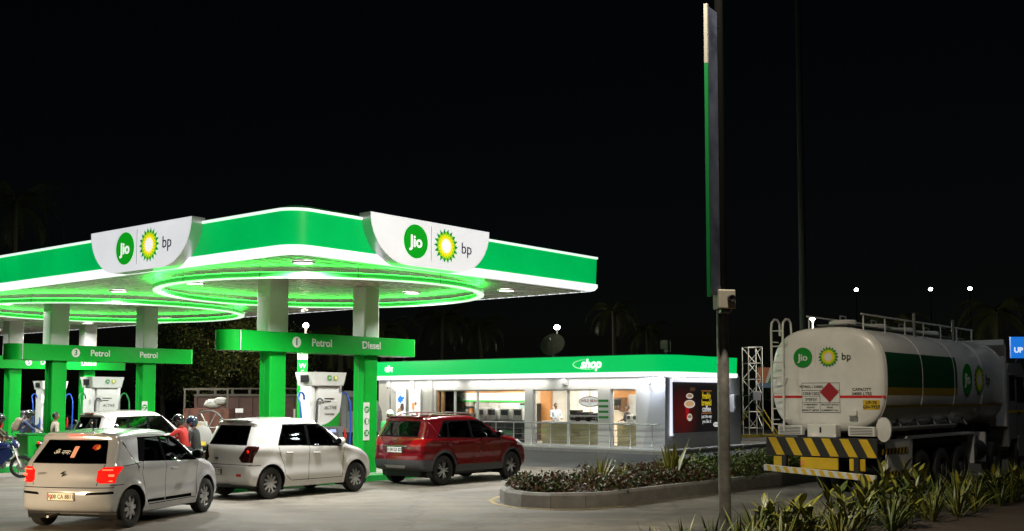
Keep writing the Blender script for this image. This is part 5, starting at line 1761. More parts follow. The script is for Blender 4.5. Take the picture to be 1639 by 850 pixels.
MB().box(.10, .44, -.015, .015, 3.62, 7.7).build('panel', mat('banner_print', (.13, .15, .22), .6, var=.6, vscale=.9, col2=(.01, .012, .03), spec=.1), bs, M=Mb)
MB().box(.442, .48, -.025, .025, 3.58, 6.87).build('green_edge', mat('banner_green_edge', (.004, .15, .035), .4), bs, M=Mb)
MB().box(.442, .48, -.025, .025, 6.872, 7.72).build('white_edge', mat('banner_pale_edge', (.28, .27, .24), .5), bs, M=Mb)
for z in (3.75, 5.6, 7.5):
    MB().cyl((0, 0, z), (.13, 0, z), .015, n=6).build('bracket', m_black, bs, M=Mb)
cb_ = thing('pole_camera', 'beige camera box clamped to the lamp pole', 'camera', (pp.x, PY, 3.43), R(8))
MB().rbox(-.12, .13, -.2, .06, .0, .27, .015).build('housing', mat('beige_plastic', (.45, .42, .36), .5, var=.1), cb_)
MB().lathe([(.055, 0), (.055, .05), (.045, .055), (.001, .04)], 18, Matrix.Translation((.06, -.2, .14)) @ Matrix.Rotation(PI / 2, 4, 'X')).build('lens', m_black, cb_, True)
MB().rbox(-.07, .08, -.15, .02, -.06, -.002, .01).build('bracket', m_grey_metal, cb_)
# second lamp pole further along the verge, outside the picture on the right
pw = S(14.5, -13.2)
pole2 = thing('street_lamp_pole', 'plain street lamp pole on the verge beyond the tanker cab', 'lamp post', (pw.x, pw.y, 0), R(60))
MB().lathe([(.16, 0), (.16, .02), (.09, .03), (.085, 1.6), (.06, 8.6), (.05, 8.7)], 20).build('shaft', m_pole, pole2, True)
MB().tube([(0, 0, 8.6), (-.05, .15, 9.0), (-.1, .6, 9.3), (-.1, 1.3, 9.4)], [.055, .05, .045, .04], 10).build('arm', m_pole, pole2, True)
lh2 = MB().rbox(-.24, .04, 1.2, 1.9, 9.35, 9.48, .04).build('lamp_head', m_grey_metal, pole2)
MB().box(-.19, -.01, 1.35, 1.8, 9.338, 9.348).build('lamp_lens', emis('cool_lens', (.85, .93, 1), 12, (.8, .8, .8)), lh2)
lamp('street_lamp', 'SPOT', lh2, (-.1, 1.55, 9.3), 210, (.85, .93, 1.0), spot_size=R(150), spot_blend=.6, shadow_soft_size=.15)
# tall mast behind the tanker
mp_ = aty(1289, 640, 36)
t = thing('tall_mast', 'tall plain steel mast rising behind the tanker', 'mast', (mp_.x, 36, 0))
MB().lathe([(.15, 0), (.13, 4), (.115, 9), (.095, 16), (.07, 24)], 16).build('shaft', mat('mast_steel', (.10, .11, .11), .5, .5), t, True)
MB().lathe([(.3, 0), (.3, .03), (.17, .05)], 16).build('base_flange', m_grey_metal, t)
MB().rbox(-.12, .12, -.3, -.12, 1.0, 1.5, .02).build('junction_box', m_grey_metal, t)

# ================================================================== lattice tower, air machine, banners
tp = aty(1205, 640, 60)
t = thing('lattice_tower', 'white steel lattice tower with yellow stays beyond the driveway', 'tower', (tp.x, 60, 0), R(12))
hw, ht = .40, 4.9
for sx in (-1, 1):
    for sy in (-1, 1):
        MB().cyl((sx * hw, sy * hw, 0), (sx * hw, sy * hw, ht), .035, n=6).build('leg', m_white_paint, t)
zz = [0.5 + .88 * k for k in range(6)]
for z in zz:
    for a, b in (((-hw, -hw), (hw, -hw)), ((hw, -hw), (hw, hw)), ((hw, hw), (-hw, hw)), ((-hw, hw), (-hw, -hw))):
        MB().cyl((*a, z), (*b, z), .022, n=6).build('crossbar', m_white_paint, t)
for k, (z0, z1) in enumerate(zip(zz, zz[1:])):
    for a, b in (((-hw, -hw), (hw, -hw)), ((hw, -hw), (hw, hw)), ((hw, hw), (-hw, hw))):
        if k % 2: a, b = b, a
        MB().cyl((*a, z0), (*b, z1), .02, n=6).build('diagonal', m_white_paint, t)
MB().rbox(-.2, .25, -hw - .1, -hw - .03, 2.0, 2.5, .02).build('plate', mat('pale_lilac_plate', (.5, .5, .6), .5), t)
m_yel = mat('yellow_steel', (.55, .42, .03), .5)
for a, b in (((-.45, -.4, 1.5), (-1.2, -.4, .08)), ((.45, -.4, 1.5), (1.1, -.9, .08)), ((.45, .4, 1.5), (1.5, .4, .08))):
    MB().cyl(a, b, .035, n=6).build('stay', m_yel, t)
MB().box(-1.3, 1.6, -.5, -.38, .02, .16).build('base_beam', m_yel, t)
tp = aty(1176, 640, 53)
t = thing('air_machine', 'grey tyre air machine standing by the shop corner', 'machine', (tp.x, 53, .0), R(20))
MB().prism([(-.35, 0), (.35, 0), (.35, .75), (.28, .78), (.28, 1.3), (.22, 1.34), (-.25, 1.34), (-.3, 1.3), (-.3, .7), (-.45, .55)], -.3, .3, 'y').build('cabinet', mat('machine_grey', (.35, .35, .35), .5, var=.2), t, M=Matrix.Rotation(R(60), 4, 'Z'))
MB().rbox(-.2, .16, -.33, -.29, .9, 1.2, .01).build('screen', m_black, t)
MB().cyl((-.1, 0, 1.34), (-.1, 0, 1.8), .012, n=6).build('aerial', m_black, t)
tp = aty(1213, 600, 68)
t = thing('tricolour_banner', 'orange, white and green banner board behind the lattice tower', 'banner', (tp.x, 68, 0), 0)
for x in (.1, 3.0):
    MB().cyl((x, .05, 0), (x, .05, 4.1), .05, n=8).build('post', m_dark, t)
MB().prism([(0, 3.05), (.45, 3.05), (.75, 4.0), (0, 4.0)], -.02, .02, 'y').build('orange_panel', mat('banner_orange', (.45, .14, .05), .6), t)
MB().prism([(.46, 3.05), (.62, 3.05), (.98, 4.0), (.76, 4.0)], -.02, .02, 'y').build('white_panel', mat('banner_white', (.6, .6, .58), .6), t)
MB().prism([(.63, 3.05), (3.2, 3.05), (3.2, 4.0), (.99, 4.0)], -.02, .02, 'y').build('green_panel', mat('banner_green', (.02, .22, .07), .6), t)
MB().box(0, 3.2, -.03, .03, 2.75, 3.04).build('blue_panel', mat('banner_blue', (.10, .18, .3), .6), t)
tp = aty(1619, 600, 45)
t = thing('blue_hoarding', 'lit blue hoarding with white letters behind the tanker cab', 'sign', (tp.x, 45, 0), 0)
for x in (.3, 2.7):
    MB().cyl((x, .1, 0), (x, .1, 3.8), .06, n=8).build('post', m_dark, t)
bf = MB().box(0, 3.0, -.06, .06, 3.78, 4.65).build('panel', emis('blue_sign_lit', (.015, .20, .78), .85, (.01, .1, .4)), t)
lettering('UP', .30, emis('sign_white_lit', (.85, .9, 1), .9), bf, facing((.30, -.066, 4.1), (1, 0, 0)), bold=.01)
# ------------------------------------------------ distant street lights
m_unlit = mat('unlit_dark_pole', (.01, .01, .01), .8, spec=.1)
def street_light(px_, py_, Y, label, e=0, s_=.16):
    p = aty(px_, py_, Y)
    t = thing('street_light', label, 'street light', (p.x, Y, 0), 0, 'distant street lights')
    MB().lathe([(.09, 0), (.07, p.z * .6), (.05, p.z - .1)], 10).build('shaft', m_unlit, t, True)
    h = MB().lathe([(.06, p.z - .25), (s_ * .7, p.z - s_ * .9), (s_ * .6, p.z - s_ * .8)], 14).build('lamp_head', m_unlit, t)
    MB().sph((0, 0, p.z), (s_ * 1.1, s_, s_), 16, 10).build('globe', emis('street_globe', (.88, .95, 1), 30, (.8, .8, .8)), h, True)
    if e:
        lamp('street_bulb', 'POINT', h, (0, -.4, p.z - .4), e, (1, .93, .75), shadow_soft_size=.15)
street_light(892, 524, 85, 'bright street light above the satellite dish', 200, .21)
street_light(490, 521, 50, 'bright street light seen over gantry 1', 800, .12)
street_light(1371, 464, 120, 'street light above the tanker end with its emblems', 0, .19)
street_light(1490, 463, 120, 'middle street light of the trio above the tanker', 0, .19)
street_light(1553, 462, 120, 'street light above the tanker walkway, by the cab', 0, .19)
street_light(1301, 510, 60, 'small street light right beside the tall mast', 1500, .12)
# ================================================================== planted island with kerb stones
random.seed(21)
def island_path():
    p = [(27, -2.0), (5.2, -2.0), (4.3, -2.1), (3.65, -2.45), (3.15, -3.0), (2.9, -3.65), (3.0, -4.3), (3.5, -4.8), (4.3, -5.02), (27, -5.45)]
    out = [p[0]]
    for a, b in zip(p, p[1:]):
        d = math.hypot(b[0] - a[0], b[1] - a[1])
        n = max(1, round(d / .92))
        for k in range(1, n + 1):
            out.append((a[0] + (b[0] - a[0]) * k / n, a[1] + (b[1] - a[1]) * k / n))
    return out
ip = island_path()
isl = thing('kerbed_planter', 'long kerbed planting island with a rounded end beside the forecourt', 'planter', S(3, -3.6), ANG)
m_kerb = mat('kerb_concrete', (.20, .19, .175), .8, var=.3, vscale=5, bump=.25, bscale=30)
loc_ = lambda q: (q[0] - 3, q[1] + 3.6)
for a, b in zip(ip, ip[1:]):
    a, b = Vector(loc_(a)), Vector(loc_(b))
    d = (b - a).normalized()
    n = Vector((d.y, -d.x)) * -1           # towards the planting
    cen = Vector((12, 0))
    if (cen - a).dot(n) < 0: n = -n
    g = d * .006
    a2, b2 = a + g, b - g
    w, h, c = .2, .29 + random.uniform(-.006, .006), .05
    sec = [(0, 0), (0, h - c), (c, h), (w, h), (w, 0)]
    rings = [[(*(p + n * o), z) for o, z in sec] for p in (a2, b2)]
    MB().loft(rings).build('kerb_stone', m_kerb, isl)
inner = []
for k, q in enumerate(ip):
    q = Vector(loc_(q))
    a, b = Vector(loc_(ip[max(0, k - 1)])), Vector(loc_(ip[min(len(ip) - 1, k + 1)]))
    d = (b - a).normalized()
    n = Vector((-d.y, d.x))
    if (Vector((12, 0)) - q).dot(n) < 0: n = -n
    inner.append((*(q + n * .15), .2))
MB().add(inner, [tuple(range(len(inner)))]).build('soil', m_soil, isl)
# worn yellow line round the kerb end
yl = [(5.2, -1.82), (4.25, -1.9), (3.5, -2.3), (2.98, -2.9), (2.7, -3.65), (2.82, -4.42), (3.4, -4.98), (4.3, -5.22)]
rows = []
for k, q in enumerate(yl):
    a, b = Vector(yl[max(0, k - 1)]), Vector(yl[min(len(yl) - 1, k + 1)])
    d = (b - a).normalized()
    n = Vector((-d.y, d.x)) * .05
    rows.append([tuple(S(q[0] + n.x, q[1] + n.y, .004)), tuple(S(q[0] - n.x, q[1] - n.y, .004))])
MB().loft(rows, False, False).build('painted_line', mat('worn_yellow_paint', (.42, .30, .05), .8, var=.5, vscale=9, col2=(.18, .16, .12)), kind='structure')
# ------------------------------------------------ leaves
def leaf_cloud(spots, name, mats_, size, label, cat, n_per, spread, zb, kind='stuff'):
    """thousands of little folded leaves; one mesh with a few leaf tones"""
    b = MB()
    idx = []
    for (cx, cy, hgt) in spots:
        for _ in range(n_per):
            r = spread * math.sqrt(random.random())
            a = random.uniform(0, 2 * PI)
            z = zb + hgt * random.random() ** .6 * (1 - .5 * (r / spread) ** 2)
            c = Vector((cx + r * math.cos(a), cy + r * math.sin(a), z))
            d = Vector((random.gauss(0, 1), random.gauss(0, 1), random.gauss(.35, .6))).normalized()
            s_ = Vector((random.gauss(0, 1), random.gauss(0, 1), random.gauss(0, .5)))
            s_ = (s_ - d * s_.dot(d)).normalized()
            l = size * random.uniform(.6, 1.3)
            w = l * .28
            up = d.cross(s_) * l * .1
            b.add([c, c + d * l * .5 + s_ * w + up, c + d * l, c + d * l * .5 - s_ * w + up], [(0, 1, 2), (0, 2, 3)])
            k = random.choices(range(len(mats_)), [m[1] for m in mats_])[0]
            idx += [k, k]
    me = b.mesh(name, None, fix=False)
    for m, _ in mats_:
        me.materials.append(m)
    me.polygons.foreach_set('material_index', idx)
    return put(name, me, label=label, cat=cat, kind=kind)
def leafmat(name, c):
    return mat(name, c, .5, var=.35, vscale=3, spec=.35)
lm_red = leafmat('leaf_maroon', (.075, .022, .014))
lm_brown = leafmat('leaf_bronze', (.10, .055, .018))
lm_dk = leafmat('leaf_dark_green', (.022, .045, .012))
lm_mid = leafmat('leaf_green', (.05, .085, .015))
lm_yel = leafmat('leaf_yellow_green', (.13, .15, .02))
sp = []
for _ in range(118):
    x = random.uniform(3.5, 11.5)
    y = random.uniform(-4.75, -2.4)
    if x < 4.4 and (x - 4.4) ** 2 + (y + 3.55) ** 2 > 1.15: continue
    w_ = S(x, y)
    sp.append((w_.x, w_.y, random.uniform(.12, .48)))
leaf_cloud(sp, 'ground_cover', [(lm_red, 3), (lm_brown, 3), (lm_dk, 2), (lm_mid, 3)], .09, 'maroon and bronze leafed ground cover filling the planter end', 'ground cover', 150, .34, .18)
sp = []
for _ in range(210):
    w_ = S(random.uniform(9.5, 26), random.uniform(-5.0, -2.3))
    sp.append((w_.x, w_.y, random.uniform(.3, .6)))
leaf_cloud(sp, 'low_hedge', [(lm_dk, 2), (lm_mid, 4), (lm_yel, 3)], .10, 'low green hedge filling the far part of the planter', 'hedge', 130, .36, .18)
# a few stones showing through
for x, y, r_ in ((7.9, -4.55, .22), (8.7, -4.6, .17), (3.75, -4.35, .1), (10.6, -3.0, .2)):
    random.seed(int(x * 10))
    b = MB().sph((0, 0, 0), (r_, r_ * .7, r_ * .4), 9, 6)
    b.v = [tuple(c * random.uniform(.88, 1.12) for c in v) for v in b.v]
    b.build('loose_stone', m_kerb, None, loc=S(x, y, .24), rot=(0, 0, random.uniform(0, 3)), label='loose grey stone lying among the planter ground cover', cat='stone', group='stones in the planter')
random.seed(5)
# ------------------------------------------------ strap leaves: shared variants
def strap_mesh(l, w, droop, m_mid, m_edge, n=8, fold=.35, name='leaf', wide=.35):
    b = MB()
    idx = []
    rows = []
    for k in range(n + 1):
        t = k / n
        wd = w * (min(1, (t + .10) / wide) if t < wide else 1) * (1 - max(0, (t - wide) / (1 - wide)) ** 1.6) + .0008
        x = l * (math.sin(droop * t * 1.0) / max(droop, .01)) * 1.0
        ang_ = droop * t
        # blade curves outwards: position along an arc
        r_ = l / max(droop, .05)
        px_, pz = r_ * (1 - math.cos(ang_)), r_ * math.sin(ang_)
        rows.append([(px_, -wd, pz + wd * fold), (px_, -wd * .55, pz + wd * fold * .5), (px_, 0, pz), (px_, wd * .55, pz + wd * fold * .5), (px_, wd, pz + wd * fold)])
    b.loft(rows, False, False)
    for k in range(n):
        idx += [1, 0, 0, 1]
    me = b.mesh(name, None, True, fix=False)
    me.materials.append(m_mid)
    me.materials.append(m_edge)
    me.polygons.foreach_set('material_index', idx)
    return me
def blades(variants, t, n, lean, zoff=0.0, s0=.8, s1=1.1, r0=.05):
    for k in range(n):
        a = 2 * PI * k / n + random.uniform(-.25, .25)
        o = put('leaf', random.choice(variants), t, (r0 * math.cos(a), r0 * math.sin(a), zoff))
        tl = random.uniform(*lean)
        o.rotation_euler = (0, tl, a)
        s_ = random.uniform(s0, s1)
        o.scale = (s_, s_, s_)
m_lf = mat('strap_green', (.065, .11, .02), .42, var=.4, vscale=5)
m_lf2 = mat('strap_olive', (.10, .125, .025), .42, var=.4, vscale=5)
m_le = mat('strap_yellow_margin', (.30, .27, .05), .45, var=.3, vscale=6)
m_lb = mat('broad_leaf_green', (.075, .11, .018), .4, var=.4, vscale=4)
m_lby = mat('broad_leaf_yellow', (.30, .27, .03), .4, var=.4, vscale=4)
SPIKE = [strap_mesh(l, w, d, m_lf, m_le) for l, w, d in ((.80, .021, .35), (.95, .019, .7), (.72, .023, .2), (.9, .020, 1.0))]
SPIKE2 = [strap_mesh(l, w, d, m_lf2, m_lf) for l, w, d in ((.85, .024, .5), (.95, .021, .9), (.75, .026, .3), (.9, .021, 1.2))]
AGAVE = [strap_mesh(l, w, d, m_lf2, m_le, wide=.3) for l, w, d in ((.75, .055, .15), (.8, .05, .35), (.7, .06, .05))]
YUC = [strap_mesh(l, w, d, mat('yucca_yellow_green', (.16, .17, .03), .45, var=.3), m_le) for l, w, d in ((.6, .022, .1), (.65, .02, .3), (.5, .024, .0))]
BROAD = [strap_mesh(l, w, d, m_lb, m_lby if k == 1 else m_lb, wide=.45) for k, (l, w, d) in enumerate(((.30, .042, .5), (.34, .045, .9), (.26, .038, .3)))]
BROADY = [strap_mesh(l, w, d, m_lby, m_lb, wide=.45) for k, (l, w, d) in enumerate(((.30, .05, .3), (.34, .048, .6)))]
def spiky(pos, variants, n, lean, label, scale=1.0, cat='plant', group=None, name='spiky_plant'):
    t = thing(name, label, cat, pos, random.uniform(0, 6.28), group)
    t.scale = (scale,) * 3
    blades(variants, t, n, lean)
    blades(variants, t, max(3, n // 2), (lean[0] * .25, lean[1] * .4), s0=.9, s1=1.2, r0=.02)
    return t
spiky(S(6.3, -3.2, .18), YUC, 22, (.1, .75), 'upright yellow-green yucca at the near end of the planter', 1.05, name='yucca_plant')
spiky(S(6.75, -3.5, .18), YUC, 14, (.1, .6), 'smaller yellow-green yucca beside the big yucca in the planter', .85, name='yucca_plant')
spiky(S(8.3, -3.9, .18), AGAVE, 12, (.15, 1.1), 'wide-leaved agave rosette growing in the planter', 1.3, name='agave_plant')
# ------------------------------------------------ verge bed in front
MB().add([tuple(S(x, y, .05)) for x, y in ((-6, -9.95), (30, -9.75), (30, -16), (-6, -16))], [(0, 1, 2, 3)]).build('verge_bed', m_soil, kind='structure')
kb = thing('verge_kerb', 'low concrete kerb edging the planted verge by the tanker', 'kerb', S(-6, -9.9), ANG)
me_k = MB().loft([[(x, 0, 0), (x, 0, .1), (x, -.03, .13), (x, -.14, .13), (x, -.14, 0)] for x in (.006, .994)]).mesh('kerb_stone', m_kerb)
for k in range(36):
    put('kerb_stone', me_k, kb, (k, .006 * k, 0))
def leafy(pos, label, h=.8, stems=3, yellow=.2, scale=1.0):
    t = thing('leafy_plant', label, 'plant', pos, random.uniform(0, 6.28), 'leafy plants in the verge bed')
    t.scale = (scale,) * 3
    for s_ in range(stems):
        a = 2 * PI * s_ / stems + random.uniform(-.4, .4)
        ln = random.uniform(.12, .4)
        hh = h * random.uniform(.75, 1.05)
        top = Vector((math.cos(a) * ln * hh, math.sin(a) * ln * hh, hh))
        base = Vector((math.cos(a) * .05, math.sin(a) * .05, 0))
        pts = [base + (top - base) * (k / 5) + Vector((0, 0, .05 * math.sin(PI * k / 5))) for k in range(6)]
        st = MB().tube(pts, [.011 - .0014 * k for k in range(6)], 5).build('stem', m_lb, t, True)
        for k in range(9):
            u = .25 + .75 * k / 8
            p = base + (top - base) * u + Vector((0, 0, .05 * math.sin(PI * u)))
            v = random.choice(BROADY if random.random() < yellow * (1.5 if k > 5 else .5) else BROAD)
            o = put('leaf', v, st, p)
            o.rotation_euler = (0, random.uniform(.35, 1.15) - (.3 if k == 8 else 0), a + k * 2.3)
            q = random.uniform(.75, 1.15)
            o.scale = (q, q, q)
    return t
random.seed(33)
sk = ('striped yellow-edged strap-leaf clump in the verge', 'dull green strap-leaf clump in the verge')
def where(x):
    return (' by the lamp pole base' if x < .2 else ' facing the striped bumper' if x < 4.5 else ' beside the tanker rear wheels' if x < 9.5 else ' beside the tanker front wheels')
n = 0
for i in range(36):
    x = -3.2 + i * .52 + random.uniform(-.15, .15)
    for row in range(2):
        y = -10.25 - row * .55 - random.uniform(0, .4)
        if random.random() < (.5 if x < 0 else .22): continue
        v = random.random() < .55
        if x > 10 and random.random() < .5: continue
        spiky(S(x + row * .25, y, .05), SPIKE if v else SPIKE2, random.randint(13, 19), (.10, .95), (sk[0] if v else sk[1]) + where(x), random.uniform(.72, .95) * (.85 if x < .2 else 1), group='strap-leaf clumps in the verge bed', name='strap_leaf_plant')
lab = 'leafy plant with broad yellow-tipped leaves in the verge'
for i, (px_, top, Y) in enumerate(((1230, 812, 16.0), (1265, 800, 15.6), (1345, 780, 17.2), (1372, 790, 16.4), (1400, 772, 18.6), (1420, 757, 18.8), (1470, 758, 19.6), (1455, 775, 18.2), (1580, 756, 22.2), (1600, 770, 22.5), (1628, 760, 22.8), (1545, 775, 21.0), (1290, 812, 15.4))):
    w_ = aty(px_, top, Y)
    leafy((w_.x, Y, .05), lab + where((Vector((w_.x, Y, 0)) - ORG).dot(UX)), max(.5, w_.z - .05), 3 if i % 2 else 4, .5)
# ================================================================== trees and palms
def tree(pos, h, crown_r, label, n=5200, seed=1, tones=((lm_dk, 3), (lm_mid, 3), (lm_yel, 2)), name='leafy_tree', leaf=.17):
    random.seed(seed)
    t = thing(name, label, 'tree', pos)
    tr = MB()
    lean = Vector((random.uniform(-.3, .3), random.uniform(-.3, .3), 0))
    tr.tube([(0, 0, 0), lean * .3 + Vector((0, 0, h * .25)), lean + Vector((0, 0, h * .5)), lean * 1.5 + Vector((0, 0, h * .8))], [.2, .15, .11, .04], 9)
    m_bark = mat('bark', (.07, .05, .035), .9, var=.4, vscale=8, bump=.5)
    tro = tr.build('trunk', m_bark, t, True)
    clumps = []
    for k in range(11):
        a = k * 2.4
        z = h * random.uniform(.42, .95)
        r = crown_r * random.uniform(.3, .95) * (1 - .35 * abs(z / h - .65))
        c = Vector((r * math.cos(a), r * math.sin(a), z))
        MB().tube([lean * .8 + Vector((0, 0, h * .36 + .04 * k)), c * .55 + Vector((0, 0, z * .42)), c], [.07, .045, .015], 6).build('limb', m_bark, tro)
        clumps.append((c, random.uniform(.55, 1.0) * crown_r * .52))
    b = MB()
    idx = []
    for _ in range(n):
        c, r = random.choice(clumps)
        d = Vector((random.gauss(0, 1), random.gauss(0, 1), random.gauss(0, .8)))
        p = c + d.normalized() * r * random.random() ** .45 * random.uniform(.7, 1.15)
        d = Vector((random.gauss(0, 1), random.gauss(0, 1), random.gauss(-.4, .7))).normalized()
        s_ = d.orthogonal().normalized()
        s_ = Matrix.Rotation(random.uniform(0, 6.28), 3, d) @ s_
        l = leaf * random.uniform(.6, 1.3)
        b.add([p, p + d * l * .5 + s_ * l * .25, p + d * l, p + d * l * .5 - s_ * l * .25], [(0, 1, 2, 3)])
        idx.append(random.choices(range(len(tones)), [q[1] for q in tones])[0])
    me = b.mesh('crown', None, fix=False)
    for m, _ in tones:
        me.materials.append(m)
    me.polygons.foreach_set('material_index', idx)
    put('crown', me, t)
    return t
def palm(pos, h, label, seed, fr=2.4, nf=15):
    random.seed(seed)
    t = thing('palm_tree', label, 'palm', pos, 0, 'palms in the dark behind the station')
    top = Vector((random.uniform(-.5, .5), random.uniform(-.3, .3), h))
    pts = [top * (k / 8) * Vector((1, 1, 1)).length / math.sqrt(3) for k in range(9)]
    pts = [Vector((top.x * (k / 8) ** 2, top.y * (k / 8) ** 2, h * k / 8)) for k in range(9)]
    MB().tube(pts, [.22 - .012 * k for k in range(9)], 10).build('trunk', mat('palm_bark', (.10, .085, .06), .9, var=.5, vscale=10, bump=.5), t, True)
    for f in range(nf):
        a = 2.4 * f
        el = R(70) - R(110) * f / nf
        b = MB()
        spine = []
        for k in range(9):
            u = k / 8
            e = el - 1.25 * u * u
            q = fr * u
            spine.append(top + Vector((math.cos(a) * q * math.cos(e * .6), math.sin(a) * q * math.cos(e * .6), q * math.sin(e) * .8)))
        b.tube(spine, [.03 - .003 * k for k in range(9)], 4)
        side = Vector((-math.sin(a), math.cos(a), 0))
        for k in range(26):
            u = .15 + .85 * k / 26
            i = min(7, int(u * 8))
            p = spine[i].lerp(spine[i + 1], u * 8 - i)
            dr = (spine[i + 1] - spine[i]).normalized()
            for sg in (-1, 1):
                l = fr * .3 * math.sin(PI * min(1, u * .85 + .15)) + .1
                tip = p + (side * sg * .75 + dr * .5 + Vector((0, 0, -.45))).normalized() * l
                w_ = dr * .03
                b.add([p - w_, p + w_, tip], [(0, 1, 2)])
        b.build('frond', leafmat('palm_frond', (.075, .085, .022)), t, fix=False)
    return t
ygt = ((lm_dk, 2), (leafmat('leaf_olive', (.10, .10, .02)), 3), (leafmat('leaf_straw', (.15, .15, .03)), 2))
def at(px_, Y): return (aty(px_, 640, Y).x, Y, 0)
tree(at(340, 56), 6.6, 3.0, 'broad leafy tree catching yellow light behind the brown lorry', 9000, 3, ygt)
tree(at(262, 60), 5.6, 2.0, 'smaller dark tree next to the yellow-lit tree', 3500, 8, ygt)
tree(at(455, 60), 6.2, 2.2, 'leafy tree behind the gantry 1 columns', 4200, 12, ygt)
for k, (px_, Y, h) in enumerate(((545, 62, 5.6), (615, 66, 6.2), (705, 75, 7.6), (775, 78, 7.2), (985, 84, 8.8), (1040, 90, 7.6))):
    palm(at(px_, Y), h, ('palm glimpsed behind the fuel dispenser', 'palm behind the gantry 1 end', 'palm behind the red SUV and shop roof', 'second palm behind the shop roof', 'tall palm beyond the satellite dish', 'palm beyond the shop corner')[k], 40 + k)
palm(at(20, 60), 13.0, 'tall dark palm rising behind the canopy', 60, 3.2)
palm(at(1600, 70), 7.6, 'dark palm beyond the tanker cab', 61, 3.0)
palm(at(1420, 72), 6.8, 'dark palm behind the tanker tank', 62, 2.8)
tree(at(1530, 76), 6.8, 3.2, 'dark leafy tree behind the tanker', 5200, 21, ((lm_dk, 3), (lm_mid, 1)))
tree(at(1240, 78), 4.6, 2.6, 'dark bushy tree behind the lattice tower', 3600, 22, ((lm_dk, 3), (lm_mid, 1)))
# ================================================================== people
random.seed(77)
m_skin = mat('skin', (.20, .105, .06), .55, var=.08, vscale=12)
m_hair = mat('black_hair', (.008, .007, .006), .55)
def grow(verts, edges, name, sub=2):
    """skin-modifier surface over joints: verts = {key: (pos, rx, ry)}"""
    keys = list(verts)
    me = bpy.data.meshes.new(name)
    me.from_pydata([verts[k][0] for k in keys], [(keys.index(a), keys.index(b)) for a, b in edges], [])
    o = bpy.data.objects.new(name, me)
    COL.objects.link(o)
    o.modifiers.new('skin', 'SKIN').use_smooth_shade = True
    if not me.skin_vertices:
        me.skin_vertices.new()
    for i, k in enumerate(keys):
        me.skin_vertices[0].data[i].radius = verts[k][1:3]
        me.skin_vertices[0].data[i].use_root = (i == 0)
    sb = o.modifiers.new('sub', 'SUBSURF')
    sb.levels = sub
    sb.render_levels = sub
    dg = bpy.context.evaluated_depsgraph_get()
    out = bpy.data.meshes.new_from_object(o.evaluated_get(dg))
    bpy.data.objects.remove(o)
    return out
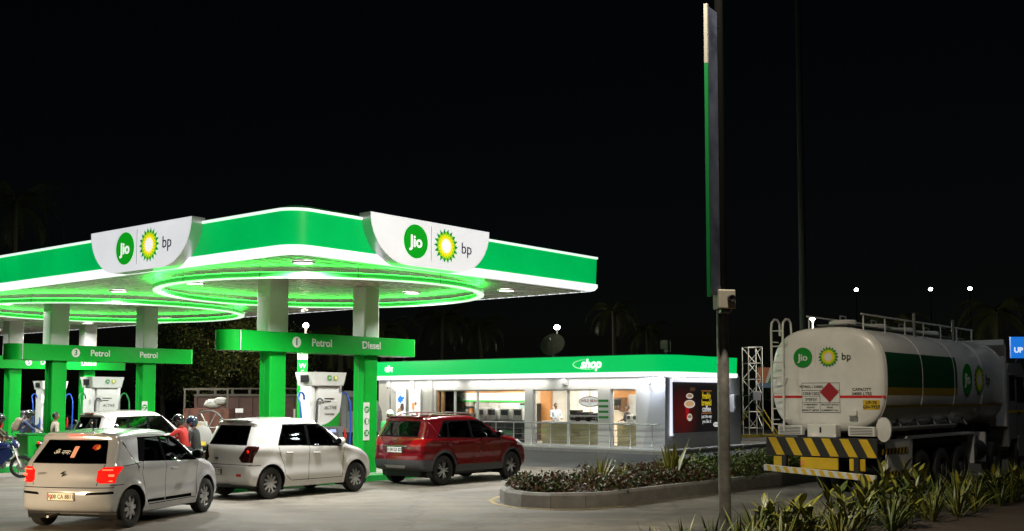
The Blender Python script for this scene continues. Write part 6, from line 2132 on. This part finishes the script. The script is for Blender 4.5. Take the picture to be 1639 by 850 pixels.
def person(label, loc, rz, pose, shirt, trousers, hair=True, helmet=None, cap=None, scale=1.0, group=None, pack=None, shoes=(.03, .025, .02)):
    """pose: joint positions in metres (x forward, y left, z up); the body is one surface, coloured by height bands of cloth"""
    t = thing('person', label, 'person', loc, rz, group)
    t.scale = (scale,) * 3
    J = pose
    v = {'pelvis': (J['pelvis'], .15, .12)}
    v['waist'] = (J['waist'], .145, .105)
    v['chest'] = (J['chest'], .165, .12)
    v['neck0'] = (J['neck'], .075, .07)
    hd = Vector(J['head'])
    v['neck1'] = (Vector(J['neck']).lerp(hd, .35), .055, .055)
    e = [('pelvis', 'waist'), ('waist', 'chest'), ('chest', 'neck0'), ('neck0', 'neck1')]
    for s_ in 'lr':
        for a, b, r in (('hip', 'pelvis', .095), ('knee', 'hip', .06), ('ankle', 'knee', .042), ('toe', 'ankle', .035)):
            v[a + s_] = (J[a + s_], r, r)
            e.append((a + s_, b if b == 'pelvis' else b + s_))
        kn, hp = Vector(J['knee' + s_]), Vector(J['hip' + s_])
        for a, b, r in (('sh', 'chest', .065), ('el', 'sh', .044), ('wr', 'el', .028)):
            v[a + s_] = (J[a + s_], r, r)
            e.append((a + s_, b if b == 'chest' else b + s_))
    me = grow(v, e, 'body', 2)
    m_sh = mat('shirt_%.2f_%.2f_%.2f' % shirt, shirt, .8, var=.25, vscale=14, bump=.3, bscale=18)
    m_tr = mat('trousers_%.2f_%.2f_%.2f' % trousers, trousers, .85, var=.25, vscale=14, bump=.3, bscale=18)
    for m in (m_sh, m_tr, mat('shoe_leather', shoes, .5), m_skin):
        me.materials.append(m)
    seg = []
    def near(p, a, b):
        a, b = Vector(a), Vector(b)
        d = b - a
        u = max(0, min(1, (p - a).dot(d) / max(1e-6, d.length_squared)))
        return (p - a - d * u).length, u
    limbs = [('pelvis', 'waist', 1), ('waist', 'chest', 0), ('chest', 'neck', 0), ('neck', 'head', 3)]
    for s_ in 'lr':
        limbs += [('pelvis', 'hip' + s_, 1), ('hip' + s_, 'knee' + s_, 1), ('knee' + s_, 'ankle' + s_, 1), ('ankle' + s_, 'toe' + s_, 2), ('chest', 'sh' + s_, 0), ('sh' + s_, 'el' + s_, 0), ('el' + s_, 'wr' + s_, J.get('sleeve', 0))]
    for p in me.polygons:
        best = min(((near(p.center, J[a], J[b])[0], m, near(p.center, J[a], J[b])[1]) for a, b, m in limbs))
        k = best[1]
        if k == 1 and p.center.z > Vector(J['pelvis']).z + .06: k = 0
        p.material_index = k
    body = put('body', me, t)
    # head
    f = Vector(J.get('look', (1, 0, -.1))).normalized()
    side = Vector((0, 0, 1)).cross(f).normalized()
    up = f.cross(side)
    MH = Matrix((f, side, up)).transposed().to_4x4()
    MH.translation = hd
    hb = MB()
    prof = []
    for j in range(1, 12):
        th = PI * j / 12
        ring = []
        for k in range(18):
            ph = 2 * PI * k / 18
            x, y, z = math.sin(th) * math.cos(ph), math.sin(th) * math.sin(ph), math.cos(th)
            sx, sy, sz = .098, .075, .118
            if z < 0:
                sx *= 1 - .20 * (-z); sy *= 1 - .38 * (-z)
            q = Vector((x * sx, y * sy, z * sz))
            if x > .6: q.x -= .008 * abs(y)
            if x > .93 and -.35 < z < .15 and abs(y) < .3: q.x += .02          # nose
            if x > .85 and .1 < z < .35 and .15 < abs(y) < .55: q.x -= .008    # eye sockets
            ring.append(MH @ q)
        prof.append(ring)
    hb.loft(prof)
    head = hb.build('head', m_skin, t, 'all')
    for s_ in (-1, 1):
        MB().sph((0, 0, 0), (.022, .010, .032), 8, 6).build('ear', m_skin, head, True, M=MH @ Matrix.Translation((-.005, s_ * .074, -.005)))
        MB().sph((0, 0, 0), (.008, .013, .008), 8, 6).build('eye', mat('eye_white', (.6, .58, .55), .3), head, True, M=MH @ Matrix.Translation((.083, s_ * .032, .022)))
    MB().sph((0, 0, 0), (.006, .024, .006), 8, 5).build('mouth', mat('lips', (.16, .05, .04), .5), head, True, M=MH @ Matrix.Translation((.083, 0, -.06)))
    if hair:
        q = MB()
        rows = []
        for j in range(0, 7):
            th = PI * .56 * j / 6
            rows.append([MH @ Vector((-.012 + .106 * math.sin(th) * math.cos(2 * PI * k / 18) * (1 if math.cos(2 * PI * k / 18) < .2 else (1 if th < 1.0 else .70)), .083 * math.sin(th) * math.sin(2 * PI * k / 18), .128 * math.cos(th) + .004)) for k in range(18)])
        q.loft(rows, True, False)
        q.build('hair', m_hair, t, 'all')
    if helmet:
        hm = mat('helmet_%.2f_%.2f_%.2f' % helmet, helmet, .15, coat=1)
        q = MB()
        rows = []
        for j in range(0, 10):
            th = PI * .80 * j / 9
            ring = []
            for k in range(22):
                ph = 2 * PI * k / 22
                p = Vector((.150 * math.sin(th) * math.cos(ph), .128 * math.sin(th) * math.sin(ph), .158 * math.cos(th) + .012))
                if th > 1.3 and math.cos(ph) > .55: p.x -= .05
                ring.append(MH @ p)
            rows.append(ring)
        q.loft(rows, True, False)
        ho = q.build('helmet', hm, t, 'all')
        rows = []
        for j in range(6):
            th = R(66) + R(40) * j / 5
            rows.append([MH @ Vector((.156 * math.sin(th) * math.cos(ph), .134 * math.sin(th) * math.sin(ph), .160 * math.cos(th) + .012)) for ph in [R(-75) + R(150) * k / 14 for k in range(15)]])
        MB().loft(rows, False, False).build('visor', mat('smoked_visor', (.01, .01, .012), .05, coat=1), ho, 'all')
        q = MB()
        rows = [[MH @ Vector((.14 * math.cos(ph) + ex, .125 * math.sin(ph), .075 + ez)) for ph in [R(-60) + R(120) * k / 10 for k in range(11)]] for ex, ez in ((0, 0), (.07, -.02), (.07, -.032), (0, -.012))]
        q.loft(rows, False, False)
        q.build('peak', hm, ho, True)
    if cap:
        cm = mat('cap_%.2f_%.2f_%.2f' % cap, cap, .8)
        q = MB()
        rows = [[MH @ Vector((.114 * math.sin(th) * math.cos(2 * PI * k / 18) - .004, .09 * math.sin(th) * math.sin(2 * PI * k / 18), .105 * math.cos(th) + .038)) for k in range(18)] for th in [PI * .5 * j / 6 for j in range(7)]]
        q.loft(rows, True, False)
        co = q.build('cap', cm, t, 'all')
        q = MB()
        rows = [[MH @ Vector((.1 * math.cos(ph) + ex, .085 * math.sin(ph), .042 + ez)) for ph in [R(-65) + R(130) * k / 10 for k in range(11)]] for ex, ez in ((-.01, 0), (.08, -.015), (.08, -.02), (-.01, -.008))]
        q.loft(rows, False, False)
        q.build('cap_peak', mat('cap_green', (.01, .22, .04), .8), co, True)
    # hands with five fingers
    for s_ in 'lr':
        w, el = Vector(J['wr' + s_]), Vector(J['el' + s_])
        d = (w - el).normalized()
        sd = d.cross(Vector((0, 0, 1)))
        sd = sd.normalized() if sd.length > .05 else Vector((0, 1, 0))
        nn = sd.cross(d)
        sg = 1 if s_ == 'l' else -1
        hv = {'w': (w - d * .01, .026, .02), 'p': (w + d * .045, .034, .017), 'k': (w + d * .085, .036, .014)}
        he = [('w', 'p'), ('p', 'k')]
        me2 = grow(hv, he, 'hand', 1)
        hq = MB()
        hq.add([vv.co for vv in me2.vertices], [list(p.vertices) for p in me2.polygons])
        curl = J.get('curl', .9)
        for i, (o, l) in enumerate(((-.027, .066), (-.009, .076), (.009, .072), (.026, .055))):
            b0 = w + d * .083 + sd * o
            d1 = (d * math.cos(curl * .5) - nn * math.sin(curl * .5))
            d2 = (d * math.cos(curl * 1.3) - nn * math.sin(curl * 1.3))
            d3 = (d * math.cos(curl * 2.0) - nn * math.sin(curl * 2.0))
            hq.tube([b0, b0 + d1 * l * .42, b0 + d1 * l * .42 + d2 * l * .33, b0 + d1 * l * .42 + d2 * l * .33 + d3 * l * .25], [.0095, .009, .008, .006], 6)
        th_ = w + d * .03 - sd * sg * .025
        hq.tube([th_, th_ - sd * sg * .025 + d * .025 - nn * .01, th_ - sd * sg * .03 + d * .055 - nn * .025], [.012, .010, .007], 6)
        hq.build('hand', m_skin, t, True)
    if pack:
        c = Vector(J['chest'])
        mpk = mat('pack_%.2f_%.2f_%.2f' % pack, pack, .85, var=.4, vscale=10)
        tdir = (Vector(J['neck']) - Vector(J['pelvis'])).normalized()
        Mp = facing((0, 0, 0), Vector((0, 1, 0)), tdir)
        Mp.translation = Vector(J['waist']).lerp(c, .6) + Vector((-.24, 0, .03))
        bk = MB().rbox(-.16, .16, -.2, .26, -.11, .11, .06, 3).build('backpack', mpk, t, True, M=Mp)
        MB().rbox(-.12, .12, -.16, .06, -.15, -.09, .03, 2).build('pocket', mpk, bk, True)
        for s_ in 'lr':
            sh_ = Vector(J['sh' + s_]) * .8 + Vector(J['neck']) * .2
            MB().tube([sh_ + Vector((-.12, 0, -.05)), sh_ + Vector((0, 0, .055)), sh_ + Vector((.10, 0, -.08)), Vector(J['waist']) + Vector((.02, .15 if s_ == 'l' else -.15, .05))], .02, 6).build('strap', mpk, t, True)
    return t
def stand(turn=0.0, arms='down'):
    J = dict(pelvis=(0, 0, .93), waist=(0, 0, 1.08), chest=(.0, 0, 1.30), neck=(0, 0, 1.45), head=(.02, 0, 1.61), look=(1, turn, -.05), curl=.5)
    for s_, y in (('l', 1), ('r', -1)):
        J['hip' + s_] = (0, .095 * y, .88)
        J['knee' + s_] = (.02, .10 * y, .49)
        J['ankle' + s_] = (-.01, .11 * y, .085)
        J['toe' + s_] = (.13, .12 * y, .04)
        J['sh' + s_] = (0, .19 * y, 1.38)
        if arms == 'down':
            J['el' + s_] = (-.01, .25 * y, 1.10)
            J['wr' + s_] = (.06, .26 * y, .87)
        else:
            J['el' + s_] = (.06, .25 * y, 1.12)
            J['wr' + s_] = (.28, .16 * y, 1.08)
    return J
def ride(lean=.18, turn=0.0, foot=False, seat=.80, pillion=False):
    J = dict(pelvis=(0, 0, seat + .12), waist=(lean * .35, 0, seat + .28), chest=(lean * .8, 0, seat + .48), neck=(lean * 1.1, 0, seat + .63), head=(lean * 1.1 + .05, 0, seat + .79), look=(1, turn, -.12), curl=1.1)
    for s_, y in (('l', 1), ('r', -1)):
        J['hip' + s_] = (.02, .11 * y, seat + .09)
        J['knee' + s_] = (.42, .20 * y, seat + .0)
        J['ankle' + s_] = (.24, .19 * y, seat - .42)
        J['toe' + s_] = (.38, .21 * y, seat - .46)
        J['sh' + s_] = (lean * .95, .19 * y, seat + .56)
        J['el' + s_] = (lean + .22, .29 * y, seat + .36)
        J['wr' + s_] = (.56, .30 * y, seat + .27)
        if pillion:
            J['el' + s_] = (.10, .27 * y, seat + .32)
            J['wr' + s_] = (.28, .17 * y, seat + .18)
    if foot:
        J['kneer'] = (.26, -.28, seat - .28)
        J['ankler'] = (.16, -.34, .10)
        J['toer'] = (.30, -.38, .05)
    return J
# ================================================================== motorcycles
def motorcycle(label, loc, rz, col, tail_lit=True, head_lit=False):
    t = thing('motorcycle', label, 'motorcycle', loc, rz, 'motorcycles on the forecourt')
    mp_ = mat('bike_%.2f_%.2f_%.2f' % col, col, .2, coat=1)
    for x in (-.62, .66):
        M = Matrix.Translation((x, 0, .30)) @ Matrix.Rotation(PI / 2, 4, 'X')
        w = put('wheel', None, t, M=M)
        MB().lathe([(.235, -.045), (.27, -.05), (.295, -.035), (.302, 0), (.295, .035), (.27, .05), (.235, .045)], 32).build('tyre', m_rubber, w, True)
        MB().lathe([(.24, -.03), (.24, .03), (.22, .03), (.22, -.03), (.24, -.03)], 32).build('rim', m_dark, w, True)
        for k in range(6):
            a = 2 * PI * k / 6
            MB().tube([(.04 * math.cos(a), .04 * math.sin(a), 0), (.23 * math.cos(a + .2), .23 * math.sin(a + .2), 0)], .013, 5).build('spoke', m_alloy, w)
        MB().lathe([(.05, -.06), (.05, .06), (.001, .06)], 12).build('hub', m_alloy, w)
        MB().lathe([(.12, .05), (.12, .056), (.06, .056)], 20).build('brake_disc', m_silver, w)
    for y in (-.09, .09):
        MB().tube([(.66, y, .30), (.46, y * .8, .82), (.40, y * .7, .98)], .022, 8).build('fork', m_silver, t, True)
        MB().tube([(-.62, y * 1.1, .30), (-.1, y, .36)], .022, 6).build('swing_arm', m_black, t)
        MB().tube([(-.55, y * 1.3, .36), (-.42, y * 1.2, .68)], .026, 8).build('shock', m_dark, t)
    MB().rbox(-.16, .26, -.13, .13, .26, .56, .05).build('engine', mat('engine_grey', (.15, .15, .15), .45, .7, var=.3), t, True)
    MB().tube([(.3, 0, .85), (.1, 0, .62), (-.2, 0, .62), (-.5, 0, .74)], .03, 6).build('frame', m_black, t, True)
    tank = MB().loft([[(x, w * math.cos(a), z + h * math.sin(a)) for a in [2 * PI * k / 14 for k in range(14)]] for x, w, z, h in ((.40, .06, .86, .06), (.32, .14, .86, .12), (.12, .155, .85, .13), (-.06, .10, .82, .09), (-.12, .06, .80, .05))]).build('fuel_tank', mp_, t, True)
    MB().loft([[(x, w * math.cos(a), z + h * math.sin(a)) for a in [2 * PI * k / 12 for k in range(12)]] for x, w, z, h in ((-.06, .10, .77, .04), (-.3, .14, .785, .045), (-.6, .12, .83, .045), (-.84, .05, .87, .03))]).build('seat', m_black, t, True)
    MB().loft([[(x, w * math.cos(a), z + h * math.sin(a)) for a in [2 * PI * k / 12 for k in range(12)]] for x, w, z, h in ((-.2, .10, .66, .08), (-.5, .12, .73, .08), (-.86, .06, .84, .04))]).build('tail_fairing', mp_, t, True)
    for y in (-1, 1):
        MB().prism([(.36, .82), (.12, .74), (-.02, .46), (.2, .36), (.42, .6)], y * .14, y * .17, 'y').build('side_fairing', mp_, t)
        MB().tube([(.38, 0, 1.0), (.40, y * .18, 1.05), (.30, y * .36, 1.02)], .014, 6).build('handlebar', m_black, t, True)
        MB().cyl((.325, y * .30, 1.027), (.295, y * .42, 1.015), .02, n=8).build('grip', m_black, t)
        MB().tube([(.38, y * .22, 1.05), (.34, y * .34, 1.20)], .007, 5).build('mirror_stalk', m_black, t)
        MB().sph((.34, y * .36, 1.24), (.02, .065, .045), 10, 6).build('mirror', m_black, t, True)
        MB().rbox(-.82, -.74, y * .11 - .03, y * .11 + .03, .76, .80, .01).build('indicator', mat('indicator_amber', (.6, .2, .02), .2), t)
        MB().cyl((0, y * .12, .32), (0, y * .26, .32), .016, n=6).build('foot_peg', m_black, t)
    MB().loft([[(x, w * math.cos(a), z + h * math.sin(a)) for a in [2 * PI * k / 14 for k in range(14)]] for x, w, z, h in ((.42, .10, .92, .11), (.52, .11, .90, .11), (.58, .07, .88, .08))]).build('head_cowl', mp_, t, True)
    MB().lathe([(.065, 0), (.05, .015), (.001, .02)], 14, Matrix.Translation((.58, 0, .88)) @ Matrix.Rotation(PI / 2, 4, 'Y')).build('head_lamp', emis('bike_head_lit', (1, .98, .92), 14, (.8, .8, .8)) if head_lit else m_head, t, True)
    MB().rbox(-.90, -.84, -.07, .07, .80, .88, .02).build('tail_lamp', m_tail_lit if tail_lit else m_tail_off, t, True)
    MB().prism([(-.84, .82), (-.80, .82), (-.92, .45), (-.96, .45)], -.09, .09, 'y').build('rear_mudguard', m_black, t)
    MB().box(-.955, -.945, -.09, .09, .52, .62).build('number_plate', m_plate_w, t)
    arc = [(.66 + .33 * math.cos(a), .30 + .33 * math.sin(a)) for a in [R(30) + R(130) * k / 10 for k in range(11)]]
    MB().loft([[(x, -.06, z), (x, .06, z)] for x, z in arc], False, False).build('front_mudguard', mp_, t, True)
    MB().tube([(.2, -.13, .3), (-.1, -.15, .26), (-.7, -.17, .38)], [.022, .03, .045], 8).build('exhaust', m_silver, t, True)
    MB().tube([(-.05, .12, .3), (-.02, .2, .02)], .012, 5).build('side_stand', m_black, t)
    return t
# rider with backpack, left lane
p = aty(36, 690, 37.5)
motorcycle('dark motorcycle under the rider with the backpack', (p.x + .25, 37.5, 0), R(8), (.03, .03, .035), False)
person('rider in navy jacket with beige backpack and dark helmet', (p.x - .05, 37.5, 0), R(8), ride(.2, -.2), (.025, .04, .10), (.04, .04, .05), hair=False, helmet=(.03, .03, .03), pack=(.30, .24, .18))
# blue sports bike with waiting rider at the left edge
p = aty(22, 760, 29.6)
bx_ = p.x - .64
motorcycle('blue sports motorcycle waiting behind the grey wagon', (bx_, 29.9, 0), R(14), (.012, .025, .10), False)
person('rider in olive top and blue jeans, one foot down', (bx_ - .3, 29.82, 0), R(14), ride(.3, 0, True), (.06, .06, .03), (.06, .10, .22), hair=False, helmet=(.04, .04, .05))
p = aty(66, 735, 33)
motorcycle('scooter-like motorcycle with red tail lamp by the green bin', (p.x + .75, 33.2, 0), R(35), (.35, .35, .36), True)
p = aty(97, 690, 33.6)
person('man in cream shirt standing by the gantry 3 column', (p.x, 33.2, 0), R(35), stand(.2), (.55, .45, .38), (.06, .06, .07))
p = aty(160, 690, 36.8)
person('attendant with black hair beside the gantry 3 dispenser', (p.x, 36.6, 0), R(200), stand(-.1, 'front'), (.02, .10, .30), (.03, .03, .03), scale=1.08)
# red-jacketed rider and passenger crossing behind island 1
p = aty(300, 700, 27.2)
ra = R(172)
motorcycle('black motorcycle with lit headlamp under the red-jacketed rider', (p.x - .12, 27.2, 0), ra, (.05, .03, .01), False, True)
person('rider in red jacket and black peaked helmet gripping the handlebar', (p.x, 27.2, .02), ra, ride(.16, .1), (.45, .02, .02), (.05, .05, .06), hair=False, helmet=(.015, .015, .016))
person('pillion passenger in black jacket and navy helmet behind the red rider', (p.x + .16, 27.5, -.03), ra, ride(.08, -.1, pillion=True), (.02, .02, .022), (.04, .04, .05), hair=False, helmet=(.015, .02, .05))
p = aty(624, 690, 32)
person('pump attendant in green shirt and white cap behind the red SUV', (p.x, 32.0, 0), R(-60), stand(.0, 'front'), (.01, .25, .04), (.02, .02, .03), cap=(.65, .66, .62), scale=1.04)
# people in the shop
q = S(SX + 1.75, SY + 6.6, H0 + .012)
person('man in pale blue shirt working behind the yellow counter', q, ANG - R(120), stand(.1, 'front'), (.55, .62, .72), (.04, .04, .05), scale=1.0)
q = S(SX + 1.6, SY + 2.75, H0 + .012)
person('person in dark top with black hair in the narrow shop window', q, ANG + R(150), stand(.1, 'front'), (.05, .04, .05), (.04, .04, .05), scale=.95)

# ================================================================== brown lorry and juice cart behind
YB = 46
p = aty(322, 640, YB)
t = thing('brown_lorry', 'old brown-sided open lorry parked behind the islands', 'lorry', (p.x, YB, 0), R(2))
m_br = mat('faded_brown_paint', (.055, .019, .012), .7, var=.4, vscale=2.5, bump=.2)
LB = 5.8
bd = MB().box(0, LB, -1.1, 1.1, .95, 2.2).build('cargo_body', m_br, t)
for k in range(11):
    MB().box(.05 + k * .56, .13 + k * .56, -1.14, -1.102, .95, 2.2).build('rib', m_br, bd)
m_rail = mat('dusty_cream_rail', (.06, .05, .035), .8, var=.3)
MB().box(0, LB, -1.16, -1.102, 2.21, 2.31).build('top_rail', m_rail, bd)
for k in range(9):
    MB().box(.1 + k * .7, .2 + k * .7, -1.14, -1.08, 2.31, 2.5).build('rail_post', m_rail, bd)
MB().box(0, LB, -1.15, -1.1, 2.5, 2.56).build('upper_rail', m_rail, bd)
MB().box(1.6, 2.0, -1.146, -1.142, 1.55, 1.72).build('notice_plate', m_white_text, bd)
lettering('JF', .5, mat('faded_white_letters', (.5, .46, .4), .7), bd, facing((4.2, -1.146, 1.5), (1, 0, 0)), bold=.012)
MB().box(-.0, 7.4, -.45, .45, .6, .94).build('chassis', m_chassis, t)
cb = MB().prism([(5.95, .75), (5.95, 2.35), (6.1, 2.45), (7.1, 2.4), (7.45, 1.6), (7.5, .75)], -1.08, 1.08, 'y').build('cab', mat('grey_cab', (.18, .18, .18), .5, var=.2), t)
MB().prism([(6.25, 1.6), (6.95, 1.6), (6.9, 2.2), (6.25, 2.2)], -1.09, -1.083, 'y').build('side_window', m_black, cb)
MB().prism([(6.2, .9), (6.22, .9), (6.22, 2.3), (6.2, 2.3)], -1.086, -1.083, 'y').build('door_gap', m_black, cb)
for x in (1.2, 2.2, 6.6):
    for sg in (-1, 1):
        w = put('wheel', None, t, M=Matrix.Translation((x, sg * .95, .48)) @ Matrix.Rotation(-sg * PI / 2, 4, 'X'))
        MB().lathe([(.27, -.12), (.44, -.12), (.48, -.07), (.48, .07), (.44, .12), (.27, .12)], 28).build('tyre', m_rubber, w, True)
        MB().lathe([(.27, .1), (.2, .0), (.001, .02)], 20).build('rim', m_dark, w, True)
p2 = aty(312, 655, 42)
t = thing('small_brown_pickup', 'small brown open pickup bed loaded with white sacks', 'pickup', (p2.x - .4, 42.4, 0), R(4))
MB().box(0, 1.7, -.7, .7, .7, 1.75).build('cargo_bed', mat('pickup_red_brown', (.10, .03, .016), .65, var=.4, vscale=4), t)
for k in range(4):
    MB().box(.2 + .4 * k, .26 + .4 * k, -.73, -.702, .7, 1.75).build('rib', m_br, t)
for x in (.02, 1.62):
    MB().box(x, x + .06, -.72, -.66, 1.75, 2.45).build('rack_post', m_rail, t)
MB().box(0, 1.7, -.72, -.66, 2.45, 2.52).build('rack_rail', m_rail, t)
for x in (.35, 1.35):
    for sg in (-1, 1):
        w = put('wheel', None, t, M=Matrix.Translation((x, sg * .68, .35)) @ Matrix.Rotation(-sg * PI / 2, 4, 'X'))
        MB().lathe([(.2, -.09), (.31, -.09), (.35, -.05), (.35, .05), (.31, .09), (.2, .09)], 24).build('tyre', m_rubber, w, True)
        MB().lathe([(.2, .07), (.001, .05)], 16).build('rim', m_dark, w)
for k, (x, y, z) in enumerate(((1.05, -.3, 1.9), (1.35, -.25, 2.02), (.9, .1, 1.95))):
    random.seed(90 + k)
    b = MB().sph((0, 0, 0), (.32, .24, .17), 14, 9)
    b.v = [tuple(c * random.uniform(.93, 1.07) for c in v) for v in b.v]
    b.build('sack', mat('white_sack', (.34, .33, .30), .85, var=.2), None, True, loc=(p2.x - .4 + x, 42.4 + y, z), rot=(0, 0, k), label=('white sack at the tail of the brown pickup load', 'white sack leaning highest on the brown pickup load', 'white sack at the back of the brown pickup load')[k], cat='sack', group='sacks on the pickup')
# flywheel juice cart
p = aty(336, 690, 34.5)
t = thing('juice_cart', 'handcart juice machine with a big flywheel near the brown lorry', 'cart', (p.x, 34.5, 0), R(-10))
Mw = Matrix.Translation((.12, -.35, 1.25)) @ Matrix.Rotation(PI / 2, 4, 'X')
fw = MB().tube([Mw @ Vector((.52 * math.cos(2 * PI * k / 32), .52 * math.sin(2 * PI * k / 32), 0)) for k in range(33)], .028, 8).build('flywheel', mat('dark_cast_iron', (.08, .08, .08), .6, .5), t, True)
for k in range(6):
    a = 2 * PI * k / 6
    MB().tube([Mw @ Vector((0, 0, 0)), Mw @ Vector((.51 * math.cos(a), .51 * math.sin(a), 0))], .016, 6).build('spoke', m_grey_metal, fw)
MB().lathe([(.05, -.03), (.30, -.02), (.34, .0), (.30, .03), (.05, .04)], 24, Matrix.Translation((-.05, -.42, .98)) @ Matrix.Rotation(PI / 2, 4, 'X'), True).build('pulley', mat('pale_pulley', (.28, .28, .27), .5), t, True)
MB().rbox(-.62, -.18, -.2, .25, .85, 1.42, .02).build('motor_box', mat('machine_cream', (.38, .36, .30), .5, var=.3), t)
MB().box(-.55, -.35, -.215, -.202, 1.0, 1.15).build('opening', m_black, t)
MB().box(-.5, -.25, -.215, -.202, 1.22, 1.36).build('label_plate', mat('orange_label', (.5, .28, .05), .6), t)
MB().box(-.9, .9, -.45, .45, .72, .80).build('cart_deck', mat('cart_wood', (.20, .13, .07), .8, var=.4), t)
for x in (-.8, .8):
    for y in (-.4, .4):
        MB().box(x - .03, x + .03, y - .03, y + .03, .0, .72).build('leg', mat('cart_wood', (.2, .13, .07), .8), t)
m_yl = mat('yellow_board', (.55, .42, .04), .6)
MB().box(-.9, .1, -.49, -.452, .70, .82).build('yellow_board', m_yl, t)
for k in range(14):
    random.seed(k)
    MB().cyl((-.7 + .06 * k, -.4, .36 + .015 * (k % 3)), (-.6 + .06 * k, .35, .38), .02, n=6).build('cane', mat('cane_tan', (.35, .24, .08), .6, var=.3), t)
MB().box(-.85, .4, -.42, .42, .26, .33).build('lower_shelf', mat('cart_wood', (.2, .13, .07), .8), t)
